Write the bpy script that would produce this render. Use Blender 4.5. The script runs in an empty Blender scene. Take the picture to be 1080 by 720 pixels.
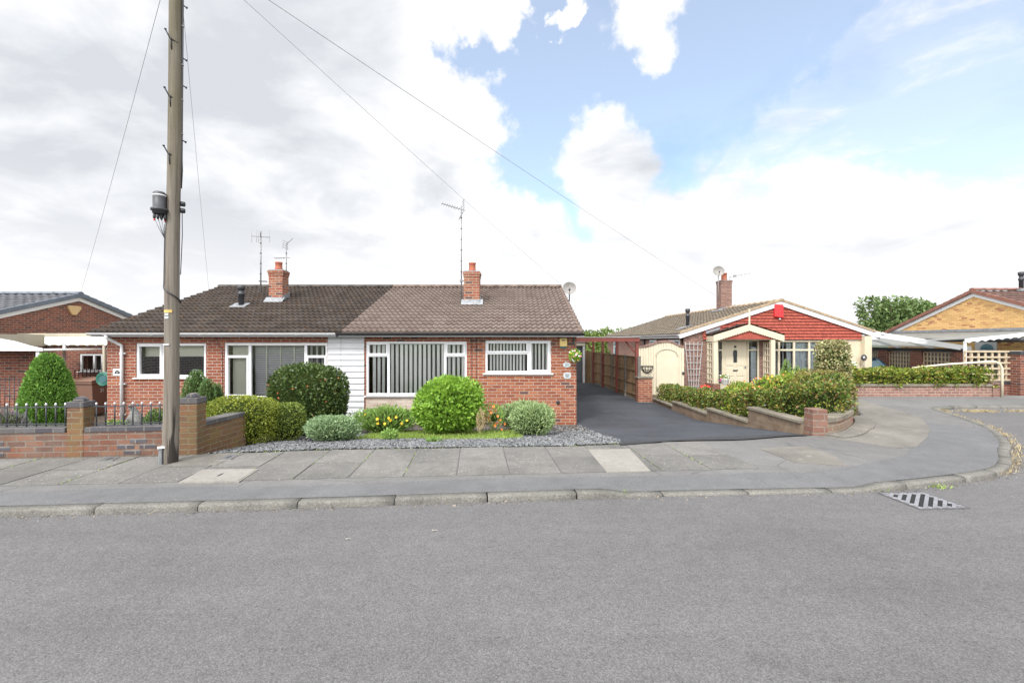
import bpy, bmesh, math, random
import numpy as np
from mathutils import Vector, Matrix, noise as mnoise

S = bpy.context.scene
COL = S.collection
R = random.Random(7)
F, CZ = 480.0, 1.6            # focal length in photo pixels (1080 wide), eye height

def wx(u, d): return (u - 540.0) / F * d
def wz(v, d): return CZ - (v - 360.0) / F * d
def PT(u, v, d): return Vector((wx(u, d), d, wz(v, d)))
def GR(u, v, z=0.0):
    d = F * (CZ - z) / (v - 360.0)
    return Vector((wx(u, d), d, z))

# ------------------------------------------------------------------ objects
def tag(o, label=None, cat=None, group=None, kind=None):
    if label: o['label'] = label
    if cat: o['category'] = cat
    if group: o['group'] = group
    if kind: o['kind'] = kind
    return o

def thing(name, label, cat, loc=(0, 0, 0), rz=0.0, group=None):
    o = bpy.data.objects.new(name, None)
    o.empty_display_size = 0.2
    COL.objects.link(o)
    o.location = loc
    o.rotation_euler = (0, 0, rz)
    return tag(o, label, cat, group)

def copy_tree(o, parent=None):
    c = o.copy()
    COL.objects.link(c)
    if parent: c.parent = parent
    for ch in o.children:
        copy_tree(ch, c)
    return c

class MB:
    """collects faces, builds ONE mesh object; UVs are box-projected in metres"""
    def __init__(s):
        s.v = []; s.f = []; s.m = []; s.s = []; s.u = []
        s.mi = 0; s.sm = False
    def addv(s, p):
        s.v.append((p[0], p[1], p[2])); return len(s.v) - 1
    def fi(s, idx, uv=None):
        s.f.append(tuple(idx)); s.m.append(s.mi); s.s.append(s.sm); s.u.append(uv)
    def face(s, pts, uv=None):
        s.fi([s.addv(p) for p in pts], uv)
    def box(s, x0, x1, y0, y1, z0, z1):
        s.obox((x0, y0, z0), (x1 - x0, 0, 0), (0, y1 - y0, 0), (0, 0, z1 - z0))
    def obox(s, o, a, b, c):
        o, a, b, c = Vector(o), Vector(a), Vector(b), Vector(c)
        if a.cross(b).dot(c) < 0: o, a = o + a, -a
        i = [s.addv(p) for p in (o, o + a, o + a + b, o + b, o + c, o + a + c, o + a + b + c, o + b + c)]
        for q in ((0, 3, 2, 1), (4, 5, 6, 7), (0, 1, 5, 4), (1, 2, 6, 5), (2, 3, 7, 6), (3, 0, 4, 7)):
            s.fi([i[k] for k in q])
    def bar(s, p, q, w, h=None, up=(0, 0, 1)):
        """a square-section bar from p to q"""
        h = h or w
        p, q = Vector(p), Vector(q); d = (q - p)
        up = Vector(up)
        if abs(d.normalized().dot(up)) > 0.98: up = Vector((0, 1, 0))
        sd = d.cross(up).normalized(); u2 = sd.cross(d).normalized()
        s.obox(p - sd * w / 2 - u2 * h / 2, sd * w, d, u2 * h)
    def prism(s, pts, ext):
        """closed prism: planar polygon pts pushed along ext"""
        ext = Vector(ext); pts = [Vector(p) for p in pts]
        n = Vector((0, 0, 0))
        for k in range(len(pts)): n += pts[k].cross(pts[(k + 1) % len(pts)])
        if n.dot(ext) > 0: pts = pts[::-1]
        a = [s.addv(p) for p in pts]; b = [s.addv(p + ext) for p in pts]
        s.fi(a); s.fi(b[::-1])
        m = len(pts)
        for k in range(m):
            s.fi((a[(k + 1) % m], a[k], b[k], b[(k + 1) % m]))
    def tube(s, pts, r, n=8, caps=True):
        pts = [Vector(p) for p in pts]; m = len(pts)
        rs = r if isinstance(r, (list, tuple)) else [r] * m
        old, s.sm = s.sm, True
        rings = []; ref = None
        for i, p in enumerate(pts):
            t = (pts[min(i + 1, m - 1)] - pts[max(i - 1, 0)]).normalized()
            if ref is None:
                ref = Vector((0, 0, 1)) if abs(t.z) < 0.9 else Vector((1, 0, 0))
            x = (ref - t * ref.dot(t)).normalized(); y = t.cross(x); ref = x
            rings.append([s.addv(p + x * rs[i] * math.cos(2 * math.pi * k / n) + y * rs[i] * math.sin(2 * math.pi * k / n)) for k in range(n)])
        L = 0
        for i in range(m - 1):
            l2 = L + (pts[i + 1] - pts[i]).length
            for k in range(n):
                k2 = (k + 1) % n; c = 2 * math.pi * rs[i] / n
                s.fi((rings[i][k], rings[i][k2], rings[i + 1][k2], rings[i + 1][k]), [(k * c, L), ((k + 1) * c, L), ((k + 1) * c, l2), (k * c, l2)])
            L = l2
        s.sm = False
        if caps:
            s.fi(rings[0][::-1]); s.fi(rings[-1])
        s.sm = old
    def lathe(s, prof, c=(0, 0, 0), n=16, axis=(0, 0, 1), smooth=True):
        c = Vector(c); az = Vector(axis).normalized()
        ax = (Vector((1, 0, 0)) if abs(az.x) < 0.9 else Vector((0, 1, 0)))
        ax = (ax - az * ax.dot(az)).normalized(); ay = az.cross(ax)
        old, s.sm = s.sm, smooth
        rings = []
        for r, z in prof:
            if r < 1e-6: rings.append([s.addv(c + az * z)])
            else: rings.append([s.addv(c + az * z + (ax * math.cos(2 * math.pi * k / n) + ay * math.sin(2 * math.pi * k / n)) * r) for k in range(n)])
        for i in range(len(prof) - 1):
            a, b = rings[i], rings[i + 1]
            for k in range(n):
                k2 = (k + 1) % n
                if len(a) == 1 and len(b) == 1: continue
                if len(a) == 1: s.fi((a[0], b[k2], b[k]))
                elif len(b) == 1: s.fi((a[k], a[k2], b[0]))
                else: s.fi((a[k], a[k2], b[k2], b[k]))
        s.sm = old
        if len(rings[0]) > 1: s.fi(rings[0][::-1])
        if len(rings[-1]) > 1: s.fi(rings[-1])
    def build(s, name, mats, parent=None, loc=None, bevel=0.0, origin=None):
        me = bpy.data.meshes.new(name)
        V = s.v
        if origin is not None:
            V = [(p[0] - origin[0], p[1] - origin[1], p[2] - origin[2]) for p in s.v]
            loc = origin
        me.from_pydata(V, [], s.f)
        if not isinstance(mats, (list, tuple)): mats = [mats]
        for m in mats: me.materials.append(m)
        me.polygons.foreach_set('material_index', s.m)
        me.polygons.foreach_set('use_smooth', s.s)
        uvl = me.uv_layers.new(name='UVMap')
        dat = np.zeros((len(me.loops), 2), np.float32)
        for poly, uv in zip(me.polygons, s.u):
            if uv is not None:
                for k, li in enumerate(poly.loop_indices): dat[li] = uv[k]
                continue
            n = poly.normal
            if abs(n.z) > 0.97:
                for li in poly.loop_indices:
                    p = s.v[me.loops[li].vertex_index]; dat[li] = (p[0], p[1])
            else:
                t = Vector((-n.y, n.x, 0)).normalized(); b = n.cross(t)
                for li in poly.loop_indices:
                    p = Vector(s.v[me.loops[li].vertex_index]); dat[li] = (p.dot(t), p.dot(b))
        uvl.data.foreach_set('uv', dat.ravel())
        me.update()
        o = bpy.data.objects.new(name, me)
        COL.objects.link(o)
        if parent is not None: o.parent = parent
        if loc is not None: o.location = loc
        if bevel > 0:
            b = o.modifiers.new('edge', 'BEVEL'); b.width = bevel; b.segments = 2; b.limit_method = 'ANGLE'; b.angle_limit = 0.7
        return o

# ------------------------------------------------------------------ materials
class T:
    def __init__(s, name):
        s.m = bpy.data.materials.new(name); s.m.use_nodes = True
        s.nt = s.m.node_tree; s.nt.nodes.clear()
        s.out = s.nt.nodes.new('ShaderNodeOutputMaterial')
    def n(s, typ, i=None, **kw):
        nd = s.nt.nodes.new('ShaderNode' + typ)
        for k, v in kw.items(): setattr(nd, k, v)
        for k, v in (i or {}).items():
            if isinstance(v, bpy.types.NodeSocket): s.nt.links.new(v, nd.inputs[k])
            else: nd.inputs[k].default_value = v
        return nd
    def ramp(s, fac, stops, interp='LINEAR'):
        nd = s.n('ValToRGB'); cr = nd.color_ramp; cr.interpolation = interp
        while len(cr.elements) < len(stops): cr.elements.new(0.5)
        for e, (p, c) in zip(cr.elements, stops):
            e.position = p; e.color = (*(c if isinstance(c, (tuple, list)) else (c, c, c)), 1)
        s.nt.links.new(fac, nd.inputs[0])
        return nd.outputs[0]
    def mix(s, fac, a, b, typ='MIX'):
        nd = s.n('Mix', data_type='RGBA', blend_type=typ)
        for k, v in ((0, fac), (6, a), (7, b)):
            if isinstance(v, bpy.types.NodeSocket): s.nt.links.new(v, nd.inputs[k])
            else: nd.inputs[k].default_value = v if k == 0 else (*v, 1) if len(v) == 3 else v
        return nd.outputs[2]
    def math(s, op, a, b=None, clamp=False):
        nd = s.n('Math', operation=op, use_clamp=clamp)
        for k, v in ((0, a), (1, b)):
            if v is None: continue
            if isinstance(v, bpy.types.NodeSocket): s.nt.links.new(v, nd.inputs[k])
            else: nd.inputs[k].default_value = v
        return nd.outputs[0]
    def noise(s, vec, scale, detail=4, rough=0.55, dist=0.0):
        return s.n('TexNoise', {'Vector': vec, 'Scale': scale, 'Detail': detail, 'Roughness': rough, 'Distortion': dist}).outputs['Fac']
    def geo(s): return s.n('NewGeometry').outputs['Position']
    def obj(s): return s.n('TexCoord').outputs['Object']
    def uv(s): return s.n('TexCoord').outputs['UV']
    def bump(s, h, strength=0.5, dist=0.01):
        return s.n('Bump', {'Height': h, 'Strength': strength, 'Distance': dist}).outputs[0]
    def pbr(s, col, rough=0.7, metal=0.0, normal=None, spec=0.5):
        i = {'Base Color': col if isinstance(col, bpy.types.NodeSocket) else (*col, 1), 'Roughness': rough, 'Metallic': metal, 'Specular IOR Level': spec}
        if normal is not None: i['Normal'] = normal
        b = s.n('BsdfPrincipled', i)
        s.nt.links.new(b.outputs[0], s.out.inputs[0])
        return s.m
    def surf(s, sh):
        s.nt.links.new(sh, s.out.inputs[0]); return s.m

def vary(c, k): return tuple(max(0.0, x * k) for x in c)

def plain(name, c, rough=0.5, metal=0.0, var=0.12, sc=3.0, spec=0.5, bump=0.0, grime=0.0):
    t = T(name); p = t.geo()
    f = t.noise(p, sc, 5)
    col = t.ramp(f, [(0.3, vary(c, 1 - var)), (0.7, vary(c, 1 + var))])
    if grime:
        g = t.noise(p, 7.0, 6, 0.65)
        col = t.mix(t.math('MULTIPLY', t.ramp(g, [(0.5, 0.0), (0.75, 1.0)]), grime), col, vary((0.2, 0.19, 0.16), 0.6))
    nrm = t.bump(t.noise(p, 60, 4), bump, 0.005) if bump else None
    return t.pbr(col, rough, metal, nrm, spec)

def brick(name, stops, mortar, bw=0.225, bh=0.075, ms=0.009, weather=0.25, moss=None, wcol=(0.12, 0.10, 0.08), rough=0.88):
    t = T(name); uv = t.uv()
    b = t.n('TexBrick', {'Vector': uv, 'Scale': 1.0, 'Color1': (0, 0, 0, 1), 'Color2': (1, 1, 1, 1), 'Mortar': (0.5, 0.5, 0.5, 1),
                         'Mortar Size': ms, 'Mortar Smooth': 0.25, 'Bias': 0.0, 'Brick Width': bw, 'Row Height': bh}, offset=0.5, offset_frequency=2, squash=1.0)
    col = t.ramp(b.outputs['Color'], stops, 'CONSTANT')
    p = t.geo()
    fine = t.noise(p, 45, 6, 0.7)
    col = t.mix(0.55, col, t.ramp(fine, [(0.3, 0.45), (0.7, 1.0)]), 'MULTIPLY')
    mo = t.ramp(t.noise(p, 18, 4), [(0.3, vary(mortar, 0.7)), (0.7, vary(mortar, 1.15))])
    col = t.mix(b.outputs['Fac'], col, mo)
    big = t.noise(p, 1.7, 6, 0.65)
    col = t.mix(t.math('MULTIPLY', t.ramp(big, [(0.48, 0.0), (0.72, 1.0)]), weather), col, wcol)
    if moss:
        mf = t.noise(p, 3.3, 7, 0.7)
        col = t.mix(t.math('MULTIPLY', t.ramp(mf, [(0.42, 0.0), (0.62, 1.0)]), moss[3]), col, moss[:3])
    h = t.math('ADD', t.math('MULTIPLY', b.outputs['Fac'], -1.0), t.math('MULTIPLY', fine, 0.35))
    return t.pbr(col, rough, 0, t.bump(h, 0.6, 0.006), 0.3)

def stony(name, c, c2, sc=140.0, big=0.8, spots=None, rough=0.92, bstr=0.5, blot=0.25, cracks=False, speck=0.5):
    """asphalt, concrete, paving: aggregate speckle over broad blotches"""
    t = T(name); p = t.geo()
    f = t.noise(p, sc, 3, 0.7)
    col = t.ramp(f, [(0.28, vary(c, 1 - speck)), (0.5, c), (0.72, c2)])
    b1 = t.noise(p, big, 6, 0.62, 0.4)
    col = t.mix(1.0, col, t.ramp(b1, [(0.3, 1 - blot), (0.7, 1 + blot * 0.55)]), 'MULTIPLY')
    b2 = t.noise(p, big * 9, 5, 0.65)
    col = t.mix(1.0, col, t.ramp(b2, [(0.3, 0.86), (0.7, 1.07)]), 'MULTIPLY')
    if spots:
        v = t.n('TexVoronoi', {'Vector': p, 'Scale': spots[1], 'Randomness': 1.0}, feature='F1')
        nz = t.noise(p, spots[1] * 1.6, 4, 0.7)
        k = t.math('MULTIPLY', t.ramp(v.outputs['Distance'], [(0.10, 1.0), (0.26, 0.0)]), t.ramp(nz, [(0.42, 0.0), (0.6, 1.0)]))
        gate = t.ramp(t.noise(p, 1.3, 3), [(0.42, 0.1), (0.58, 1.0)])
        col = t.mix(t.math('MULTIPLY', t.math('MULTIPLY', k, gate), spots[2]), col, spots[0])
    if cracks:
        wv = t.n('TexVoronoi', {'Vector': t.mix(0.12, p, t.n('TexNoise', {'Vector': p, 'Scale': 2.5}).outputs['Color']), 'Scale': 0.55}, feature='DISTANCE_TO_EDGE')
        col = t.mix(t.math('MULTIPLY', t.ramp(wv.outputs['Distance'], [(0.0015, 1.0), (0.005, 0.0)]), 0.4), col, (0.03, 0.03, 0.03))
    return t.pbr(col, rough, 0, t.bump(f, bstr, 0.006), 0.3)

def slabmat():
    m = stony('concrete paving slab', (0.146, 0.140, 0.131), (0.19, 0.183, 0.171), 90, 1.1, ((0.36, 0.35, 0.32), 17.0, 0.85), bstr=0.3, blot=0.3)
    nt = m.node_tree; bs = [n for n in nt.nodes if n.type == 'BSDF_PRINCIPLED'][0]; src = bs.inputs['Base Color'].links[0].from_socket
    g = nt.nodes.new('ShaderNodeNewGeometry'); mr = nt.nodes.new('ShaderNodeMapRange'); mr.inputs[3].default_value = .90; mr.inputs[4].default_value = 1.09; nt.links.new(g.outputs['Random Per Island'], mr.inputs[0])
    mx = nt.nodes.new('ShaderNodeMix'); mx.data_type = 'RGBA'; mx.blend_type = 'MULTIPLY'; mx.inputs[0].default_value = 1; nt.links.new(src, mx.inputs[6]); nt.links.new(mr.outputs[0], mx.inputs[7]); nt.links.new(mx.outputs[2], bs.inputs['Base Color'])
    return m
def leafmat(name, cols, tr=0.22, rough=0.5, clump=0.35, clumpsc=5.0, ctint=(0.5, 0.55, 0.3), spec=0.35):
    t = T(name)
    rnd = t.n('NewGeometry').outputs['Random Per Island']
    k = len(cols)
    col = t.ramp(rnd, [(i / k if k > 5 else i / max(1, k - 1), c) for i, c in enumerate(cols)], 'CONSTANT' if k > 5 else 'LINEAR')
    f = t.noise(t.geo(), clumpsc, 4)
    col = t.mix(t.math('MULTIPLY', t.ramp(f, [(0.4, 0.0), (0.65, 1.0)]), clump), col, t.mix(1.0, col, ctint, 'MULTIPLY'))
    b = t.n('BsdfPrincipled', {'Base Color': col, 'Roughness': rough, 'Specular IOR Level': spec})
    tl = t.n('BsdfTranslucent', {'Color': col})
    return t.surf(t.n('MixShader', {0: tr, 1: b.outputs[0], 2: tl.outputs[0]}).outputs[0])

def tilemat(name, cols, mott=(0.2, 0.2, 0.14), mk=0.35, rough=0.85):
    t = T(name); uv = t.uv()
    b = t.n('TexBrick', {'Vector': uv, 'Scale': 1.0, 'Color1': (0, 0, 0, 1), 'Color2': (1, 1, 1, 1), 'Mortar': (0.5, 0.5, 0.5, 1), 'Mortar Size': 0.0,
                         'Brick Width': 0.3, 'Row Height': 0.3}, offset=0.0)
    col = t.ramp(b.outputs['Color'], [(0, cols[0]), (0.5, cols[1]), (1, cols[2])])
    p = t.geo()
    col = t.mix(0.6, col, t.ramp(t.noise(p, 30, 6, 0.7), [(0.3, 0.55), (0.72, 1.2)]), 'MULTIPLY')
    f = t.noise(p, 6.0, 7, 0.72)
    col = t.mix(t.math('MULTIPLY', t.ramp(f, [(0.5, 0.0), (0.68, 1.0)]), mk), col, mott)
    return t.pbr(col, rough, 0, t.bump(t.noise(p, 80, 4), 0.3, 0.004), 0.3)

RED1, RED2, RED3, RDK = (0.285, 0.084, 0.045), (0.33, 0.112, 0.058), (0.235, 0.068, 0.038), (0.11, 0.058, 0.052)
M = {}
M['brick_right'] = brick('red orange brick', [(0.0, RED3), (0.2, RED1), (0.5, RED2), (0.68, (0.37, 0.135, 0.07)), (0.78, RED1), (0.93, RDK)], (0.34, 0.275, 0.215), weather=0.14)
M['brick_left'] = brick('red brick', [(0.0, RED3), (0.3, RED1), (0.6, (0.25, 0.078, 0.048)), (0.85, RED2)], (0.35, 0.29, 0.235), weather=0.10)
M['brick_pale'] = brick('pale limed brick', [(0.0, (0.50, 0.40, 0.33)), (0.3, (0.56, 0.47, 0.40)), (0.6, (0.44, 0.33, 0.27)), (0.85, (0.58, 0.50, 0.43))], (0.42, 0.37, 0.32), weather=0.1)
M['brick_dark'] = brick('dark red brick', [(0.0, (0.187, 0.061, 0.040)), (0.35, (0.242, 0.077, 0.046)), (0.65, (0.154, 0.055, 0.040)), (0.9, (0.099, 0.050, 0.044))], (0.264, 0.209, 0.171), weather=0.2)
M['brick_mauve'] = brick('brown brick', [(0.0, (0.212, 0.106, 0.083)), (0.3, (0.258, 0.133, 0.101)), (0.6, (0.184, 0.092, 0.078)), (0.85, (0.276, 0.147, 0.115))], (0.276, 0.230, 0.193), weather=0.15)
M['brick_buff'] = brick('yellow brick', [(0.0, (0.644, 0.378, 0.140)), (0.3, (0.756, 0.462, 0.182)), (0.62, (0.560, 0.294, 0.119)), (0.74, (0.700, 0.420, 0.161)), (0.94, (0.420, 0.168, 0.084))], (0.40, 0.30, 0.17), weather=0.08)
M['brick_garden'] = brick('weathered garden brick', [(0.0, (0.165, 0.070, 0.046)), (0.3, (0.205, 0.085, 0.052)), (0.55, (0.125, 0.060, 0.045)), (0.8, (0.225, 0.105, 0.064))], (0.165, 0.138, 0.11), weather=0.8,
                          moss=(0.20, 0.185, 0.155, 0.28), wcol=(0.085, 0.068, 0.054))
M['brick_pillar'] = brick('lichened brick', [(0.0, (0.165, 0.080, 0.048)), (0.3, (0.20, 0.098, 0.054)), (0.6, (0.145, 0.075, 0.05)), (0.8, (0.215, 0.115, 0.062))], (0.185, 0.155, 0.11), weather=0.5,
                         moss=(0.155, 0.115, 0.04, 0.6), wcol=(0.095, 0.078, 0.055))
M['brick_chimney'] = brick('sooty chimney brick', [(0.0, RED3), (0.2, RED1), (0.5, (0.30, 0.12, 0.07)), (0.78, RED1), (0.9, RDK)], (0.34, 0.28, 0.22), weather=0.45)
M['brick_blue'] = brick('blue engineering brick', [(0.0, (0.085, 0.083, 0.095)), (0.4, (0.11, 0.105, 0.115)), (0.75, (0.07, 0.066, 0.075))], (0.2, 0.18, 0.16), weather=0.3)
M['brick_cope'] = brick('dark coping brick', [(0.0, (0.085, 0.082, 0.089)), (0.4, (0.111, 0.106, 0.111)), (0.75, (0.068, 0.066, 0.075))], (0.145, 0.132, 0.119), bw=0.225, bh=0.3, weather=0.4, wcol=(0.145, 0.132, 0.102))
M['stone_wall'] = brick('weathered block wall', [(0.0, (0.164, 0.114, 0.077)), (0.35, (0.190, 0.135, 0.095)), (0.7, (0.146, 0.102, 0.073))], (0.172, 0.132, 0.095), bw=0.44, bh=0.11, weather=0.45, wcol=(0.095, 0.077, 0.058),
                        moss=(0.30, 0.24, 0.17, 0.35))
M['coping_stone'] = stony('weathered coping stone', (0.191, 0.168, 0.131), (0.275, 0.253, 0.207), 60, 2.2, None, blot=0.35)
def road_mat():
    t = T('road asphalt'); p = t.geo()
    v = t.n('TexVoronoi', {'Vector': p, 'Scale': 125.0, 'Randomness': 1.0}, feature='F1')
    vc = t.n('SeparateColor', {0: v.outputs['Color']}).outputs[0]
    col = t.ramp(vc, [(0.0, (0.103, 0.100, 0.100)), (0.35, (0.123, 0.1195, 0.120)), (0.75, (0.136, 0.1325, 0.133)), (1.0, (0.163, 0.159, 0.160))])
    gap = t.ramp(v.outputs['Distance'], [(0.42, 1.0), (0.66, 0.70)])
    col = t.mix(0.75, col, gap, 'MULTIPLY')
    pit = t.noise(p, 34, 5, 0.72)
    col = t.mix(1.0, col, t.ramp(pit, [(0.30, 0.50), (0.40, 0.96), (0.7, 1.05)]), 'MULTIPLY')
    f2 = t.noise(p, 8, 5, 0.6); col = t.mix(1.0, col, t.ramp(f2, [(0.3, 0.92), (0.7, 1.05)]), 'MULTIPLY')
    b1 = t.noise(p, 0.45, 6, 0.62, 0.5); col = t.mix(1.0, col, t.ramp(b1, [(0.3, 0.87), (0.5, 1.0), (0.7, 1.05)]), 'MULTIPLY')
    st = t.n('Mapping', {'Vector': p, 'Rotation': (0, 0, -.09), 'Scale': (.22, 2.2, 1)}).outputs[0]; col = t.mix(1.0, col, t.ramp(t.noise(st, 1.0, 5, .6), [(0.32, 0.92), (0.68, 1.05)]), 'MULTIPLY')
    oil = t.ramp(t.noise(p, 1.6, 4, .5, .6), [(0.24, 0.80), (0.31, 1.0)]); col = t.mix(1.0, col, oil, 'MULTIPLY')
    h = t.math('SUBTRACT', pit, t.math('MULTIPLY', v.outputs['Distance'], 0.5))
    return t.pbr(col, 0.92, 0, t.bump(h, 0.5, 0.006), 0.25)
M['road'] = road_mat()
M['tarmac'] = stony('footway tarmac', (0.119, 0.120, 0.123), (0.176, 0.176, 0.180), 120, 0.5, None, bstr=0.5, blot=0.16)
M['tarmac_old'] = stony('worn footway tarmac', (0.141, 0.138, 0.134), (0.194, 0.189, 0.185), 120, 0.5, None, bstr=0.5, blot=0.16, cracks=True)
M['slab'] = slabmat()
M['concrete'] = stony('weathered concrete', (0.166, 0.155, 0.136), (0.213, 0.197, 0.179), 70, 0.9, ((0.303, 0.292, 0.273), 5.0, 0.55), bstr=0.3, blot=0.35)
M['concrete_pale'] = stony('pale concrete', (0.233, 0.220, 0.198), (0.290, 0.277, 0.251), 80, 1.5, None, bstr=0.2, blot=0.15, speck=0.25)
M['kerb'] = stony('granite kerb concrete', (0.150, 0.145, 0.129), (0.232, 0.224, 0.203), 75, 1.6, ((0.112, 0.112, 0.095), 7.0, 0.5), bstr=0.6, blot=0.3)
M['drive'] = stony('fresh drive tarmac', (0.047, 0.051, 0.060), (0.085, 0.091, 0.103), 110, 0.6, None, bstr=0.6, blot=0.38)
M['soil'] = stony('garden soil', (0.075, 0.055, 0.04), (0.11, 0.09, 0.065), 30, 1.5, None, blot=0.3)
M['turf'] = stony('mown turf', (0.075, 0.11, 0.032), (0.11, 0.15, 0.045), 40, 1.2, None, blot=0.3)
M['white'] = plain('white upvc', (0.66, 0.67, 0.68), 0.35, var=0.03)
M['white_soft'] = plain('white painted board', (0.50, 0.51, 0.525), 0.5, var=0.06, sc=4)
M['cream'] = plain('cream paint', (0.54, 0.485, 0.36), 0.5, var=0.05)
M['cream_wall'] = plain('cream render', (0.52, 0.455, 0.33), 0.85, var=0.07, bump=0.2)
M['beige'] = plain('beige board', (0.40, 0.365, 0.285), 0.7, var=0.07)
M['tan_trellis'] = plain('tan stained timber', (0.42, 0.34, 0.235), 0.7, var=0.1)
M['grey_trellis'] = plain('weathered grey timber', (0.36, 0.35, 0.345), 0.8, var=0.15)
M['black_plastic'] = plain('black plastic', (0.025, 0.026, 0.03), 0.4, var=0.1)
M['black_iron'] = plain('black painted iron', (0.022, 0.023, 0.027), 0.45, var=0.2, sc=20)
M['grey_iron'] = plain('dark grey painted iron', (0.034, 0.036, 0.042), 0.5, var=0.2, sc=20)
M['silver'] = plain('silver paint', (0.55, 0.55, 0.56), 0.35, 0.6, var=0.1)
M['aluminium'] = plain('dull aluminium', (0.20, 0.20, 0.205), 0.5, 0.0, var=0.15, sc=10)
M['lead'] = plain('lead flashing', (0.216, 0.227, 0.238), 0.6, 0.2, var=0.25, sc=9)
M['terracotta'] = plain('terracotta', (0.33, 0.105, 0.06), 0.8, var=0.12, sc=12)
M['red_wood'] = plain('red stained timber', (0.155, 0.034, 0.024), 0.6, var=0.2, sc=8)
M['red_box'] = plain('red plastic', (0.55, 0.025, 0.03), 0.35, var=0.05)
M['yellow_box'] = plain('yellow plastic', (0.62, 0.45, 0.15), 0.4, var=0.05)
M['teal'] = plain('teal plastic', (0.03, 0.10, 0.11), 0.4, var=0.05)
M['bin_brown'] = plain('brown bin plastic', (0.165, 0.088, 0.060), 0.5, var=0.08, grime=0.25)
M['hose'] = plain('green hose', (0.014, 0.119, 0.084), 0.4, var=0.2, sc=30)
M['stone_grey'] = stony('grey cast stone', (0.20, 0.20, 0.19), (0.30, 0.30, 0.28), 60, 8, None, blot=0.4)
M['dish'] = plain('weathered dish', (0.21, 0.20, 0.185), 0.6, var=0.15, sc=6)
M['dark_glass'] = plain('dark obscured glass', (0.035, 0.04, 0.042), 0.15, var=0.2)
M['tan_box'] = plain('tan plastic', (0.48, 0.33, 0.16), 0.5, var=0.05)
M['dark_room'] = plain('interior wall and shade backing', (0.10, 0.095, 0.085), 0.9, var=0.2)  # rooms, and the sheet standing for shade behind the car port trellis
M['blind'] = plain('white fabric blind', (0.88, 0.89, 0.86), 0.8, var=0.02)
M['blind_cream'] = plain('cream fabric blind', (0.52, 0.52, 0.44), 0.8, var=0.04)
M['blind_grey'] = plain('grey venetian slat', (0.55, 0.56, 0.57), 0.5, var=0.08)
M['curtain'] = plain('pale blue net curtain', (0.48, 0.56, 0.60), 0.9, var=0.1)
M['pot_white'] = plain('white glazed pot', (0.6, 0.6, 0.58), 0.4, var=0.1, sc=20)
M['clay'] = plain('brown clay', (0.22, 0.12, 0.08), 0.8)
M['tag_yellow'] = plain('yellow tag', (0.55, 0.36, 0.10), 0.6, var=0.2, sc=30)
M['garage_grey'] = plain('slate grey door paint', (0.075, 0.08, 0.09), 0.5, var=0.08)
M['felt'] = plain('grey roof felt', (0.16, 0.165, 0.175), 0.8, var=0.2)
M['carpet'] = plain('translucent roofing sheet', (0.46, 0.46, 0.44), 0.5, var=0.15, sc=2)
M['castiron'] = plain('worn cast iron', (0.30, 0.29, 0.30), 0.4, 0.6, var=0.3, sc=18)
M['drive_edge'] = stony('dark tarmac edge', (0.038, 0.039, 0.042), (0.065, 0.066, 0.07), 110, 0.7, None, bstr=0.6, blot=0.2)
M['castiron_dark'] = plain('dark cast iron', (0.10, 0.098, 0.098), 0.6, 0.3, var=0.3, sc=18)
M['pit_shade'] = plain('painted pit shade', (0.006, 0.006, 0.007), 0.9)  # near-black colour stands in for the unlit depth of the gully
M['rust'] = plain('rusty iron rim', (0.20, 0.15, 0.125), 0.8, 0.1, var=0.3, sc=25)
M['lettering'] = plain('dark lettering', (0.02, 0.02, 0.025), 0.5)
M['plaque'] = plain('pale ceramic plaque', (0.42, 0.46, 0.47), 0.35, var=0.08, sc=30)
M['rubber'] = plain('tyre rubber', (0.02, 0.02, 0.02), 0.8)
M['car_blue'] = plain('blue car paint', (0.035, 0.085, 0.16), 0.25, 0.3, var=0.03)
M['car_glass'] = plain('tinted car glass', (0.10, 0.19, 0.24), 0.08, 0.0, var=0.1, spec=0.8)
M['red_lens'] = plain('red lamp lens', (0.35, 0.01, 0.01), 0.2)
M['bark'] = plain('bark', (0.10, 0.075, 0.05), 0.9, var=0.3, sc=12, bump=0.6)
M['core_shade'] = plain('leaf and twig core with painted shade', (0.026, 0.036, 0.012), 1.0, var=0.4, sc=30, spec=0.0)  # solid filling behind the leaves, the shade between them put into its colour
M['roof_right'] = tilemat('brown concrete tile', [(0.129, 0.094, 0.081), (0.153, 0.118, 0.100), (0.170, 0.134, 0.114)], (0.170, 0.149, 0.125), 0.35)
M['roof_left'] = tilemat('dark mossy concrete tile', [(0.036, 0.027, 0.022), (0.048, 0.037, 0.031), (0.066, 0.053, 0.046)], (0.078, 0.043, 0.016), 0.7)
M['roof_slate'] = tilemat('grey concrete tile', [(0.085, 0.088, 0.098), (0.10, 0.102, 0.112), (0.115, 0.117, 0.127)], (0.14, 0.14, 0.14), 0.3)
M['roof_brown'] = tilemat('lichened brown tile', [(0.115, 0.092, 0.069), (0.138, 0.113, 0.085), (0.161, 0.132, 0.101)], (0.19, 0.165, 0.105), 0.5)
M['roof_red'] = tilemat('red brown tile', [(0.090, 0.052, 0.043), (0.115, 0.066, 0.054), (0.135, 0.080, 0.066)], (0.13, 0.11, 0.095), 0.35)
M['ridge_tan'] = plain('tan mortar verge', (0.30, 0.225, 0.145), 0.9, var=0.25, sc=8, bump=0.4)
M['ridge_brown'] = plain('brown ridge tile', (0.13, 0.092, 0.072), 0.85, var=0.3, sc=9)
M['ridge_dark'] = plain('dark ridge tile', (0.055, 0.045, 0.037), 0.85, var=0.3, sc=9)
M['ridge_slate'] = plain('blue grey verge tile', (0.105, 0.125, 0.155), 0.6, var=0.15, sc=6)
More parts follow.
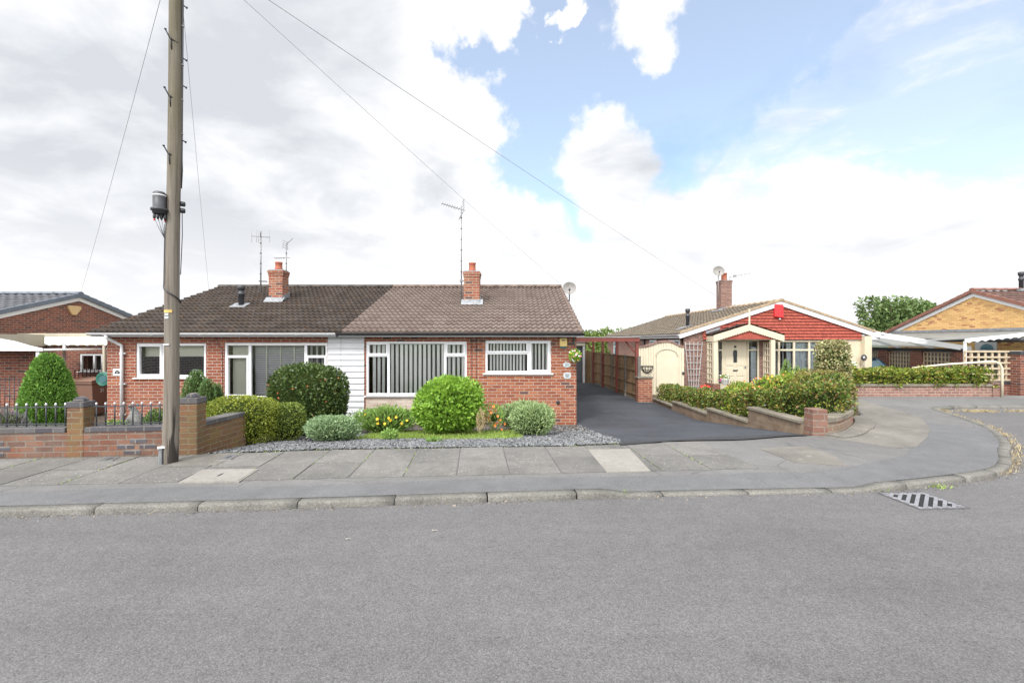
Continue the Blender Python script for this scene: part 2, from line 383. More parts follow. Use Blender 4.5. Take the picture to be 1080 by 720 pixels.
M['ridge_red'] = plain('red verge tile', (0.19, 0.085, 0.062), 0.8, var=0.25, sc=6)
M['tile_hung'] = plain('red hung tile', (0.31, 0.075, 0.053), 0.8, var=0.28, sc=9, spec=.2)
def fence_mat():
    t = T('brown fence boards'); uv = t.uv(); p = t.geo()
    mp = t.n('Mapping', {'Vector': uv, 'Scale': (26, 1.3, 1)})
    f = t.noise(mp.outputs[0], 2.0, 6, 0.65)
    b = t.n('TexBrick', {'Vector': uv, 'Scale': 1.0, 'Color1': (0.6, 0.6, 0.6, 1), 'Color2': (1.15, 1.15, 1.15, 1), 'Mortar': (0.25, 0.25, 0.25, 1), 'Mortar Size': 0.006, 'Brick Width': 0.1, 'Row Height': 9.0}, offset=0.0)
    col = t.ramp(f, [(0.3, (0.17, 0.105, 0.055)), (0.55, (0.27, 0.175, 0.095)), (0.75, (0.35, 0.24, 0.14))])
    col = t.mix(1.0, col, b.outputs['Color'], 'MULTIPLY')
    return t.pbr(col, 0.8, 0, t.bump(f, 0.4, 0.004), 0.3)
M['fence'] = fence_mat()
def pole_mat():
    t = T('weathered pole timber'); p = t.geo()
    mp = t.n('Mapping', {'Vector': p, 'Scale': (38, 38, 1.1)})
    f = t.noise(mp.outputs[0], 1.0, 8, 0.68)
    col = t.ramp(f, [(0.28, (0.055, 0.046, 0.036)), (0.47, (0.15, 0.130, 0.106)), (0.75, (0.235, 0.212, 0.182))])
    sep = t.n('SeparateXYZ', {0: p})
    # olive algae bloom higher up the shaft
    k = t.math('MULTIPLY', t.math('SUBTRACT', sep.outputs[2], 2.6), 0.5, True)
    col = t.mix(t.math('MULTIPLY', k, t.ramp(t.noise(p, 3, 4), [(0.3, 0.15), (0.7, 0.6)])), col, (0.10, 0.088, 0.045))
    # tar bleeding from the foot
    mp2 = t.n('Mapping', {'Vector': p, 'Scale': (30, 30, 1.6)})
    f2 = t.noise(mp2.outputs[0], 1.0, 5, 0.6)
    h = t.math('MULTIPLY', t.math('SUBTRACT', 0.95, sep.outputs[2]), 0.36)
    lat = t.math('ADD', t.math('MULTIPLY', t.math('ADD', sep.outputs[0], 4.325), .8), t.math('MULTIPLY', t.math('SUBTRACT', sep.outputs[1], 5.76), .6))
    xr = t.math('MULTIPLY', t.math('ABSOLUTE', t.math('SUBTRACT', lat, .022)), -4.2)
    kk = t.ramp(t.math('ADD', t.math('ADD', f2, h), xr), [(0.56, 0.0), (0.66, 1.0)])
    col = t.mix(t.math('MULTIPLY', kk, 0.92), col, (0.022, 0.018, 0.016))
    return t.pbr(col, 0.85, 0, t.bump(f, 0.7, 0.008), 0.3)
M['pole'] = pole_mat()
def glass_mat():
    t = T('window glass')
    tr = t.n('BsdfTransparent', {'Color': (0.97, 0.98, 0.975, 1)}); gl = t.n('BsdfGlossy', {'Color': (1, 1, 1, 1), 'Roughness': 0.01})
    fr = t.n('Fresnel', {'IOR': 1.55})
    return t.surf(t.n('MixShader', {0: t.math('MULTIPLY', fr.outputs[0], 1.7, True), 1: tr.outputs[0], 2: gl.outputs[0]}).outputs[0])
M['glass'] = glass_mat()
def clear_sheet():
    t = T('clear corrugated roofing'); p = t.geo()
    df = t.n('BsdfDiffuse', {'Color': t.ramp(t.noise(p, 3, 4), [(.3, (.42, .42, .40)), (.7, (.55, .55, .53))])}); tl = t.n('BsdfTranslucent', {'Color': (.75, .76, .74, 1)}); tr = t.n('BsdfTransparent', {'Color': (.85, .87, .87, 1)})
    m1 = t.n('MixShader', {0: .5, 1: df.outputs[0], 2: tl.outputs[0]}); return t.surf(t.n('MixShader', {0: .5, 1: m1.outputs[0], 2: tr.outputs[0]}).outputs[0])
M['clear_sheet'] = clear_sheet()
def slate_chip():
    t = T('blue grey slate chips'); rnd = t.n('NewGeometry').outputs['Random Per Island']
    return t.pbr(t.ramp(rnd, [(0, (0.085, 0.089, 0.093)), (0.4, (0.13, 0.134, 0.139)), (0.75, (0.175, 0.18, 0.185)), (1, (0.235, 0.24, 0.243))]), 0.9, spec=0.2)
M['chips'] = slate_chip()
# foliage
M['lf_conifer'] = leafmat('conifer sprays', [(0.092, 0.211, 0.036), (0.173, 0.344, 0.059), (0.265, 0.470, 0.082)], 0.12, 0.7, 0.5, 7)
M['lf_box'] = leafmat('golden box leaves', [(0.131, 0.182, 0.023), (0.227, 0.278, 0.035), (0.348, 0.374, 0.052)], 0.15, 0.55, 0.5, 5)
M['lf_boxb'] = leafmat('green box leaves', [(0.100, 0.154, 0.025), (0.172, 0.234, 0.040), (0.252, 0.306, 0.064)], 0.15, 0.55, 0.5, 5)
M['lf_photinia'] = leafmat('dark glossy leaves', [(0.026, 0.054, 0.016), (0.047, 0.089, 0.023), (0.089, 0.130, 0.031), (0.115, 0.157, 0.042)], 0.1, 0.32, 0.4, 5)
M['lf_hebe'] = leafmat('grey green leaves', [(0.176, 0.270, 0.128), (0.270, 0.386, 0.199), (0.386, 0.515, 0.292)], 0.15, 0.6, 0.4, 8)
M['lf_hebe_b'] = leafmat('pale grey green leaves', [(0.203, 0.297, 0.116), (0.297, 0.404, 0.181), (0.404, 0.510, 0.255)], 0.15, 0.6, 0.4, 8)
M['lf_lime'] = leafmat('lime green leaves', [(0.135, 0.270, 0.030), (0.223, 0.392, 0.047), (0.324, 0.513, 0.074)], 0.28, 0.45, 0.4, 6)
M['lf_marigold'] = leafmat('marigold leaves', [(0.139, 0.244, 0.055), (0.217, 0.356, 0.082), (0.306, 0.460, 0.114)], 0.2, 0.6, 0.4, 8)
M['lf_yew'] = leafmat('upright conifer sprays', [(0.076, 0.146, 0.048), (0.130, 0.227, 0.076), (0.184, 0.292, 0.097)], 0.1, 0.7, 0.5, 8)
M['lf_hedge'] = leafmat('clipped hedge leaves', [(0.040, 0.074, 0.016), (0.085, 0.154, 0.028), (0.137, 0.216, 0.040), (0.176, 0.257, 0.052), (0.216, 0.131, 0.052), (0.296, 0.296, 0.058)], 0.2, 0.4, 0.45, 4, (0.712, 0.475, 0.332))
M['lf_hedge2'] = leafmat('bright hedge leaves', [(0.052, 0.098, 0.014), (0.115, 0.196, 0.023), (0.184, 0.270, 0.034), (0.241, 0.328, 0.052), (0.230, 0.155, 0.057), (0.356, 0.368, 0.069)], 0.2, 0.4, 0.4, 4, (0.75, 0.55, 0.35))
M['lf_topiary'] = leafmat('variegated leaves', [(0.155, 0.199, 0.061), (0.259, 0.284, 0.113), (0.517, 0.517, 0.293), (0.259, 0.182, 0.086), (0.345, 0.345, 0.155)], 0.15, 0.5, 0.4, 6, (0.7, 0.6, 0.4))
M['lf_olive'] = leafmat('olive brown leaves', [(0.162, 0.142, 0.034), (0.230, 0.209, 0.054), (0.284, 0.263, 0.081), (0.189, 0.115, 0.041)], 0.15, 0.6, 0.4, 6)
M['lf_berberis'] = leafmat('fresh green leaves', [(0.131, 0.216, 0.027), (0.206, 0.319, 0.041), (0.300, 0.413, 0.060), (0.375, 0.244, 0.056)], 0.2, 0.5, 0.4, 5)
M['lf_spire'] = leafmat('soft green spires', [(0.151, 0.269, 0.050), (0.235, 0.370, 0.084), (0.302, 0.437, 0.118)], 0.25, 0.6, 0.3, 6)
M['lf_tree'] = leafmat('tree leaves', [(0.081, 0.138, 0.045), (0.132, 0.203, 0.065), (0.193, 0.274, 0.092)], 0.15, 0.6, 0.5, 0.8)
M['lf_tree_b'] = leafmat('light tree leaves', [(0.098, 0.150, 0.033), (0.143, 0.202, 0.046), (0.182, 0.247, 0.065)], 0.15, 0.6, 0.5, 0.6)
M['lf_lavender'] = leafmat('lavender stems', [(0.154, 0.168, 0.119), (0.224, 0.231, 0.182), (0.210, 0.154, 0.266)], 0.1, 0.8, 0.3, 6)
M['lf_grass'] = leafmat('grass blades', [(0.162, 0.253, 0.048), (0.253, 0.354, 0.068), (0.344, 0.425, 0.111)], 0.2, 0.6, 0.4, 3)
M['lf_straw'] = leafmat('dry grass', [(0.312, 0.234, 0.117), (0.410, 0.321, 0.176), (0.507, 0.420, 0.254)], 0.15, 0.8, 0.3, 5)
M['pt_yellow'] = plain('yellow petals', (0.75, 0.48, 0.02), 0.6, var=0.1)
M['pt_orange'] = plain('orange petals', (0.70, 0.22, 0.03), 0.6, var=0.1)
M['pt_salmon'] = plain('salmon petals', (0.62, 0.24, 0.06), 0.6, var=0.15, sc=30)
M['pt_red'] = plain('red petals', (0.62, 0.03, 0.02), 0.6, var=0.1)
M['pt_pink'] = plain('pink petals', (0.65, 0.28, 0.32), 0.6, var=0.1)
M['pt_magenta'] = plain('magenta petals', (0.55, 0.03, 0.22), 0.6, var=0.1)
M['pt_white'] = plain('white petals', (0.75, 0.76, 0.74), 0.6, var=0.1)
M['lf_new'] = plain('red young leaves', (0.42, 0.10, 0.035), 0.45, var=0.2, sc=20)
# ------------------------------------------------------------------ lie of the land
BX = [-60, -12, -6.66, -4.68, -2.84, 0.83, 4.87, 5.87, 6.72, 7.4, 8.47, 9.3, 14, 60]
BY = [1.0, 5.4, 5.92, 6.08, 6.42, 6.66, 7.42, 7.98, 8.84, 9.66, 11.3, 12.62, 12.9, 15.5]
def yb(x): return float(np.interp(x, BX, BY))          # back edge of the footway
PZ = 0.065                                             # footway level; the road is z = 0
def H(x, y):
    s = min(1.0, max(0.0, (y - yb(x)) / 4.4))
    return PZ - 0.515 * s

def structure(o, label, cat):
    return tag(o, label, cat, kind='structure')

def draped(name, mat, xs, y0, y1, ny, dz, zf=H, kind='structure', label=None, cat=None, thick=0.0):
    b = MB(); b.sm = True
    rows = []
    for x in xs:
        a, c = y0(x), y1(x)
        rows.append([b.addv((x, a + (c - a) * k / ny, zf(x, a + (c - a) * k / ny) + dz)) for k in range(ny + 1)])
    for i in range(len(xs) - 1):
        for k in range(ny):
            b.fi((rows[i][k], rows[i + 1][k], rows[i + 1][k + 1], rows[i][k + 1]))
    o = b.build(name, mat)
    return tag(o, label, cat, kind=kind)

def frange(a, b, st):
    n = max(1, int(round((b - a) / st)))
    return [a + (b - a) * i / n for i in range(n + 1)]

# far ground, one sheet to the horizon
b = MB(); b.face([(-1500, -1500, -0.6), (1500, -1500, -0.6), (1500, 1500, -0.6), (-1500, 1500, -0.6)])
structure(b.build('ground', M['turf']), 'flat grassy land spreading out behind and beyond all the bungalows', 'ground')
# the plots, falling from the footway towards the houses
xs = sorted(set(frange(-60, 60, 1.5) + frange(-12, 15, 0.5)))
ypl = [0, .12, .25, .4, .55, .7, .85, 1.0]
b = MB(); b.sm = True; rows = []
for x in xs:
    y0 = yb(x)
    ys = [y0 + 4.4 * t for t in ypl] + [30.0, 70.0]
    rows.append([b.addv((x, y, H(x, y) - (0.0 if y < 40 else 0.13))) for y in ys])
for i in range(len(xs) - 1):
    for k in range(len(ypl) + 1):
        b.fi((rows[i][k], rows[i + 1][k], rows[i + 1][k + 1], rows[i][k + 1]))
structure(b.build('garden_ground', M['soil']), 'brown garden soil sloping down from the pavement to the bungalows', 'ground')

# kerb line (road face), from the left, round the corner and away into the side road
KX = [(-40, 0.9), (-12, 3.50), (-7.5, 3.90), (-4.67, 4.151), (-1.914, 4.376), (1.137, 4.666), (2.99, 4.785), (3.79, 4.83), (4.74, 5.05), (5.71, 5.37),
      (6.34, 5.77), (7.0, 6.4), (7.62, 6.95), (8.4, 7.85), (8.8, 8.44), (9.18, 9.14), (9.45, 9.75), (9.9, 10.55), (10.7, 10.86), (13, 10.95), (20, 11.2), (60, 13.2)]
# road sheet
b = MB()
b.face([Vector((x, y, 0)) for x, y in [(-60, -30), (60, -30), (60, 13.2)] + KX[::-1][1:] + [(-60, -1.0)]])
structure(b.build('road', M['road']), 'grey asphalt road with a rough open texture in the foreground', 'road')
# footway: body (tarmac) between the kerb and the plots
b = MB(); b.sm = True
def catm(pts, st):
    out = []
    for i in range(len(pts) - 1):
        p0 = pts[max(0, i - 1)]; p1 = pts[i]; p2 = pts[i + 1]; p3 = pts[min(len(pts) - 1, i + 2)]
        n = max(1, int(math.dist(p1, p2) / st))
        for k in range(n):
            t = k / n
            out.append(tuple(0.5 * ((2 * p1[j]) + (-p0[j] + p2[j]) * t + (2 * p0[j] - 5 * p1[j] + 4 * p2[j] - p3[j]) * t * t + (-p0[j] + 3 * p1[j] - 3 * p2[j] + p3[j]) * t ** 3) for j in (0, 1)))
    out.append(pts[-1]); return out
KL = [(-40, 0.9)] + catm(KX[1:-2], 0.12) + KX[-2:]
def kerb_h(x, y):
    if y > 6: return 0.05
    d = 1.0
    if 1.0 < x < 4.0: d = max(0.28, 1 - min((x - 1.0) / 0.12, (4.0 - x) / 0.35))
    return 0.055 * d + 0.004
def kn(i):
    a, c = KL[max(0, i - 1)], KL[min(len(KL) - 1, i + 1)]
    t = Vector((c[0] - a[0], c[1] - a[1])).normalized()
    return Vector((-t.y, t.x))
inner = []
for i, p in enumerate(KL):
    n = kn(i); inner.append((p[0] + n.x * 0.125, p[1] + n.y * 0.125))
from mathutils.geometry import delaunay_2d_cdt
outer = [(60, 15.5)] + [(x, y) for x, y in zip(BX[::-1][1:], BY[::-1][1:])]
loop = inner + outer
mid = []
for i in range(0, len(KL), 4):
    n = kn(i); q = (KL[i][0] + n.x * .60, KL[i][1] + n.y * .60)
    if q[1] < yb(q[0]) - .25 and KL[i][1] < 6: mid.append(q)
pts2 = [Vector(p) for p in loop] + [Vector(p) for p in mid]
nl_ = len(loop)
vv, ee, ff, ov, oe, of = delaunay_2d_cdt(pts2, [(k, (k + 1) % nl_) for k in range(nl_)], [], 1, 1e-5)
ki = [Vector(p) for p in inner]
def pav_z(p):
    for q in ki:
        if (p - q).length < 2e-3: return kerb_h(q.x, q.y) - .003
    return PZ
me = bpy.data.meshes.new('pavement'); me.from_pydata([(p.x, p.y, pav_z(p)) for p in vv], [], ff); me.materials.append(M['tarmac_old'])
o = bpy.data.objects.new('pavement', me); COL.objects.link(o)
structure(o, 'grey tarmac footway between the kerb and the gardens', 'pavement')

# kerb stones, one structure of separate stones
b = MB()
cum = [0.0]
for i in range(1, len(KL)): cum.append(cum[-1] + math.dist(KL[i - 1], KL[i]))
def at_len(L):
    i = int(np.searchsorted(cum, L)); i = min(max(1, i), len(KL) - 1)
    t = (L - cum[i - 1]) / max(1e-6, cum[i] - cum[i - 1])
    p = Vector(KL[i - 1]).lerp(Vector(KL[i]), t)
    q = (Vector(KL[i]) - Vector(KL[i - 1])).normalized()
    return p, Vector((-q.y, q.x))
L0 = cum[min(range(len(KL)), key=lambda i: abs(KL[i][0] + 4.67) + abs(KL[i][1] - 4.15))] - 8.3
L = L0
rk = random.Random(3)
while L < cum[-1] - 1 and L < L0 + 36:
    ln = 0.91 if at_len(L)[0].y < 5.0 else 0.62
    jz = rk.uniform(-0.004, 0.004); g = rk.uniform(0.003, 0.009)
    secs = []
    for k in range(6):
        p, n = at_len(L + g + (ln - 2 * g) * k / 5)
        h = kerb_h(p.x, p.y) + jz
        prof = [(0.0, -0.05), (0.003, h - 0.022), (0.010, h - 0.008), (0.024, h), (0.12, h + 0.003), (0.122, -0.05)]
        e = 0.003 if k in (0, 5) else 0.0
        secs.append([b.addv((p.x + n.x * o_, p.y + n.y * o_, z - (e if z > 0 else 0))) for o_, z in prof])
    for k in range(5):
        for j in range(5):
            b.sm = True
            b.fi((secs[k][j], secs[k + 1][j], secs[k + 1][j + 1], secs[k][j + 1]))
    b.sm = False
    b.fi(secs[0]); b.fi(secs[-1][::-1])
    L += ln
structure(b.build('kerb', M['kerb']), 'row of worn grey kerb stones along the road edge, dipping at the driveway', 'kerb')

# newer tarmac strip behind the kerb
b = MB(); b.sm = True
prev = None
for i, p in enumerate(KL):
    if p[0] < -12 or (p[0] > 8 and p[1] > 8.2): continue
    n = kn(i); w = 0.40 + 0.03 * math.sin(i * 0.21)
    if p[0] > 3.4: w = 0.40 + min(0.55, (p[0] - 3.4) * 0.16)
    a = b.addv((p[0] + n.x * 0.122, p[1] + n.y * 0.122, kerb_h(*p) + 0.003)); c = b.addv((p[0] + n.x * (0.12 + w), p[1] + n.y * (0.12 + w), PZ + 0.005))
    if prev: b.fi((prev[0], a, c, prev[1]))
    prev = (a, c)
structure(b.build('pavement_strip', M['tarmac']), 'darker patched tarmac strip running along behind the kerb stones', 'pavement')

# paving slabs: two courses, joints square to the kerb, each slab a hair off its neighbours
ang = math.radians(4.6); ex = Vector((math.cos(ang), math.sin(ang))); ey = Vector((-ex.y, ex.x))
b = MB(); rs = random.Random(11)
org = Vector((-4.85, 4.86))
for i in range(-9, 14):
    s0 = i * 0.605
    p = org + ex * s0
    if not (-10.5 < p.x < 2.75): continue
    def front(q): return 4.80 + (q + 5.2) * 0.088
    back = min(yb(p.x), yb(p.x + 0.6)) - 0.012
    depth = (back - (p.y))
    splits = [0, 1] if rs.random() < 0.35 else [0, rs.choice([0.5, 0.45, 0.55]), 1]
    for k in range(len(splits) - 1):
        g = rs.uniform(0.004, 0.011)
        a0 = p + ex * g + ey * (depth * splits[k] + g)
        w = ex * (0.605 - 2 * g); d = ey * (depth * (splits[k + 1] - splits[k]) - 2 * g)
        t1, t2 = rs.uniform(-.003, .003), rs.uniform(-.003, .003); z = PZ + 0.009
        pts = [(a0.x, a0.y, z), (a0.x + w.x, a0.y + w.y, z + t1), (a0.x + w.x + d.x, a0.y + w.y + d.y, z + t1 + t2), (a0.x + d.x, a0.y + d.y, z + t2)]
        b.prism([Vector(q) for q in pts], (0, 0, -0.03))
SLABJ = [(Vector((p.x, p.y)), Vector((ey.x, ey.y))) for p in [org + ex * (i * .605) for i in range(-9, 13)]]
structure(b.build('paving_slabs', M['slab'], bevel=0.003), 'lichen spotted concrete paving slabs along the garden edge', 'pavement')

def flat(name, mat, px, z, label, cat, th=0.03, kind='structure', bev=0.0):
    b = MB(); b.prism([GR(u, v, z) for u, v in px], (0, 0, -th))
    o = b.build(name, mat, bevel=bev)
    return tag(o, label, cat, kind=kind)
flat('concrete_apron', M['concrete'], [(862, 460), (905, 466), (947, 472), (966, 471), (978, 461), (981, 452), (972, 441), (952, 434), (930, 428), (908, 421), (896, 421), (903, 428), (910, 437), (908, 445), (896, 454), (880, 460)],
     PZ + 0.006, 'pale worn concrete driveway crossing beside the curved brick wall', 'driveway')
flat('concrete_patch', M['concrete'], [(176, 491), (228, 490), (258, 477.5), (222, 477), (190, 483)], PZ + 0.013, 'pale cement patch around the foot of the wooden pole', 'pavement', 0.012)
flat('paving_patch', M['concrete'], [(800, 472.5), (838, 487), (893, 491), (880, 480), (850, 470)], PZ + 0.006, 'worn pale patch of footway in front of the drive', 'pavement', 0.02)
o = flat('pale_slab', M['concrete_pale'], [(620, 473.5), (664, 473.0), (686, 496), (640, 497.5)], PZ + 0.014, 'newer buff paving slab in front of the dark driveway', 'paving slab', 0.03, None, 0.003)

# covers let into the pavement
def cover(px, label, mat, lid, group=None):
    pts = [GR(u, v, PZ + 0.017) for u, v in px]; c = sum(pts, Vector()) / 4
    t = thing('utility_cover', label, 'manhole cover', c)
    b = MB(); b.prism([p - c for p in pts], (0, 0, -0.03)); b.build('frame', mat, t, bevel=0.002)
    b = MB(); b.prism([(p - c) * 0.93 + Vector((0, 0, 0.004)) for p in pts], (0, 0, -0.02)); b.build('lid', lid, t)
    b = MB(); a = (pts[0] + pts[2]) / 2 - c
    b.box(-0.012, 0.012, -0.05, 0.05, 0.004, 0.0065); b.build('keyhole', M['black_iron'], t)
cover([(188, 508.5), (252, 507.5), (273, 494), (214, 494.5)], 'large pale concrete inspection cover in the pavement by the wooden pole', M['concrete_pale'], M['concrete_pale'])
cover([(103, 486.5), (119, 486), (127, 481.5), (113, 481.5)], 'small pale water cover by the foot of the brick wall', M['concrete_pale'], M['tarmac'])
cover([(229, 485), (244, 484.5), (252, 479.5), (239, 479.5)], 'small stop tap cover in pale cement beside the gravel', M['concrete_pale'], M['tarmac'])

# driveway of the right-hand bungalow of the pair
draped('driveway', M['drive'], frange(1.60, 4.78, 0.2), lambda x: yb(x) - 0.06 + 0.05 * math.sin(x * 3.1), lambda x: 22.4, 40, 0.014, label='dark new tarmac driveway sloping down beside the bungalow to the garage', cat='driveway')

draped('driveway_edge', M['drive_edge'], frange(1.60, 4.78, 0.2), lambda x: yb(x) - 0.065 + 0.05 * math.sin(x * 3.1), lambda x: yb(x) + 0.22 + .05 * math.sin(x * 2.1), 3, 0.019, label='dark band of older tarmac along the front edge of the driveway', cat='driveway')
# road gully: square cast frame, grate of diagonal bars
g0 = Vector((4.12, 4.575, 0.0))
t = thing('drain_grate', 'square cast iron road gully grate by the kerb', 'drain', g0, math.radians(3))
t.scale = (1, .93, 1)
hs = 0.255
b = MB()
for q in ((-hs, hs, -hs, -hs + 0.022), (-hs, hs, hs - 0.022, hs), (-hs, -hs + 0.022, -hs + 0.022, hs - 0.022), (hs - 0.022, hs, -hs + 0.022, hs - 0.022)):
    b.box(*q, -0.05, 0.008)
b.build('frame', M['castiron_dark'], t, bevel=0.002)
b = MB(); b.box(-hs + .02, hs - .02, -hs + .02, hs - .02, -0.02, 0.003); b.build('pit', M['pit_shade'], t)  # plate just under the grate, painted as dark as an open pit
b = MB(); hi = hs - 0.026
# ligaments running along (1,1) between nine slots, and a border on each side
def clipseg(c, ends=0.0):
    # line x - y = c inside the square |x|,|y|<hi
    lo = max(-hi, -hi + c); hi2 = min(hi, hi + c)
    return (lo, lo - c), (hi2, hi2 - c)
slots = [(-4 + k) * 0.098 for k in range(9)]
dgn = Vector((1, 1, 0)).normalized(); per = Vector((1, -1, 0)).normalized()
for k in range(10):
    c0 = (slots[k - 1] + 0.026) if k else -2 * hi + 0.001
    c1 = (slots[k] - 0.026) if k < 9 else 2 * hi - 0.001
    poly = []
    for c in (c0, c1):
        a, e = clipseg(c); poly.append((a, e))
    pts = [poly[0][0], poly[0][1]]
    if c0 < 0 < c1: pts += [(hi, hi)]
    pts += [poly[1][1], poly[1][0]]
    if c0 < 0 < c1: pts += [(-hi, -hi)]
    b.prism([Vector((x, y, 0.010)) for x, y in pts], (0, 0, -0.03))
for k in range(9):   # solid ends closing each slot
    a, e = clipseg(slots[k]); a = Vector((*a, 0)); e = Vector((*e, 0)); ln = (e - a).length
    q = min(0.055, ln * 0.32)
    for s0, d in ((a, 1), (e, -1)):
        b.obox(s0 - per * 0.0175 + Vector((0, 0, -0.02)), per * 0.035, dgn * d * q, Vector((0, 0, 0.0285)))
b.build('grate', M['castiron'], t, bevel=0.0015)

# slate chips over the front garden
draped('gravel', M['soil'], frange(-4.15, 1.60, 0.2), lambda x: yb(x) + 0.01, lambda x: 11.15, 14, 0.006, label='bed under the slate chippings in the front garden', cat='garden bed')
rng = np.random.default_rng(5)
def quads_obj(name, V, mats, mi=None, parent=None, faces=None, nper=4):
    n = len(V) // nper
    me = bpy.data.meshes.new(name)
    me.vertices.add(len(V)); me.vertices.foreach_set('co', np.asarray(V, np.float32).ravel())
    me.loops.add(len(V)); me.loops.foreach_set('vertex_index', np.arange(len(V), dtype=np.int32))
    me.polygons.add(n); me.polygons.foreach_set('loop_start', np.arange(n, dtype=np.int32) * nper)
    me.polygons.foreach_set('loop_total', np.full(n, nper, np.int32))
    if not isinstance(mats, (list, tuple)): mats = [mats]
    for m in mats: me.materials.append(m)
    if mi is not None: me.polygons.foreach_set('material_index', np.asarray(mi, np.int32))
    me.update(calc_edges=True)
    o = bpy.data.objects.new(name, me); COL.objects.link(o)
    if parent is not None: o.parent = parent
    return o
def lawn_y0(x): return 7.78 + 0.12 * math.sin(x * 2.3) + 0.05 * math.sin(x * 7)
def lawn_y1(x): return 9.6 + 0.2 * math.sin(x * 1.7)
def slates(n):
    V = []; 
    rr = random.Random(9)
    k = 0
    while k < n:
        x = rr.uniform(-4.12, 1.62 + 0.0); y0 = yb(x) + 0.0
        y = y0 + abs(rr.gauss(0, 1)) * 1.15 if rr.random() < 0.85 else rr.uniform(y0, 11)
        if y > 11.1 or (-2.72 < x < 0.12 and 7.84 < y < 9.6 and lawn_y0(x) + rr.uniform(-.08, .06) < y < lawn_y1(x)): continue
        if x > 1.0 and rr.random() < 0.5: x += rr.uniform(0, 0.16) * max(0, 1 - abs(y - 7.4))
        s = rr.uniform(0.007, 0.021); a = rr.uniform(0, 6.28); ti, tj = rr.gauss(0, .28), rr.gauss(0, .28)
        z = H(x, y) + 0.012 + rr.uniform(0, 0.012)
        n4 = rr.choice([0.55, 0.7, 0.9])
        ux = Vector((math.cos(a), math.sin(a), ti)) * s; uy = Vector((-math.sin(a), math.cos(a), tj)) * s * n4
        c = Vector((x, y, z))
        q = [c - ux - uy * rr.uniform(.4, 1), c + ux * rr.uniform(.6, 1) - uy, c + ux * rr.uniform(.5, 1) + uy, c - ux * rr.uniform(.5, 1) + uy * rr.uniform(.6, 1)]
        V += [tuple(p) for p in q]; k += 1
    return V
tag(quads_obj('slate_chips', slates(42000), M['chips']), 'blue grey slate chippings spread over the front garden', 'gravel', kind='stuff')

# lawn strip
draped('lawn', M['turf'], frange(-2.75, 0.15, 0.1), lawn_y0, lawn_y1, 10, 0.014, label='narrow strip of lawn between the shrubs and the slate chippings', cat='lawn')
def blades(pts, hgt, wid, rr, lean=0.35):
    V = []
    for (x, y, z) in pts:
        a = rr.uniform(0, 6.28); h = hgt * rr.uniform(.5, 1.2); w = wid * rr.uniform(.6, 1.2)
        lx, ly = rr.gauss(0, lean) * h, rr.gauss(0, lean) * h
        V += [(x - w * math.cos(a), y - w * math.sin(a), z), (x + w * math.cos(a), y + w * math.sin(a), z), (x + lx, y + ly, z + h)]
    return V
rr = random.Random(21); pts = []
for k in range(9000):
    x = rr.uniform(-2.8, 0.2); a, c = lawn_y0(x) - 0.04, lawn_y1(x)
    y = rr.uniform(a, c); pts.append((x, y, H(x, y) + 0.012))
tag(quads_obj('lawn_grass', blades(pts, 0.05, 0.006, rr), M['lf_grass'], nper=3), 'short green lawn grass in front of the lime green shrub', 'grass', kind='stuff')
# dry grass in the joints of the far kerb and along the corner
pts = []
def along(poly, n, sp):
    for k in range(n):
        i = rr.randrange(len(poly) - 1); t = rr.random(); p = Vector(poly[i]).lerp(Vector(poly[i + 1]), t)
        cl = 0.5 + 0.5 * math.sin(p.x * 9 + p.y * 5) * math.sin(p.x * 3.1 - p.y * 2.3)
        if rr.random() > cl * 1.3: continue
        pts.append((p.x + rr.gauss(0, sp), p.y + rr.gauss(0, sp), 0.0))
corner = [(GR(u, v).x, GR(u, v).y) for u, v in ((1040, 500), (1062, 496), (1074, 484), (1073, 472), (1062, 460), (1046, 452), (1030, 446))]
along(corner, 1300, 0.05); along([(GR(u, v).x, GR(u, v).y) for u, v in ((1030, 446), (1015, 441), (1000, 437.5))], 500, 0.05)
along([(GR(u, v).x, GR(u, v).y) for u, v in ((970, 431), (985, 433.5), (1005, 434))], 700, 0.06)
along([(GR(u, v).x, GR(u, v).y) for u, v in ((1016, 434), (1045, 434), (1090, 433.5))], 1100, 0.07)
along([(GR(u, v).x, GR(u, v).y) for u, v in ((905, 451), (916, 446), (918, 440), (909, 434))], 130, 0.04)
along([(GR(u, v).x, GR(u, v).y) for u, v in ((940, 420.5), (985, 421), (1020, 422), (1080, 423))], 350, 0.08)
tag(quads_obj('dry_grass', blades([q for q in pts if rr.random() < .6], 0.065, 0.005, rr, 0.8), M['lf_straw'], nper=3), 'straw coloured dry grass growing along the kerb of the corner', 'grass', kind='stuff')
pts = []
for (u, v, n, sp) in ((652, 521, 60, .06), (925, 517, 60, .05), (895, 501, 25, .04), (990, 514, 40, .06), (187, 535, 20, .02), (655, 519, 20, .1)):
    c = GR(u, v)
    for k in range(n): pts.append((c.x + rr.gauss(0, sp), c.y + rr.gauss(0, sp * .4), 0.0))
tag(quads_obj('kerb_weeds', blades(pts, 0.045, 0.005, rr, 0.7), [M['lf_grass']], nper=3), 'green and yellow weeds in the gutter at the kerb joints', 'weeds', kind='stuff')

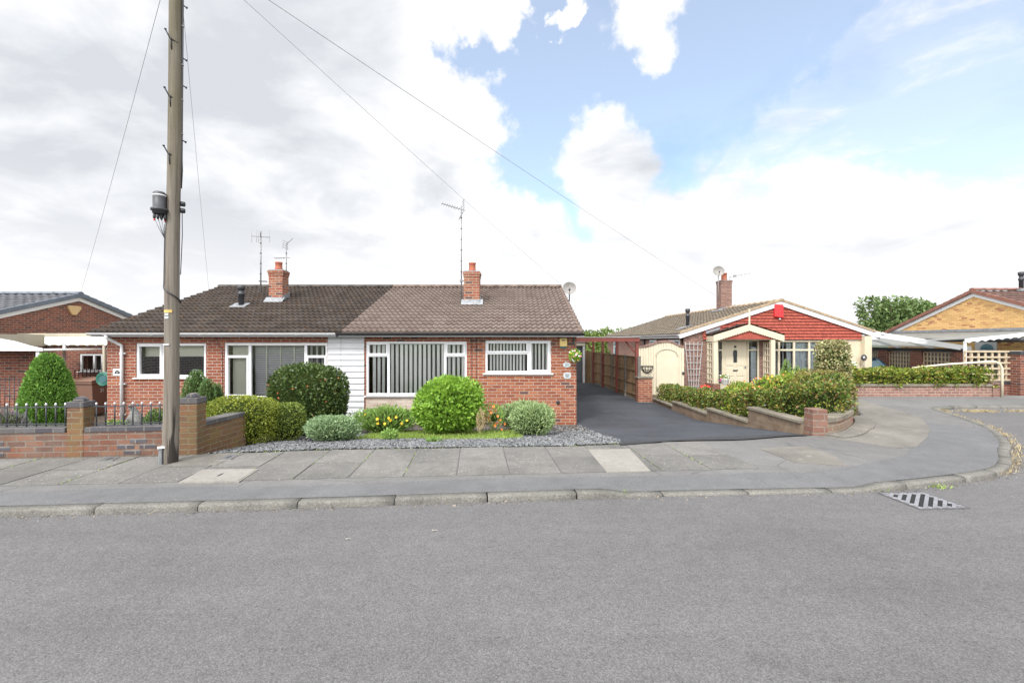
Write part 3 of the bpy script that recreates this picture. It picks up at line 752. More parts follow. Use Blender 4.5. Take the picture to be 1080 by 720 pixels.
# weeds and moss in the paving joints, grit and leaf litter in the gutter
pts = []
for q, d in SLABJ:
    if not -10 < q.x < 2.7 or rr.random() < .35: continue
    for k in range(rr.randint(4, 40)):
        t_ = rr.random() ** .7 * 1.2; pts.append((q.x + d.x * t_ + rr.gauss(0, .006), q.y + d.y * t_, PZ + .004))
for k in range(260):
    x = rr.uniform(-4, 1.6); pts.append((x, yb(x) + rr.gauss(-.01, .02), PZ + .004))
tag(quads_obj('joint_weeds', blades(pts, .022, .005, rr, .8), [M['lf_grass']], nper=3), 'small green weeds growing in the joints of the paving slabs', 'weeds', kind='stuff')
V = []
for k in range(2600):
    i = rr.randrange(20, len(KL) - 2); p = Vector(KL[i]).lerp(Vector(KL[i + 1]), rr.random())
    if not -9 < p.x < 9.5: continue
    n = kn(i); o_ = abs(rr.gauss(0, .05)) + .004
    c = Vector((p.x - n.x * o_, p.y - n.y * o_, .003)); s_ = rr.uniform(.002, .007) * (2.2 if rr.random() < .06 else 1); a = rr.uniform(0, 6.28)
    ux = Vector((math.cos(a), math.sin(a), rr.gauss(0, .3))) * s_; uy = Vector((-math.sin(a), math.cos(a), rr.gauss(0, .3))) * s_ * rr.uniform(.4, 1)
    V += [tuple(c - ux - uy), tuple(c + ux - uy), tuple(c + ux + uy), tuple(c - ux + uy)]
def gritmat():
    t = T('grit and leaf litter'); rnd = t.n('NewGeometry').outputs['Random Per Island']
    return t.pbr(t.ramp(rnd, [(0, (.06, .045, .03)), (.4, (.14, .115, .085)), (.8, (.22, .19, .15)), (1, (.30, .27, .22))]), .9)
tag(quads_obj('gutter_grit', V, gritmat()), 'brown grit and leaf litter lying in the gutter along the kerb', 'grit', kind='stuff')
for (u, v, lab) in ((367.5, 568.5, 'scrap of white litter lying on the road below the lime green shrub'), (458.5, 559.5, 'larger scrap of white litter on the road nearer the drive')):
    c = GR(u, v); b = MB()
    q = [Vector((-.030, -.012, .002)), Vector((.004, -.016, .010)), Vector((.032, -.006, .003)), Vector((.026, .014, .008)), Vector((-.008, .016, .004)), Vector((-.028, .010, .012))]
    for k in range(6): b.face([Vector((0, 0, .012)), q[k], q[(k + 1) % 6]])
    o = b.build('litter', M['concrete_pale'], loc=c); o.scale = (.75, .75, .75); tag(o, lab, 'litter')
# ------------------------------------------------------------------ house helpers
def wall_open(b, x0, x1, z0, z1, ops, y=0.0, th=0.28):
    """wall in the plane y with rectangular openings (x0,x1,z0,z1), front, back and reveals"""
    xs = sorted({x0, x1, *[o[0] for o in ops], *[o[1] for o in ops]}); zs = sorted({z0, z1, *[o[2] for o in ops], *[o[3] for o in ops]})
    for i in range(len(xs) - 1):
        for j in range(len(zs) - 1):
            cx, cz = (xs[i] + xs[i + 1]) / 2, (zs[j] + zs[j + 1]) / 2
            if any(o[0] < cx < o[1] and o[2] < cz < o[3] for o in ops): continue
            a, c, e, f = xs[i], xs[i + 1], zs[j], zs[j + 1]
            b.face([(a, y, e), (c, y, e), (c, y, f), (a, y, f)])
            b.face([(a, y + th, f), (c, y + th, f), (c, y + th, e), (a, y + th, e)])
    for a, c, e, f in ops:
        b.face([(a, y, e), (a, y, f), (a, y + th, f), (a, y + th, e)][::-1])
        b.face([(c, y, e), (c, y + th, e), (c, y + th, f), (c, y, f)][::-1])
        b.face([(a, y, f), (c, y, f), (c, y + th, f), (a, y + th, f)][::-1])
        b.face([(a, y, e), (a, y + th, e), (c, y + th, e), (c, y, e)][::-1])

def tiles(b, o, ax, up, W, L, course=0.3, tw=0.3, roll=0.03, lap=0.03, sag=0.0, seed=0):
    """courses of profiled interlocking tiles over the plane o + s*ax + t*up"""
    o, ax, up = Vector(o), Vector(ax).normalized(), Vector(up).normalized(); nrm = ax.cross(up).normalized()
    if nrm.z < 0: nrm = -nrm
    rr = random.Random(seed)
    n = max(1, round(L / course)); course = L / n
    per = 8; m = max(1, round(W / tw)); tw = W / m
    prof = [1.0, 0.88, 0.5, 0.1, -.12, -.12, 0.1, 0.5]
    for k in range(n):
        s0, s1 = k * course, (k + 1) * course + 0.02
        lo, hi, back = [], [], []
        jt = [rr.gauss(0, 0.004) for _ in range(m + 1)]
        for i in range(m * per + 1):
            s = i * tw / per; h = roll * prof[i % per]; j = jt[i // per]
            base = o + ax * s
            lo.append(base + up * (s0 + j) + nrm * (lap + h + 0.012)); hi.append(base + up * s1 + nrm * (0.004 + h * 0.9)); back.append(base + up * (s0 + j + 0.004) + nrm * (-0.01))
        L_ = [b.addv(p) for p in lo]; H_ = [b.addv(p) for p in hi]; B_ = [b.addv(p) for p in back]; L2 = [b.addv(p) for p in lo]
        for i in range(m * per):
            u0, u1 = i * tw / per + .001, (i + 1) * tw / per - .001
            b.sm = True
            b.fi((L_[i], L_[i + 1], H_[i + 1], H_[i]), [(u0, s0 + .01), (u1, s0 + .01), (u1, s0 + course - .01), (u0, s0 + course - .01)])
            b.sm = False
            b.fi((B_[i], B_[i + 1], L2[i + 1], L2[i]), [(u0, s0 + .01), (u1, s0 + .01), (u1, s0 + .02), (u0, s0 + .02)])

def ridge(b, p, q, r=0.12, seg=0.45, rise=0.03):
    p, q = Vector(p), Vector(q); d = q - p; n = max(1, round(d.length / seg)); t = d.normalized()
    sd = t.cross(Vector((0, 0, 1))).normalized(); up = sd.cross(t)
    b.sm = True
    for k in range(n):
        a = p + d * (k / n); c = p + d * ((k + 1) / n) - t * 0.006
        ra = []
        for e, rad in ((a, r + 0.006), (c, r)):
            ra.append([b.addv(e + sd * rad * math.cos(math.pi * j / 8) + up * (rad * math.sin(math.pi * j / 8) * 0.75 + rise - r * 0.45)) for j in range(9)])
        for j in range(8): b.fi((ra[0][j], ra[0][j + 1], ra[1][j + 1], ra[1][j]))
        b.sm = False; b.fi(ra[0][::-1]); b.fi(ra[1]); b.sm = True
    b.sm = False

def window(root, x0, x1, z0, z1, mull, trans, y=0.05, fr=0.055, mat=None, sill=True, sash=(), label=None, sx=0.06):
    """white framed window filling an opening: outer frame, mullions at x, transoms (xa, xb, z), opening sashes"""
    mat = mat or M['white']
    b = MB(); d0, d1 = y - 0.035, y + 0.035
    b.box(x0, x1, d0, d1, z0, z0 + fr); b.box(x0, x1, d0, d1, z1 - fr, z1)
    b.box(x0, x0 + fr, d0, d1, z0 + fr, z1 - fr); b.box(x1 - fr, x1, d0, d1, z0 + fr, z1 - fr)
    for m_ in mull: b.box(m_ - fr * .55, m_ + fr * .55, d0 + .001, d1 - .001, z0 + fr, z1 - fr)
    for xa, xb, z in trans: b.box(xa, xb, d0 + .002, d1 - .002, z - fr * .5, z + fr * .5)
    w = b.build('window', mat, root, bevel=0.006)
    for (xa, xb, za, zb) in sash:
        s = MB(); f2 = 0.05; e0, e1 = d0 - 0.018, d1 - 0.01
        s.box(xa, xb, e0, e1, za, za + f2); s.box(xa, xb, e0, e1, zb - f2, zb); s.box(xa, xa + f2, e0, e1, za + f2, zb - f2); s.box(xb - f2, xb, e0, e1, za + f2, zb - f2)
        s.build('sash', mat, w, bevel=0.005)
    g = MB(); g.face([(x0 + fr * .5, y + .01, z0 + fr * .5), (x1 - fr * .5, y + .01, z0 + fr * .5), (x1 - fr * .5, y + .01, z1 - fr * .5), (x0 + fr * .5, y + .01, z1 - fr * .5)])
    g.build('glass', M['glass'], w)
    if sill:
        s = MB(); s.box(x0 - sx, x1 + sx, -0.05, y - 0.036, z0 - 0.035, z0 - 0.003); s.build('sill', mat, w, bevel=0.006)
    return w

def vblinds(w, x0, x1, z0, z1, y, sp=0.089, wid=0.085, angle=55, mat=None, seed=1, closed=False):
    b = MB(); rr = random.Random(seed); n = int((x1 - x0) / sp)
    off = ((x1 - x0) - n * sp) / 2
    for k in range(n + 1):
        c = Vector((x0 + off + k * sp, y, 0)); a = math.radians(angle + rr.gauss(0, 5)) if not closed else math.radians(12)
        d = Vector((math.cos(a), math.sin(a), 0)) * wid / 2; t = Vector((-math.sin(a), math.cos(a), 0)) * 0.002
        if c.x - abs(d.x) < x0 - .02 or c.x + abs(d.x) > x1 + .02: continue
        b.obox(c - d - t + Vector((0, 0, z0 + rr.uniform(0, .01))), d * 2, t * 2, Vector((0, 0, z1 - z0)))
    b.box(x0, x1, y - .02, y + .02, z1, z1 + .03)
    b.build('vertical_blind', mat or M['blind'], w)

def gutter(root, x0, x1, y, z, mat, r=0.056, name='gutter', drop=0.0):
    b = MB(); b.sm = True; rings = []
    for x in (x0, x1):
        zz = z
        rings.append([b.addv((x, y - r * math.cos(math.pi * j / 8), zz - r * math.sin(math.pi * j / 8))) for j in range(9)])
    inn = []
    for x in (x0, x1):
        inn.append([b.addv((x, y - (r - .006) * math.cos(math.pi * j / 8), z - (r - .006) * math.sin(math.pi * j / 8))) for j in range(9)])
    for j in range(8):
        b.fi((rings[0][j], rings[0][j + 1], rings[1][j + 1], rings[1][j])); b.fi((inn[0][j + 1], inn[0][j], inn[1][j], inn[1][j + 1]))
    b.sm = False
    b.fi((rings[0][0], rings[1][0], inn[1][0], inn[0][0])); b.fi((rings[0][8], inn[0][8], inn[1][8], rings[1][8]))
    for rg in rings: b.fi(rg)
    k = x0 + 0.4
    while k < x1 - .1:   # brackets
        b.obox((k - .012, y - r - .004, z - .012), (.024, 0, 0), (0, .004, 0), (0, 0, .012)); b.obox((k - .012, y - r * .75, z - r * .72 - .012), (.024, 0, 0), (0, r * 1.7, 0), (0, 0, .012)); k += 1.15
    return b.build(name, mat, root)

def chimney(root, x, y, zb, w, d, zt, pot_h=0.28, mat=None, pot_r=0.11):
    b = MB()
    b.box(x - w / 2, x + w / 2, y - d / 2, y + d / 2, zb - 0.35, zt - 0.15)
    b.box(x - w / 2 - .014, x + w / 2 + .014, y - d / 2 - .014, y + d / 2 + .014, zt - 0.15, zt - 0.075)
    b.box(x - w / 2 - .028, x + w / 2 + .028, y - d / 2 - .028, y + d / 2 + .028, zt - 0.075, zt)
    c = b.build('chimney', mat or M['brick_chimney'], root, bevel=0.004)
    b = MB(); b.prism([(x - w / 2, y - d / 2, zt), (x + w / 2, y - d / 2, zt), (x + w / 2, y + d / 2, zt), (x - w / 2, y + d / 2, zt)], (0, 0, 0.03)); b.build('mortar_cap', M['lead'], c)
    b = MB(); b.lathe([(pot_r * .98, -0.02), (pot_r, 0.05), (pot_r * .92, 0.08), (pot_r * .88, pot_h - .05), (pot_r * .98, pot_h - .04), (pot_r * .98, pot_h), (pot_r * .75, pot_h), (pot_r * .75, pot_h - .1)], (x, y, zt + .03), 16)
    b.build('chimney_pot', M['terracotta'], c)
    return c

def flashing(c, pts, ext):
    b = MB(); b.prism(pts, ext); b.build('lead_flashing', M['lead'], c)

def soil_vent(root, base, h, r=0.055):
    b = MB()
    b.lathe([(r, -0.25), (r, h * .55), (r * 1.25, h * .56), (r * 1.25, h * .66), (r * .95, h * .68), (r * .95, h * .80), (r * 1.35, h * .82), (r * 1.4, h * .97), (r * 1.1, h)], base, 14)
    o = b.build('vent_pipe', M['grey_iron'], root)
    return o

# =================================================================== the pair of bungalows
D0 = 11.2; HB = -0.45
YR, ZR = 4.5, 3.90              # ridge, local
YE, ZE = -0.33, 2.255           # eaves
SL = Vector((0, YR - YE, ZR - ZE)); SLn = SL.normalized(); SLL = SL.length
def rz_at(y): return ZE + (ZR - ZE) * (y - YE) / (YR - YE)
WT = 2.165
def semi(name, label, X0, W, ops, wall, roofm, ridgem, fasc, gut, gx0, gx1, end_left, vl, vr):
    root = thing(name, label, 'house', (X0, D0, HB))
    b = MB()
    wall_open(b, 0, W, -0.3, WT, ops)
    Dp = 2 * YR
    b.box(0, W, Dp - .28, Dp, -0.3, WT)
    for x in (0, W - .28):   # side walls with gables (inset a touch so nothing is coplanar with the neighbour)
        e = 0.004
        pts = [(x + e, 0.28, -0.3), (x + e, Dp - .28, -0.3), (x + e, Dp - .28, WT), (x + e, Dp, WT), (x + e, YR, ZR - .12), (x + e, 0.0, WT), (x + e, 0.28, WT)]
        b.prism([Vector(p) for p in pts], (0.28 - 2 * e, 0, 0))
    b.build('wall', wall, root)
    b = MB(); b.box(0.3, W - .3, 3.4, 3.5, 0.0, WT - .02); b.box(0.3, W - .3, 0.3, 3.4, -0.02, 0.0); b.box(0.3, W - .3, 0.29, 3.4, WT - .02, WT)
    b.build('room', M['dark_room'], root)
    b = MB()
    tiles(b, (-vl, YE, ZE), (1, 0, 0), SL, W + vl + vr, SLL, course=0.295, tw=0.142, roll=0.034, lap=.032, seed=3 if end_left else 4)
    tiles(b, (W + vr, 2 * YR - YE, ZE), (-1, 0, 0), Vector((0, -SL.y, SL.z)), W + vl + vr, SLL, course=0.295, tw=0.142, roll=0.034, lap=.032, seed=5)
    roof = b.build('roof', roofm, root)
    b = MB(); ridge(b, (-vl, YR, ZR + .045), (W + vr, YR, ZR + .045)); b.build('ridge_tiles', ridgem, roof)
    # verge undercloak and barge board on the open gable
    gx = -vl if end_left else W + vr
    b = MB(); s = 1 if end_left else -1
    for yy, zz in ((YE, ZE), (2 * YR - YE, ZE)):
        b.prism([Vector((gx, yy, zz - .02)), Vector((gx, YR, ZR - .02)), Vector((gx, YR, ZR + .03)), Vector((gx, yy, zz + .03))], (s * 0.11, 0, 0))
    b.build('verge', ridgem, roof)
    # eaves: fascia, soffit, gutter
    b = MB(); b.box(gx0, gx1, YE + .06, YE + .085, WT - .005, ZE + .0); b.build('fascia', fasc, root)
    b = MB(); b.box(gx0, gx1, YE + .086, -0.002, WT - .004, WT + .012); b.build('soffit', M['white_soft'], root)
    gutter(root, gx0 - .01, gx1 + .01, YE - .005, ZE - .005, gut)
    return root, roof

def hx(u, X0, d=D0): return wx(u, d) - X0
def hz(v, d=D0): return wz(v, d) - HB

# ---- right-hand half
XA = -4.2; WA = 1.585 - XA
opA = (hx(386, XA), hx(492.3, XA), hz(417), hz(360)); opB = (hx(511.8, XA), hx(581, XA), hz(393.5), hz(359))
ra, rfa = semi('semi_detached_bungalow', 'red brick bungalow with brown tiled roof and black gutter beside the dark driveway', XA, WA, [opA, opB],
               M['brick_right'], M['roof_right'], M['ridge_brown'], M['white_soft'], M['black_plastic'], 0.02, WA + 0.14, False, -0.13, 0.12)
m1, m2 = hx(409.5, XA), hx(469.5, XA); tz = hz(375)
w = window(ra, *opA, [m1, m2], [(opA[0] + .05, m1 - .03, tz), (m2 + .03, opA[1] - .05, tz)], sash=[(opA[0] + .035, m1 - .01, tz + .01, opA[3] - .03), (m2 + .01, opA[1] - .035, tz + .01, opA[3] - .03)], sx=0.0)
for k, (a, c, sp, ang_) in enumerate(((opA[0] + .05, m1 - .03, .089, 62), (m1 + .04, m2 - .04, .089, 58), (m2 + .03, opA[1] - .05, .089, 62))):
    vblinds(w, a, c, opA[2] + .05, opA[3] - .07, 0.12, sp * 1.28, 0.074, ang_ - 26, seed=k)
mB, tB = hx(557.5, XA), hz(372.5)
w = window(ra, *opB, [mB], [(opB[0] + .05, mB - .03, tB)], sash=[(opB[0] + .03, mB - .01, tB + .01, opB[3] - .025), (mB + .02, opB[1] - .03, opB[2] + .03, opB[3] - .025)])
vblinds(w, opB[0] + .05, mB - .03, opB[2] + .05, opB[3] - .07, 0.12, 0.082, 0.054, 34, seed=7)
vblinds(w, mB + .05, opB[1] - .05, opB[2] + .05, opB[3] - .07, 0.12, 0.092, 0.060, 34, seed=8)
# pale limed brick panel under the big window: its own leaf, 4 mm proud
b = MB(); b.box(opA[0], opA[1] - 0.02, -0.006, 0.05, -0.3, opA[2] - 0.04); b.build('pale_brick_panel', M['brick_pale'], ra)
b = MB(); b.box(opA[0] - .03, opA[1] + .01, -0.05, 0.012, opA[2] - .042, opA[2] - .002); b.build('sill', M['white'], w, bevel=.006)
# white boarding over the party wall, half on each house: belongs to the right-hand one's corner and the left one's
def boarding(root, x0, x1, z0, z1, rows):
    b = MB(); h = (z1 - z0) / rows
    for k in range(rows):
        a = z0 + k * h
        b.prism([Vector((x0, -0.012, a + h)), Vector((x0, -0.034, a + .022)), Vector((x0, -0.028, a + .012)), Vector((x0, -0.014, a + .010)), Vector((x0, -0.012, a)), Vector((x0, -0.002, a)), Vector((x0, -0.002, a + h))], (x1 - x0, 0, 0))
    return b.build('white_boarding', M['white_soft'], root)
boarding(ra, 0.003, hx(384.3, XA), -0.3, WT - .01, 17)
# slim cables on the brickwork
for u in (497.5, 502.5):
    b = MB(); x = hx(u, XA); b.tube([(x, -0.008, 0.4), (x + .004, -0.008, 1.2), (x, -0.008, WT - .02)], 0.006, 6); b.build('wall_cable', M['grey_iron'], ra)
b = MB(); b.lathe([(0.045, 0), (0.045, 0.03), (0.03, 0.035)], (hx(588.5, XA), 0, hz(424)), 14, (0, -1, 0)); b.build('wall_vent', M['black_plastic'], ra)
b = MB(); x = hx(604.7, XA); b.box(x - .02, x + .02, -0.03, -0.001, hz(364), hz(356.5)); b.tube([(x, -.03, hz(357.5)), (x, -0.16, hz(358)), (x, -0.24, hz(360)), (x, -0.26, hz(363)), (x, -0.23, hz(364.5))], .008, 8); b.build('basket_bracket', M['black_iron'], ra)
# chimney standing on the front slope
cy = 2.45; cxA = hx(497.5, XA, D0 + cy - .2)
cA = chimney(ra, cxA, cy, rz_at(cy), 0.46, 0.46, hz(286.5, D0 + cy - .23), 0.27)
flashing(cA, [Vector((cxA - .30, cy - .36, rz_at(cy - .36) + .05)), Vector((cxA + .34, cy - .36, rz_at(cy - .36) + .05)), Vector((cxA + .34, cy - .23, rz_at(cy - .23) + .16)), Vector((cxA - .30, cy - .23, rz_at(cy - .23) + .16))], (0, 0.01, 0.012))
flashing(cA, [Vector((cxA + .235, cy - .30, rz_at(cy - .3) + .04)), Vector((cxA + .235, cy + .25, rz_at(cy + .25) + .04)), Vector((cxA + .235, cy + .25, rz_at(cy + .25) + .2)), Vector((cxA + .235, cy - .30, rz_at(cy - .3) + .18))], (0.012, 0, 0))

# ---- left-hand half
XB = wx(113, D0); WB = XA - XB - 0.002
o1 = (hx(143.6, XB), hx(217.2, XB), hz(398), hz(362)); o2 = (hx(236.7, XB), hx(345.5, XB), hz(420), hz(361.6))
rb, rfb = semi('semi_detached_bungalow', 'red brick bungalow with dark mossy roof and white gutter behind the wooden pole', XB, WB, [o1, o2],
               M['brick_left'], M['roof_left'], M['ridge_dark'], M['white_soft'], M['white'], -0.16, WB - 0.02, True, 0.12, 0.13)
mm = hx(171, XB)
w = window(rb, *o1, [mm], [], sash=[(o1[0] + .03, mm - .01, o1[2] + .03, o1[3] - .03)], fr=.06)
b = MB(); b.box(o1[0] + .07, o1[1] - .06, .2, .206, o1[3] - .33, o1[3] - .05); b.build('roller_blind', M['blind_cream'], w)
b = MB(); b.box(o1[0] + .06, o1[1] - .06, .12, .30, o1[2] + .0, o1[2] + .03)
for x_, h_, w_ in ((1.26, .16, .14), (1.42, .08, .12), (1.55, .07, .10)): b.box(o1[0] + x_, o1[0] + x_ + w_, .16, .24, o1[2] + .031, o1[2] + .03 + h_)
b.build('windowsill_ornaments', M['pot_white'], w)
n1, n2 = hx(263, XB), hx(322, XB); t2 = hz(376)
w = window(rb, *o2, [n1, n2], [(o2[0] + .05, n1 - .03, t2), (n2 + .03, o2[1] - .05, t2)], sash=[(o2[0] + .04, n1 - .02, o2[2] + .04, t2 + .02), (n2 + .02, o2[1] - .03, o2[2] + .04, t2 + .02)], fr=.06)
vblinds(w, o2[0] + .05, n1 - .02, o2[2] + .06, o2[3] - .08, .2, 0.075, 0.085, 10, M['blind_cream'], closed=True)
b = MB(); z = o2[2] + .08
while z < o2[3] - .06:
    b.obox((n1 + .04, .17, z), (n2 - n1 - .08, 0, 0), (0, .04, .028), (0, 0, .003)); z += .046
b.build('venetian_blind', M['blind_grey'], w)
b = MB()
for k in range(1, 4):
    x = n1 + (n2 - n1) * k / 4; b.box(x - .014, x + .014, .15, .155, o2[2] + .07, o2[3] - .06)
b.box(n1 + .04, n1 + (n2 - n1), .155, .20, o2[3] - .08, o2[3] - .05)
b.build('blind_tapes', M['blind_cream'], w)
vblinds(w, n2 + .05, o2[1] - .05, o2[2] + .06, o2[3] - .08, .2, 0.14, 0.05, 40, M['blind_grey'])
boarding(rb, hx(346.2, XB), WB - .003, -0.3, WT - .01, 17)
# downpipe with swan neck
b = MB(); x = hx(130.5, XB)
b.tube([(hx(124.5, XB), YE - .005, ZE - .04), (hx(124.5, XB), YE + .01, ZE - .12), (hx(126, XB), -0.18, ZE - .2), (x, -.065, ZE - .30), (x, -.06, ZE - .40), (x, -.06, 0.02)], 0.036, 10)
for z in (WT - .42, 1.0, .25): b.box(x - .075, x + .075, -.05, -.004, z, z + .025)
b.build('downpipe', M['white'], rb)
for u in (235,):
    b = MB(); x = hx(u, XB); b.tube([(x - .16, -.008, WT - .02), (x - .1, -.008, WT - .2), (x - .02, -.008, WT - .28), (x - .01, -.01, WT - .45), (x, -.008, .9), (x, -.008, .3)], .006, 6); b.build('wall_cable', M['grey_iron'], rb)
cy = 2.75; cxB = hx(288.6, XB, D0 + cy - .3)
cB = chimney(rb, cxB, cy, rz_at(cy), 0.42, 0.38, hz(284.5, D0 + cy - .3), 0.25)
flashing(cB, [Vector((cxB - .28, cy - .36, rz_at(cy - .36) + .05)), Vector((cxB + .28, cy - .36, rz_at(cy - .36) + .05)), Vector((cxB + .28, cy - .20, rz_at(cy - .20) + .14)), Vector((cxB - .28, cy - .20, rz_at(cy - .20) + .14))], (0, 0.01, 0.012))
flashing(cB, [Vector((cxB + .215, cy - .26, rz_at(cy - .26) + .04)), Vector((cxB + .215, cy + .22, rz_at(cy + .22) + .04)), Vector((cxB + .215, cy + .22, rz_at(cy + .22) + .2)), Vector((cxB + .215, cy - .26, rz_at(cy - .26) + .18))], (0.012, 0, 0))
vy = 2.0; vx_ = hx(254.5, XB, D0 + vy)
soil_vent(rb, (vx_, vy, rz_at(vy)), 0.62, .075)
b = MB(); b.prism([Vector((vx_ - .24, vy - .2, rz_at(vy - .2) + .05)), Vector((vx_ + .2, vy - .2, rz_at(vy - .2) + .05)), Vector((vx_ + .2, vy + .12, rz_at(vy + .12) + .075)), Vector((vx_ - .24, vy + .12, rz_at(vy + .12) + .075))], (0, 0, .012)); b.build('vent_flashing', M['lead'], rfb)

# ---- things fixed to the pair
def text_obj(name, body, size, mat, parent, loc, rot=(math.pi / 2, 0, 0), ext=0.002):
    cu = bpy.data.curves.new(name, 'FONT'); cu.body = body; cu.size = size; cu.align_x = 'CENTER'; cu.align_y = 'CENTER'; cu.extrude = ext
    o = bpy.data.objects.new(name, cu); COL.objects.link(o); cu.materials.append(mat)
    bpy.context.view_layer.update()
    me = bpy.data.meshes.new_from_object(o); bpy.data.objects.remove(o); o = bpy.data.objects.new(name, me); COL.objects.link(o)
    o.parent = parent; o.location = loc; o.rotation_euler = rot
    return o
def ellipse(cx_, z_, rx, rz_, y, n=28): return [Vector((cx_ + rx * math.cos(2 * math.pi * k / n), y, z_ + rz_ * math.sin(2 * math.pi * k / n))) for k in range(n)]
# yellow alarm box with teal foot
t = thing('alarm_box', 'yellow burglar alarm box with a teal base under the eaves', 'alarm box', (wx(594, D0), D0, wz(366.5, D0)))
b = MB(); b.prism([(-.093, -.002, .03), (.093, -.002, .03), (.09, -.002, .235), (-.09, -.002, .235)], (0, -.06, 0)); b.build('cover', M['yellow_box'], t, bevel=.01)
b = MB(); b.prism([(-.09, -.004, .028), (-.06, -.004, -.012), (.06, -.004, -.012), (.09, -.004, .028)], (0, -.05, 0)); b.build('base', M['teal'], t, bevel=.006)
b = MB(); b.box(-.045, .045, -.065, -.0625, .178, .196); b.box(-.03, .03, -.065, -.0625, .164, .172); b.build('lettering', M['lettering'], t)
t = thing('house_number_plaque', 'oval pale house number plaque above the ornate name plaque', 'house number', (wx(597.8, D0), D0, wz(384.6, D0)))
b = MB(); b.prism(ellipse(0, 0, .098, .064, -.002), (0, -.014, 0)); b.build('plate', M['plaque'], t, bevel=.004)
text_obj('number', '21', .10, M['lettering'], t, (0, -.0175, 0))
t = thing('name_plaque', 'pale ornate edged name plaque below the oval house number', 'house sign', (wx(598.2, D0), D0, wz(395.8, D0)))
b = MB(); pts = []
for k in range(48):
    a = 2 * math.pi * k / 48; r = 1 + .07 * math.cos(8 * a)
    sx_, sz_ = math.copysign(abs(math.cos(a)) ** .55, math.cos(a)), math.copysign(abs(math.sin(a)) ** .55, math.sin(a))
    pts.append(Vector((.092 * r * sx_, -.002, .075 * r * sz_)))
b.prism(pts, (0, -.014, 0)); b.build('plate', M['plaque'], t, bevel=.003)
b = MB()
for z, h in ((.032, .045), (.008, .055), (-.016, .05), (-.038, .03)):
    b.box(-h, h, -.0185, -.0165, z - .005, z + .005)
b.build('lettering', M['grey_iron'], t)
t = thing('house_number_plaque', 'white house number plaque with a black arch beside the downpipe', 'house number', (wx(124.2, D0), D0, wz(368 + 24.3, D0)))
b = MB(); b.box(-.11, .11, -.014, -.002, -.085, .085); b.build('plate', M['white'], t, bevel=.003)
b = MB(); b.prism([Vector((.068 * math.cos(a), -.0145, -.04 + .085 * math.sin(a))) for a in [math.pi * k / 16 for k in range(17)]], (0, -.004, 0)); b.build('arch', M['lettering'], t)
text_obj('number', '29', .06, M['silver'], t, (0, -.0205, -.013))

# hanging flower ball
t = thing('hanging_flower_ball', 'hanging ball of white and pink flowers on the house corner', 'flower ball', (wx(606.5, D0 - .24), D0 - .24, wz(374.8, D0 - .24)))

# aerials and dishes
def mast(t, h, r=.018, mat=None):
    b = MB(); b.tube([(0, 0, 0), (0, 0, h)], r, 8)
    z = .25; b.mi = 1
    while z < h - .2: b.lathe([(r + .006, -.012), (r + .006, .012)], (0, 0, z), 8); z += .32
    b.build('mast', [M['aluminium'], M['black_plastic']], t)
def yagi(t, z, dirv, L, n, el, refl=True, vertical=False, tilt=0.0):
    d = Vector(dirv).normalized(); sd = Vector((0, 0, 1)) if vertical else d.cross(Vector((0, 0, 1))).normalized()
    b = MB(); p0 = Vector((0, 0, z)); b.bar(p0 - d * .12, p0 + d * L, .018)
    for k in range(n):
        p = p0 + d * (L * (.12 + .86 * k / (n - 1))); e = el * (1 - .25 * k / n); b.tube([p - sd * e, p + sd * e], .006, 5)
    if refl:
        up = sd.cross(d)
        for s_ in (-1, 1):
            for q in range(4):
                p = p0 - d * (.06 - .02 * q) + up * s_ * (.06 + .07 * q); b.tube([p - sd * el * 1.05, p + sd * el * 1.05], .005, 5)
            b.bar(p0 - d * .08, p0 - d * .0 + up * s_ * .32, .012)
    b.build('aerial_array', M['aluminium'], t)
dA = D0 + 2.35
t = thing('tv_aerial', 'tall television aerial on a mast beside the brown roof chimney', 'aerial', (wx(486.6, dA), dA, wz(318, dA)))
mast(t, (318 - 217) / F * dA); yagi(t, (318 - 221) / F * dA, (-1, -.35, .22), .60, 8, .16)
b = MB(); b.bar((0, 0, .62), (.18, 0, .60), .03); b.bar((-.05, 0, .62), (.03, 0, .62), .06); b.build('wall_bracket', M['aluminium'], t)
dC = D0 + 3.0
t = thing('tv_aerial', 'television aerial with long crossbar on a leaning mast behind the dark roof chimney', 'aerial', (wx(275, dC), dC, wz(308, dC)))
mast(t, (308 - 249) / F * dC, .022)
b = MB(); z = (308 - 250) / F * dC; b.tube([(-.29, 0, z + .03), (.28, 0, z - .01)], .01, 6); b.tube([(0, 0, z), (.14, -.25, z + .12)], .016, 6)
for x_ in (-.28, -.13, -.07, .28): b.tube([(x_, 0, z - .17), (x_, 0, z + .23)], .004, 5)
b.build('aerial_array', M['aluminium'], t)
b = MB(); b.bar((-.06, 0, .34), (.20, 0, .33), .03); b.build('wall_bracket', M['black_iron'], t)
t = thing('tv_aerial', 'shorter television aerial on the right side of the dark roof chimney', 'aerial', (wx(302, dC), dC, wz(308, dC)))
mast(t, (308 - 257) / F * dC, .018)
yagi(t, (308 - 272) / F * dC, (-1, .12, 0), .38, 5, .10, False)
b = MB(); z = (308 - 257) / F * dC; b.tube([(-.02, 0, z - .03), (.2, 0, z + .17)], .012, 6)
for k in range(4): b.tube([(-.03, -.15, z - .14 + k * .07), (-.03, .15, z - .14 + k * .07)], .005, 5)
for y_ in (-.15, .15): b.tube([(-.03, y_, z - .16), (-.03, y_, z + .1)], .005, 5)
b.build('reflector', M['aluminium'], t)
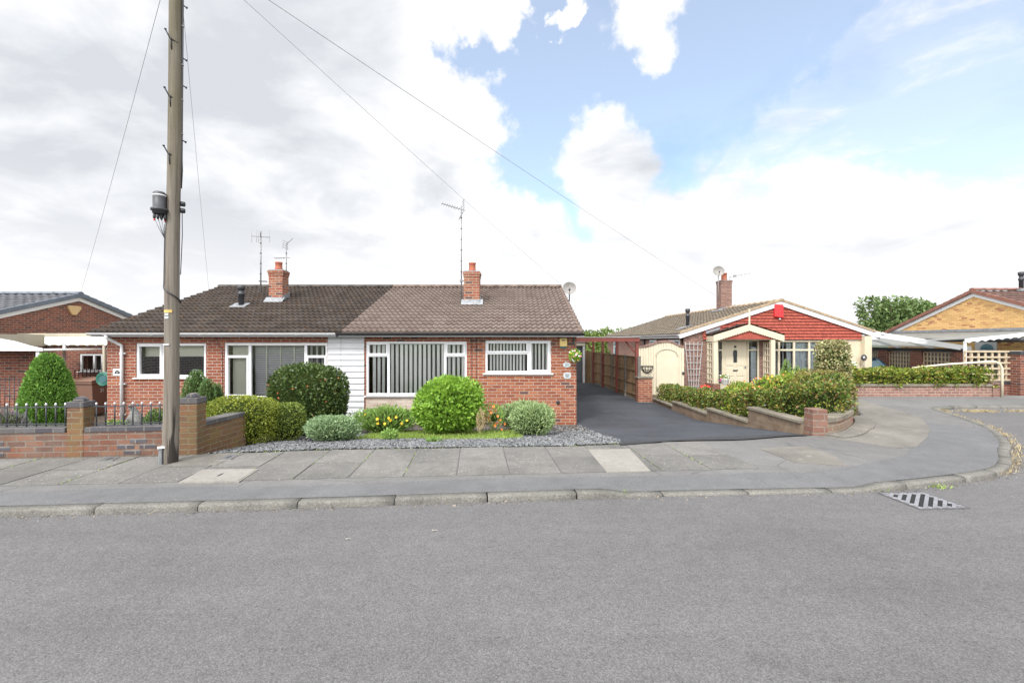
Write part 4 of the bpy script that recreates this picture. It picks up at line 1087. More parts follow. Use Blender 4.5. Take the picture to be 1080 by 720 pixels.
def dish(name, label, loc, pole_h, face, rx=.24, tiltz=.35):
    t = thing(name, label, 'satellite dish', loc)
    b = MB(); b.tube([(0, 0, 0), (0, 0, pole_h)], .02, 8); b.build('pole', M['aluminium'], t)
    ax = Vector((*face, tiltz)).normalized(); c = Vector((0, 0, pole_h + .02)) + ax * .08
    b = MB(); prof = [(rx * k / 7, .10 * (k / 7) ** 2) for k in range(8)]
    b.lathe(prof + [(rx + .006, .103)] + [(rx * k / 7, .10 * (k / 7) ** 2 - .008) for k in range(7, -1, -1)], c - ax * .06, 28, ax)
    b.build('reflector', M['dish'], t)
    b = MB(); lo = c + ax * .30 - Vector((0, 0, .16)); b.bar(c - Vector((0, 0, rx * .9)) + ax * .03, lo, .018); b.lathe([(.03, -.04), (.035, .05), (.02, .06)], lo, 10, -ax); b.build('receiver_arm', M['grey_iron'], t)
dish('satellite_dish', 'white satellite dish on a short pole by the brown roof gable end', (wx(600.5, 15.2), 15.2, wz(318, 15.2)), .38, (-.1, -.95), .22)
b = MB(); 
# =================================================================== bungalow across the drive (gable to the road)
AX, AY, TH = 7.09, 18.8, 0.052
rc = thing('gabled_bungalow', 'bungalow with red tile hung gable, cream porch and cream front door', 'house', (AX, AY, HB), TH)
def lx(u, y=0.0):
    """local x of the point of the local plane y that lies on pixel column u"""
    k = (u - 540) / F; c, s = math.cos(TH), math.sin(TH)
    # world X = AX + x c - y s ; Y = AY + x s + y c
    return (k * (AY + y * c) - AX + y * s) / (c - k * s)
def lz(v, x=4.0, y=0.0): return wz(v, AY + x * math.sin(TH) + y * math.cos(TH)) - HB
WC = lx(907.5); DC_ = 12.0; XR = 4.08; ZRC = 3.72; ZEC = 2.36; EO = 0.22
ZW = 2.24
slope = (ZRC - ZEC) / (XR + EO)
def roofz(x): return ZRC - slope * abs(x - XR)
dx0, dx1 = lx(756.5), lx(801); dzt = lz(358.2)
wx0, wx1 = lx(813), lx(892)
wzb, wzt = 0.55, lz(358.8, 5.5)
b = MB()
wall_open(b, 0, WC, -.3, ZW, [(dx0, dx1, -.3, dzt), (wx0, wx1, wzb, wzt)], 0, .25)
b.box(0.002, .25, .25, DC_ - .25, -.3, ZW); b.box(WC - .25, WC - .002, .25, DC_ - .25, -.3, ZW); b.box(0, WC, DC_ - .25, DC_, -.3, ZW)
for y in (0.0, DC_ - .25):
    b.prism([Vector((0, y, ZW)), Vector((WC, y, ZW)), Vector((WC, y, roofz(WC) - .1)), Vector((XR, y, ZRC - .1)), Vector((0, y, roofz(0) - .1))], (0, .25, 0))
b.build('wall', M['brick_mauve'], rc)
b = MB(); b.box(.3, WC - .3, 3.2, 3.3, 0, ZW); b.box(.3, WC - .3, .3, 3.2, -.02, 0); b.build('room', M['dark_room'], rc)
# roof
b = MB()
up = Vector((XR + EO, 0, ZRC - ZEC)); LL = up.length
tiles(b, (-EO, DC_ + .1, ZEC), (0, -1, 0), up, DC_ + .25, LL, .30, .30, .028, .03, seed=9)
up2 = Vector((-(WC + .75 - XR), 0, ZRC - roofz(WC + .75)))
tiles(b, (WC + .75, -.15, roofz(WC + .75)), (0, 1, 0), up2, DC_ + .25, up2.length, .30, .30, .028, .03, seed=10)
roofc = b.build('roof', M['roof_brown'], rc)
b = MB(); ridge(b, (XR, -.17, ZRC + .04), (XR, DC_ + .1, ZRC + .04)); b.build('ridge_tiles', M['ridge_tan'], roofc)
b = MB()
for xe, ze in ((-EO, ZEC), (WC + .75, roofz(WC + .75))):
    b.prism([Vector((xe, -.16, ze + .0)), Vector((XR, -.16, ZRC + .0)), Vector((XR, -.16, ZRC + .09)), Vector((xe, -.16, ze + .085))], (0, .14, 0))
b.build('verge', M['ridge_tan'], roofc)
b = MB()   # bargeboards
for xe in (-EO, WC + .75):
    ze = roofz(xe)
    b.prism([Vector((xe, -.13, ze - .19)), Vector((XR, -.13, ZRC - .19)), Vector((XR, -.13, ZRC - .002)), Vector((xe, -.13, ze - .002))], (0, .03, 0))
b.box(WC + .35, WC + .75, -.128, .2, roofz(WC + .75) - .24, roofz(WC + .75) - .02)
b.build('bargeboard', M['white'], rc)
b = MB(); b.box(-.19, -.165, .0, DC_, ZEC - .17, ZEC - .01); b.box(-.165, 0, 0, DC_, ZEC - .17, ZEC - .155); b.build('fascia', M['white_soft'], rc)
gb = MB()
# side gutter along y: half round
gb.sm = True; rg = []
for y in (-.05, DC_):
    rg.append([gb.addv((-EO - .02 - .06 * math.cos(math.pi * j / 8), y, ZEC - .02 - .06 * math.sin(math.pi * j / 8))) for j in range(9)])
for j in range(8): gb.fi((rg[0][j], rg[0][j + 1], rg[1][j + 1], rg[1][j]))
gb.build('gutter', M['white'], rc)
# red tile hanging
b = MB(); zc = dzt + .02; k = 0; rows = 11; hh = (ZRC - .2 - zc) / rows
while zc < ZRC - .22:
    z2 = zc + hh
    def lim(z):   # verge at height z
        return XR - (ZRC - .17 - z) / slope, XR + (ZRC - .17 - z) / slope
    a0, c0 = lim(zc); a1, c1 = lim(z2); a0, a1 = max(a0, lx(741)), max(a1, lx(741)); c0, c1 = min(c0, WC + .0), min(c1, WC + .0)
    if c1 - a1 > .05:
        n = max(1, int((c0 - a0) / .17)); rr = random.Random(k)
        for i in range(n):
            xa, xb = a0 + (c0 - a0) * i / n, a0 + (c0 - a0) * (i + 1) / n; xa1, xb1 = a1 + (c1 - a1) * i / n, a1 + (c1 - a1) * (i + 1) / n
            j = rr.uniform(-.004, .004)
            b.face([(xa + .003, -.085 + j, zc), (xb - .003, -.085 + j, zc), (xb1 - .003, -.018, z2 + .03), (xa1 + .003, -.018, z2 + .03)])
            b.face([(xa + .003, -.02, zc + .012), (xb - .003, -.02, zc + .012), (xb - .003, -.085 + j, zc), (xa + .003, -.085 + j, zc)])
    zc = z2; k += 1
b.face([(lx(741), -.014, dzt + .02), (WC, -.014, dzt + .02), (WC, -.014, roofz(WC) - .17), (XR, -.014, ZRC - .17), (lx(741), -.014, roofz(lx(741)) - .17)])
b.build('hung_tiles', M['tile_hung'], rc)
# cream rendered end pier and return
b = MB(); b.box(lx(886), WC + .0, -.008, -.002, -.3, dzt + .02); b.box(WC + .004, WC + .31, -.22, .6, -.3, roofz(WC + .4) - .2); b.build('rendered_pier', M['cream_wall'], rc)
# front door set: cream frame, door, sidelights
b = MB(); y0, y1 = .02, .1; f = .07
dl, dr_, sl1 = lx(762.6), lx(788.8), lx(801)
b.box(dx0, dx1, y0, y1, dzt - f, dzt)
for x in (dx0, dl - f / 2, dr_ - f * .2, dx1 - f): b.box(x, x + f, y0 - .004, y1 - .004, -.05, dzt - f)
for a, c in ((dx0 + f, dl - f / 2), (dr_ + f * .8, dx1 - f)):
    b.box(a, c, y0, y1, lz(369.8), lz(368.2)); b.box(a, c, y0, y1, .0, .30)
fr_ = b.build('door_frame', M['cream'], rc, bevel=.006)
for a, c in ((dx0 + f, dl - f / 2), (dr_ + f * .8, dx1 - f)):
    g = MB(); g.face([(a, .06, .3), (c, .06, .3), (c, .06, dzt - f), (a, .06, dzt - f)]); g.build('sidelight_glass', M['glass'], fr_)
    g = MB()
    for q in range(1, 3): g.box(a + (c - a) * q / 3 - .004, a + (c - a) * q / 3 + .004, .05, .056, .3, dzt - f)
    z = .45
    while z < dzt - .1: g.box(a, c, .05, .056, z - .004, z + .004); z += .17
    g.build('glazing_lead', M['lead'], fr_)
g = MB(); a, c = dr_ + f * .8, dx1 - f; g.box(a + .15, c, .14, .15, .3, dzt - .3); g.build('net_curtain', M['curtain'], fr_)
b = MB(); a, c = dl + f / 2, dr_ - f * .2
b.box(a, c, .05, .1, .0, dzt - f)
xm = (a + c) / 2
for x_ in (a + .1, xm + .06):
    w_ = (c - a) / 2 - .17
    for z0_, z1_ in ((.18, .55), (.62, .95), (1.05, 1.42)):
        b.box(x_, x_ + w_, .035, .05, z0_, z1_)
door = b.build('door', M['cream'], rc, bevel=.008)
g = MB(); g.prism([Vector((xm + q * .085, .049, lz(v_))) for q, v_ in ((-1, 382), (1, 382), (1, 370.5), (.6, 369), (-.6, 369), (-1, 370.5))], (0, -.014, 0)); g.build('door_light', M['dark_glass'], door)
g = MB(); g.lathe([(.05, 0), (.05, .02), (.03, .03)], (xm, .05, lz(365.5)), 14, (0, -1, 0)); g.build('knocker', M['black_iron'], door)
g = MB(); g.box(xm - .11, xm + .11, .03, .05, lz(391.3), lz(389.8)); g.build('letterbox', M['grey_iron'], door)
g = MB(); g.box(c - .08, c - .05, .02, .05, lz(388.5), lz(385.5)); g.tube([(c - .065, .02, lz(387)), (c - .16, .015, lz(387))], .01, 8); g.build('handle', M['aluminium'], door)
# big leaded window
ws = [lx(822), lx(838), lx(854), lx(871)]
w = window(rc, wx0, wx1, wzb, wzt, ws, [(wx0, wx1, lz(369, 5.5))], fr=.075, mat=M['cream'], sill=True)
g = MB()
for k, (a, c) in enumerate(((wx0, ws[0]), (ws[0], ws[1]), (ws[1], ws[2]), (ws[2], ws[3]))):
    x = a + .07
    while x < c - .04: g.tube([(x, .2 + .02 * math.sin(x * 40), wzb), (x, .2 + .02 * math.sin(x * 40), wzt - .1)], .022, 6, False); x += .038 if k in (2, 3) or x > c - .28 else .2
g.build('net_curtain', M['curtain'], w)
g = MB(); x = wx0 + .12
while x < wx1: g.box(x - .004, x + .004, .048, .054, wzb + .08, wzt - .06); x += .145
for z in (wzb + .2, wzb + .38, wzb + .56, wzb + .74, wzt - .17): g.box(wx0 + .05, wx1 - .05, .047, .053, z - .004, z + .004)
g.build('glazing_lead', M['lead'], w)
# porch: posts, tiled gable roof, scalloped boards, glazed cheek
PY = -.65
px0, px1, pxm = lx(752.5, PY), lx(826.8, PY), lx(789.8, PY)
pza, pze = lz(342, 2, PY), lz(353.6, 2, PY)
b = MB()
n = 15
for s_, xe in ((-1, px0), (1, px1)):
    pts_t = [Vector((xe, PY, pze)), Vector((pxm, PY, pza))]
    lowc = []
    for k in range(n * 4 + 1):
        t_ = k / (n * 4); x = xe + (pxm - xe) * t_
        z = pze + (pza - pze) * t_ - .235 - .03 * abs(math.sin(math.pi * t_ * n))
        lowc.append(Vector((x, PY, z)))
    b.prism(pts_t + lowc[::-1], (0, -.035, 0))
b.box(pxm - .03, pxm + .03, PY - .045, PY - .03, pza - .1, lz(325.5, 2, PY))
pb = b.build('porch_bargeboard', M['cream'], rc)
b = MB()
for s_, xe in ((-1, px0), (1, px1)):
    d = Vector((pxm - xe, 0, pza - pze))
    if s_ < 0: tiles(b, (xe - .03, -.005, pze + .02), (0, -1, 0), d, .65, d.length, .2, .22, .02, .02, seed=31)
    else: tiles(b, (xe + .03, PY - .0, pze + .02), (0, 1, 0), d, .645, d.length, .2, .22, .02, .02, seed=32)
b.build('porch_roof', M['roof_left'], rc)
b = MB()
b.prism([Vector((px0 - .04, 0, pze + .07)), Vector((px0 + .55, 0, pze + .07 + .6 * (pza - pze) / (pxm - px0))), Vector((px0 + .55, 0, pze + .17 + .6 * (pza - pze) / (pxm - px0))), Vector((px0 - .04, 0, pze + .18))], (0, -.12, 0)); b.build('porch_flashing', M['lead'], rc)
b = MB(); zt_ = lz(357.6, 2, PY)
b.prism([Vector((px0 + .25, PY + .03, zt_)), Vector((px1 - .25, PY + .03, zt_)), Vector((pxm + .1, PY + .03, pza - .14)), Vector((pxm - .1, PY + .03, pza - .14))], (0, .04, 0))
b.build('porch_pediment', M['tile_hung'], rc)
b = MB(); b.box(px0, px1, PY + .075, -.05, zt_ - .03, zt_ - .005); b.box(px0, px0 + .04, PY + .0, -.01, pze - .25, pze - .02); b.box(px1 - .04, px1, PY, -.01, pze - .25, pze - .02)
p1 = lx(752.3, PY) + .02; p2 = lx(817, PY) - .14
for x in (p1, p2): b.box(x, x + .17, PY + .0, PY + .13, lz(404.5, 2, PY), zt_ - .03)
b.build('porch_frame', M['cream'], rc, bevel=.006)
for x in (p1 + .01, p2 + .03):
    b = MB()
    for z in (.25, .5, .75, 1.0, 1.25, 1.5, 1.75, 2.0): b.box(x, x + .04, PY + .14, -.03, z - .02, z + .02)
    for y in (PY + .16, PY + .32, PY + .48, -.06): b.box(x + .002, x + .038, y - .015, y + .015, .25, 2.0)
    b.build('porch_lattice', M['cream'], rc)
for x in (p1 - .05, p2 - .02):
    b = MB(); b.box(x, x + .3, PY - .04, -.01, -.3, lz(404.8, 2, PY)); b.build('porch_plinth', M['brick_dark'], rc)
# chimney through the ridge
cyc = 4.4; cxc = XR - .03
cC = chimney(rc, cxc, cyc, ZRC, 0.56, .50, lz(296.5, 4, cyc), .38, M['brick_mauve'], .15)
flashing(cC, [Vector((cxc - .5, cyc - .40, roofz(cxc - .5) + .05)), Vector((cxc + .4, cyc - .40, ZRC + .02)), Vector((cxc + .4, cyc - .40, ZRC + .2)), Vector((cxc - .5, cyc - .40, roofz(cxc - .5) + .15))], (0, .02, 0))
flashing(cC, [Vector((cxc - .62, cyc - .55, roofz(cxc - .62) + .06)), Vector((cxc - .37, cyc - .55, roofz(cxc - .37) + .06)), Vector((cxc - .37, cyc + .4, roofz(cxc - .37) + .06)), Vector((cxc - .62, cyc + .4, roofz(cxc - .62) + .06))], (0, 0, .015))
yv = 1.45; xv = lx(725.3, yv)
soil_vent(rc, (xv, yv, roofz(xv)), .82, .075)
b = MB(); b.prism([Vector((xv - .5, yv - .2, roofz(xv - .5) + .05)), Vector((xv + .16, yv - .2, roofz(xv + .16) + .05)), Vector((xv + .16, yv + .2, roofz(xv + .16) + .05)), Vector((xv - .5, yv + .2, roofz(xv - .5) + .05))], (0, 0, .015)); b.build('vent_flashing', M['lead'], roofc)
# side windows seen over the fence
def side_window(y0, y1, z0, z1):
    b = MB(); x0, x1 = -.03, -.002; f = .07
    b.box(x0, x1, y0, y1, z0, z0 + f); b.box(x0, x1, y0, y1, z1 - f, z1); b.box(x0, x1, y0, y0 + f, z0 + f, z1 - f); b.box(x0, x1, y1 - f, y1, z0 + f, z1 - f)
    if y1 - y0 > 1: b.box(x0, x1, (y0 + y1) / 2 - .03, (y0 + y1) / 2 + .03, z0 + f, z1 - f)
    b.box(x0 + .001, x1, y0 + f, y1 - f, z1 - .42, z1 - .36)
    w_ = b.build('window', M['white'], rc, bevel=.005)
    b = MB(); b.box(-.012, -.006, y0 + f, y1 - f, z0 + f, z1 - f); b.build('glass', M['car_glass'], w_)
side_window(.35, 1.55, 1.55, 2.12); side_window(3.0, 3.9, .9, 2.12); side_window(9.6, 10.4, .9, 2.12)
b = MB(); b.tube([(-.07, 4.6, 0), (-.07, 4.6, ZEC - .1)], .05, 10); b.build('downpipe', M['black_plastic'], rc)

def on_c(u, v, y, name, label, cat):
    x = lx(u, y); z = lz(v, x, y); c, s = math.cos(TH), math.sin(TH)
    return thing(name, label, cat, (AX + x * c - y * s, AY + x * s + y * c, HB + z), TH)
t = on_c(820, 336.5, -.05, 'alarm_box', 'red alarm box on the red tile hung gable', 'alarm box')
b = MB(); b.prism([(-.19, 0, .09), (.19, 0, .05), (.19, 0, .60), (-.17, 0, .62), (-.19, 0, .58)], (0, -.12, 0)); b.build('cover', M['red_box'], t, bevel=.02)
b = MB(); b.lathe([(.04, 0), (.045, .05), (.02, .07)], (.06, -.06, .03), 12, (0, 0, -1)); b.build('strobe', M['silver'], t)
t = on_c(911, 377, -.23, 'wall_plaque', 'round grey plaque on the cream end pier beside the car port', 'plaque')
b = MB(); b.lathe([(.13, 0), (.13, .015), (.11, .03), (.09, .02), (0, .02)], (0, 0, 0), 24, (0, -1, 0)); b.build('plate', M['grey_iron'], t)
b = MB(); b.lathe([(.06, .02), (.05, .035), (0, .04)], (0, 0, 0), 16, (0, -1, 0)); b.build('boss', M['silver'], t)
b = MB(); b.box(-.05, .05, -.012, -.001, -.26, -.22); b.box(-.035, .035, -.012, -.001, -.31, -.275); b.build('lettering', M['silver'], t)
# fan trellis on the wall
t = on_c(731.5, 412, -.03, 'fan_trellis', 'grey wooden fan trellis on the wall beside the porch', 'trellis')
b = MB()
for k in range(5):
    s_ = (k - 2) / 2; b.bar((s_ * .17, -.01, 0), (s_ * .36, -.01, 2.02), .028, .02, (0, 1, 0))
for z in (.18, .42, .66, .90, 1.16, 1.42, 1.68, 1.92):
    e = .17 + .19 * z / 2.02 + .03; b.bar((-e, -.028, z), (e, -.028, z), .022, .014, (0, 1, 0))
b.build('lattice', M['grey_trellis'], t)
# dish and aerial on the chimney
def to_w(x, y, z): c, s = math.cos(TH), math.sin(TH); return (AX + x * c - y * s, AY + x * s + y * c, HB + z)
dc = AY + cyc
t0 = to_w(cxc - .46, cyc - .3, lz(318, 4, cyc))
dish('satellite_dish', 'white satellite dish on a tall pole beside the far bungalow chimney', t0, (318 - 288) / F * dc, (-.25, -.95), .27)
t = thing('tv_aerial', 'small television aerial behind the far bungalow chimney', 'aerial', to_w(cxc + .3, cyc + .1, lz(300, 4, cyc)))
b = MB(); b.tube([(0, 0, 0), (.06, 0, .42)], .014, 6); b.build('mast', M['aluminium'], t)
b = MB(); z = .40; b.bar((.02, 0, z), (1.0, -.3, z + .16), .018)
for k in range(8): x = .1 + k * .12; e = .14; b.tube([(x, -.3 * x, z + .16 * x - e), (x, -.3 * x, z + .16 * x + e)], .005, 5)
b.box(.22, .34, -.12, -.04, z - .0, z + .09)
b.build('aerial_array', M['aluminium'], t)

# =================================================================== cream gate wall between fence and bungalow
gy = 17.6
t = thing('garden_gate_wall', 'cream boarded gate with an arched door and curved brick coping', 'gate', (wx(673, gy), gy, -.5))
gx = lambda u: wx(u, gy) - wx(673, gy); gz = lambda v: wz(v, gy) + .5
GW = gx(721.5)
top = [(gx(673), gz(366.5)), (gx(680), gz(366.0)), (gx(686), gz(364.5)), (gx(692), gz(362.3)), (gx(698), gz(361)), (gx(703), gz(360.6)), (gx(708), gz(361.2)), (gx(713), gz(363.6)), (gx(717), gz(365.6)), (GW, gz(366.3))]
b = MB()
n = 18
for k in range(n):
    xa, xb = GW * k / n, GW * (k + 1) / n - .008
    za = np.interp((xa + xb) / 2, [p[0] for p in top], [p[1] for p in top])
    b.box(xa, xb, -.022, -.002, -.1, float(za))
b.box(0, GW, 0, .03, -.1, min(p[1] for p in top) - .02)
b.build('boarding', M['cream'], t, bevel=.004)
b = MB()
for k in range(len(top) - 1):
    (xa, za), (xb, zb) = top[k], top[k + 1]
    b.prism([Vector((xa, -.06, za)), Vector((xb, -.06, zb)), Vector((xb, -.06, zb + .065)), Vector((xa, -.06, za + .065))], (0, .22, 0))
b.build('coping', M['brick_mauve'], t)
b = MB(); ax0, ax1 = gx(692), gx(713.5); az = gz(375)
b.box(ax0, ax1, -.05, -.023, -.05, az)
b.prism([Vector(((ax0 + ax1) / 2 + (ax1 - ax0) / 2 * math.cos(a), -.023, az + .24 * math.sin(a))) for a in [math.pi * k / 14 for k in range(15)]], (0, -.027, 0))
gd = b.build('door', M['cream'], t, bevel=.006)
b = MB()
for k in range(14):
    a0, a1 = math.pi * k / 14, math.pi * (k + 1) / 14; cxm = (ax0 + ax1) / 2; r1 = (ax1 - ax0) / 2
    P0 = [Vector((cxm + (r1 + q) * math.cos(a), -.024, az + (.24 + q) * math.sin(a))) for a, q in ((a0, .0), (a1, .0), (a1, .035), (a0, .035))]
    b.prism(P0, (0, -.05, 0))
b.build('door_hood', M['beige'], t)
b = MB(); b.lathe([(.05, 0), (.055, .04), (.03, .07), (0, .075)], (gx(720.3), -.03, gz(393.2)), 12, (0, -1, 0)); b.build('handle', M['black_iron'], t)
t = thing('wall_basket', 'half round black iron wall basket on the cream gate boards', 'wall basket', (wx(682.3, gy - .03), gy - .03, wz(386, gy - .03)))
b = MB(); rw, hw_ = .24, .27
ring = [Vector((rw * math.cos(a), -.17 * math.sin(a), 0)) for a in [math.pi * k / 12 for k in range(13)]]
b.tube(ring, .016, 6); b.bar((-rw, 0, 0), (rw, 0, 0), .03)
for k in range(0, 13, 2):
    p = ring[k]; b.tube([p, p * .85 + Vector((0, 0, -.12)), p * .5 + Vector((0, 0, -.22)), Vector((0, -.01, -hw_))], .013, 6)
b.tube([r_ * .8 + Vector((0, 0, -.14)) for r_ in ring], .010, 6)
b.build('cage', M['black_iron'], t)

# =================================================================== car port, fence and garage down the drive
t = thing('carport', 'red stained timber car port with a flat roof over the driveway', 'car port', (4.3, 15.6, -.5))
def fl(y): return 4.30 - 0.052 * (y - 15.6)      # fence line
bx0 = 1.62 - 4.3
b = MB(); b.box(bx0, .06, -.05, .0, 2.09, 2.235); b.build('front_beam', M['red_wood'], t, bevel=.005)
b = MB(); b.prism([Vector((bx0, -.09, 2.245)), Vector((.12, -.09, 2.245)), Vector((fl(22.3) - 4.3 + .12, 6.7, 2.245)), Vector((bx0, 6.7, 2.245))], (0, 0, .01)); b.build('roof_sheet', M['clear_sheet'], t)
for y in (15.6, 18.05, 20.3, 22.1):
    b = MB(); x = fl(y) - 4.3; b.box(x - .05, x + .05, y - 15.6 + .004, y - 15.6 + .104, -.1, 2.09 if y < 16 else 2.24); b.build('post', M['red_wood'], t, bevel=.005)
for y in (15.65, 22.1):
    b = MB(); x = fl(y) - 4.3; b.bar((x - .04, y - 15.6 + .05, 1.72), (x - .38, y - 15.6 + .05, 2.1), .07, .05); b.build('brace', M['red_wood'], t)
b = MB(); b.bar((fl(15.7) - 4.3, .11, 2.16), (fl(22) - 4.3, 6.4, 2.16), .06, .14); b.build('side_beam', M['red_wood'], t)
t = thing('timber_fence', 'brown boarded fence panels between concrete posts along the driveway', 'fence', (4.38, 15.5, -.5))
ys = [15.55, 17.05, 18.85, 20.65, 22.45]
for i in range(len(ys) - 1):
    ya, yb_ = ys[i] + .06, ys[i + 1] - .06; p = Vector((fl(ya) + .04 - 4.38, ya - 15.5, .0)); q = Vector((fl(yb_) + .04 - 4.38, yb_ - 15.5, 0))
    d = q - p; sd = Vector((-d.y, d.x, 0)).normalized()
    b = MB(); b.obox(p + Vector((0, 0, .12)), d, sd * -.02, Vector((0, 0, 1.43))); pn = b.build('fence_panel', M['fence'], t)
    b = MB()
    for z in (.22, .62, 1.08): b.obox(p + sd * .028 + Vector((0, 0, z)), d, sd * -.027, Vector((0, 0, .07)))
    b.obox(p + sd * .03 + Vector((0, 0, 1.55)), d, sd * -.07, Vector((0, 0, .03))); b.build('fence_rail', M['fence'], pn)
    b = MB(); b.obox(p + sd * .005 + Vector((0, 0, -.08)), d, sd * -.04, Vector((0, 0, .195))); b.build('gravel_board', M['concrete'], pn)
for y in ys:
    b = MB(); x = fl(y) + .04 - 4.38; b.box(x - .05, x + .05, y - 15.5 - .05, y - 15.5 + .05, -.2, 1.6); b.build('fence_post', M['concrete'], t, bevel=.006)
t = thing('garage', 'flat roofed garage with a dark grey door at the end of the driveway', 'garage', (1.2, 22.6, -.6))
b = MB(); wall_open(b, 0, 2.45, -.1, 2.15, [(.15, 2.30, -.1, 1.98)]); b.box(.0, .2, .28, 5, -.1, 2.15); b.box(2.25, 2.45, .28, 5, -.1, 2.15); b.box(0, 2.45, 5, 5.2, -.1, 2.15); b.build('wall', M['brick_dark'], t)
b = MB(); b.box(.16, 2.29, .08, .12, -.05, 1.97)
for k in range(8): b.box(.2, 2.25, .06, .08, k * .24 + .01, k * .24 + .225)
b.build('garage_door', M['garage_grey'], t, bevel=.004)
for xa in (2.305, .02):
    b = MB(); b.box(xa, xa + .115, -.03, .05, -.05, 2.0); b.build('door_jamb', M['white_soft'], t)
b = MB(); b.box(.02, 2.43, -.05, -.005, 1.985, 2.14); b.build('door_lintel', M['beige'], t)
b = MB(); b.box(-.1, 2.55, -.1, 5.3, 2.152, 2.25); b.build('roof', M['felt'], t)
t = thing('timber_gate', 'narrow dark timber gate between the garage and the fence panels', 'gate', (3.66, 22.75, -.6))
b = MB()
for k in range(3): b.box(.002 + k * .112, .108 + k * .112, 0, .025, .05, 1.72)
b.build('boarding', M['fence'], t)
b = MB()
for z in (.2, 1.4): b.box(0, .335, .027, .06, z, z + .09)
b.build('gate_rail', M['fence'], t)
# =================================================================== neighbour on the left: ridge along the road, gable facing the drive
GX = -16.2; GYa = 17.0; GH = 4.8
def lv(v, d): return wz(v, d) - HB
rl = thing('neighbour_bungalow', 'brick bungalow with a grey tiled roof and blue grey verge tiles behind the clipped conifer', 'house', (GX, GYa - GH, HB))
zra = wz(311, GYa) - HB; sl_l = 0.30; zea = zra - sl_l * (GH + .3)
b = MB()
nwin = [(-3.0, -1.2, .75, 1.95), (-7.2, -4.4, .55, 1.95)]
wall_open(b, -9, 0, -.3, zea + .0, nwin, 0, .28)
b.prism([Vector((0, .28, -.3)), Vector((0, 2 * GH, -.3)), Vector((0, 2 * GH, zea + .09 - .1)), Vector((0, GH, zra - .14)), Vector((0, 0.0, zea - .02)), Vector((0, .28, zea - .02))], (-.28, 0, 0))
b.box(-9, 0, 2 * GH - .28, 2 * GH - .002, -.3, zea)
b.build('wall', M['brick_dark'], rl)
for o_ in nwin:
    w = window(rl, *o_, [o_[0] + (o_[1] - o_[0]) * .62], [], fr=.06); vblinds(w, o_[0] + .06, o_[1] - .06, o_[2] + .06, o_[3] - .08, .14, .12, .08, 35)
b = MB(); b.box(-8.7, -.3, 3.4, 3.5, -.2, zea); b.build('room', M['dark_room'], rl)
b = MB(); up = Vector((0, GH + .3, zra - zea))
tiles(b, (-9, -.3, zea), (1, 0, 0), up, 9.1, up.length, .30, .30, .03, .03, seed=41)
tiles(b, (.1, 2 * GH + .3, zea), (-1, 0, 0), Vector((0, -up.y, up.z)), 9.1, up.length, .30, .30, .03, .03, seed=42)
rf = b.build('roof', M['roof_slate'], rl)
b = MB(); ridge(b, (-9, GH, zra + .06), (.12, GH, zra + .06), .11); b.build('ridge_tiles', M['ridge_slate'], rf)
b = MB()   # dry verge caps stepping up both slopes
for s_ in (-1, 1):
    n = 16
    for k in range(n):
        y0, y1 = GH + s_ * (GH + .3) * (1 - k / n), GH + s_ * (GH + .3) * (1 - (k + 1) / n)
        z0, z1 = zea + (zra - zea) * k / n, zea + (zra - zea) * (k + 1) / n
        b.prism([Vector((.05, y0, z0 - .08)), Vector((.05, y1, z1 - .08)), Vector((.05, y1, z1 + .065)), Vector((.05, y0, z0 + .085))], (.09, 0, 0))
b.build('verge_caps', M['ridge_slate'], rf)
b = MB()
for s_ in (-1, 1):
    ye = GH + s_ * (GH + .3)
    b.prism([Vector((.005, ye, zea - .22)), Vector((.005, GH, zra - .22)), Vector((.005, GH, zra - .07)), Vector((.005, ye, zea - .07))], (.035, 0, 0))
b.build('bargeboard', M['white'], rl)
b = MB(); b.box(.002, .9, .5, 9.4, lv(364.5, 16.5), lv(353.5, 16.5)); b.build('side_fascia', M['beige'], rl)
t = thing('alarm_box', 'cream wedge shaped alarm box high on the left brick gable', 'alarm box', (GX, GYa - .2, wz(331, GYa - .2)))
b = MB(); b.prism([Vector((.002, -.22, .30)), Vector((.002, .22, .30)), Vector((.002, .25, .20)), Vector((.002, .06, -.04)), Vector((.002, -.1, -.04)), Vector((.002, -.25, .20))], (.09, 0, 0)); b.build('cover', M['tan_box'], t, bevel=.02)
# flat canopy and scalloped canopy over the side path
def scallop(name, label, x0, x1, y, z0, z1, n, depth, roof_y, zr, posts, mat=None, slope=0.0, drop=.055):
    t = thing(name, label, 'canopy', (x0, y, z0 - 1.9))
    Z = 1.9; b = MB(); top, low = [], []
    W = x1 - x0
    m = n * 8
    for k in range(m + 1):
        s_ = k / m; top.append(Vector((W * s_, 0, Z + (z1 - z0) + slope * s_))); low.append(Vector((W * s_, 0, Z + slope * s_ - drop * (1 - abs(math.cos(math.pi * s_ * n))) + 0.0 - drop * .0)))
    for k in range(m):
        b.prism([low[k], low[k + 1], top[k + 1], top[k]], (0, .025, 0))
    b.build('valance', mat or M['white'], t)
    b = MB(); b.prism([Vector((0, .03, Z + (z1 - z0) * .9)), Vector((W, .03, Z + (z1 - z0) * .9 + slope)), Vector((W, roof_y, Z + zr + slope)), Vector((0, roof_y, Z + zr))], (0, 0, .02)); b.build('roof_sheet', M['clear_sheet'], t)
    for x, w_, m_ in posts:
        b = MB(); b.box(x - x0, x - x0 + w_, .03, .03 + w_, -.1, Z + .03); b.build('post', m_, t)
    return t
dS = 13.0
tl = scallop('scalloped_canopy', 'white scalloped canopy on thin posts over the path beside the hose reel', wx(47, dS), wx(116, dS), dS, wz(362.2, dS), wz(355.3, dS), 7, .05, 4.5, -.02, [(wx(65, dS), .05, M['white']), (wx(107, dS), .06, M['beige'])], drop=.06)
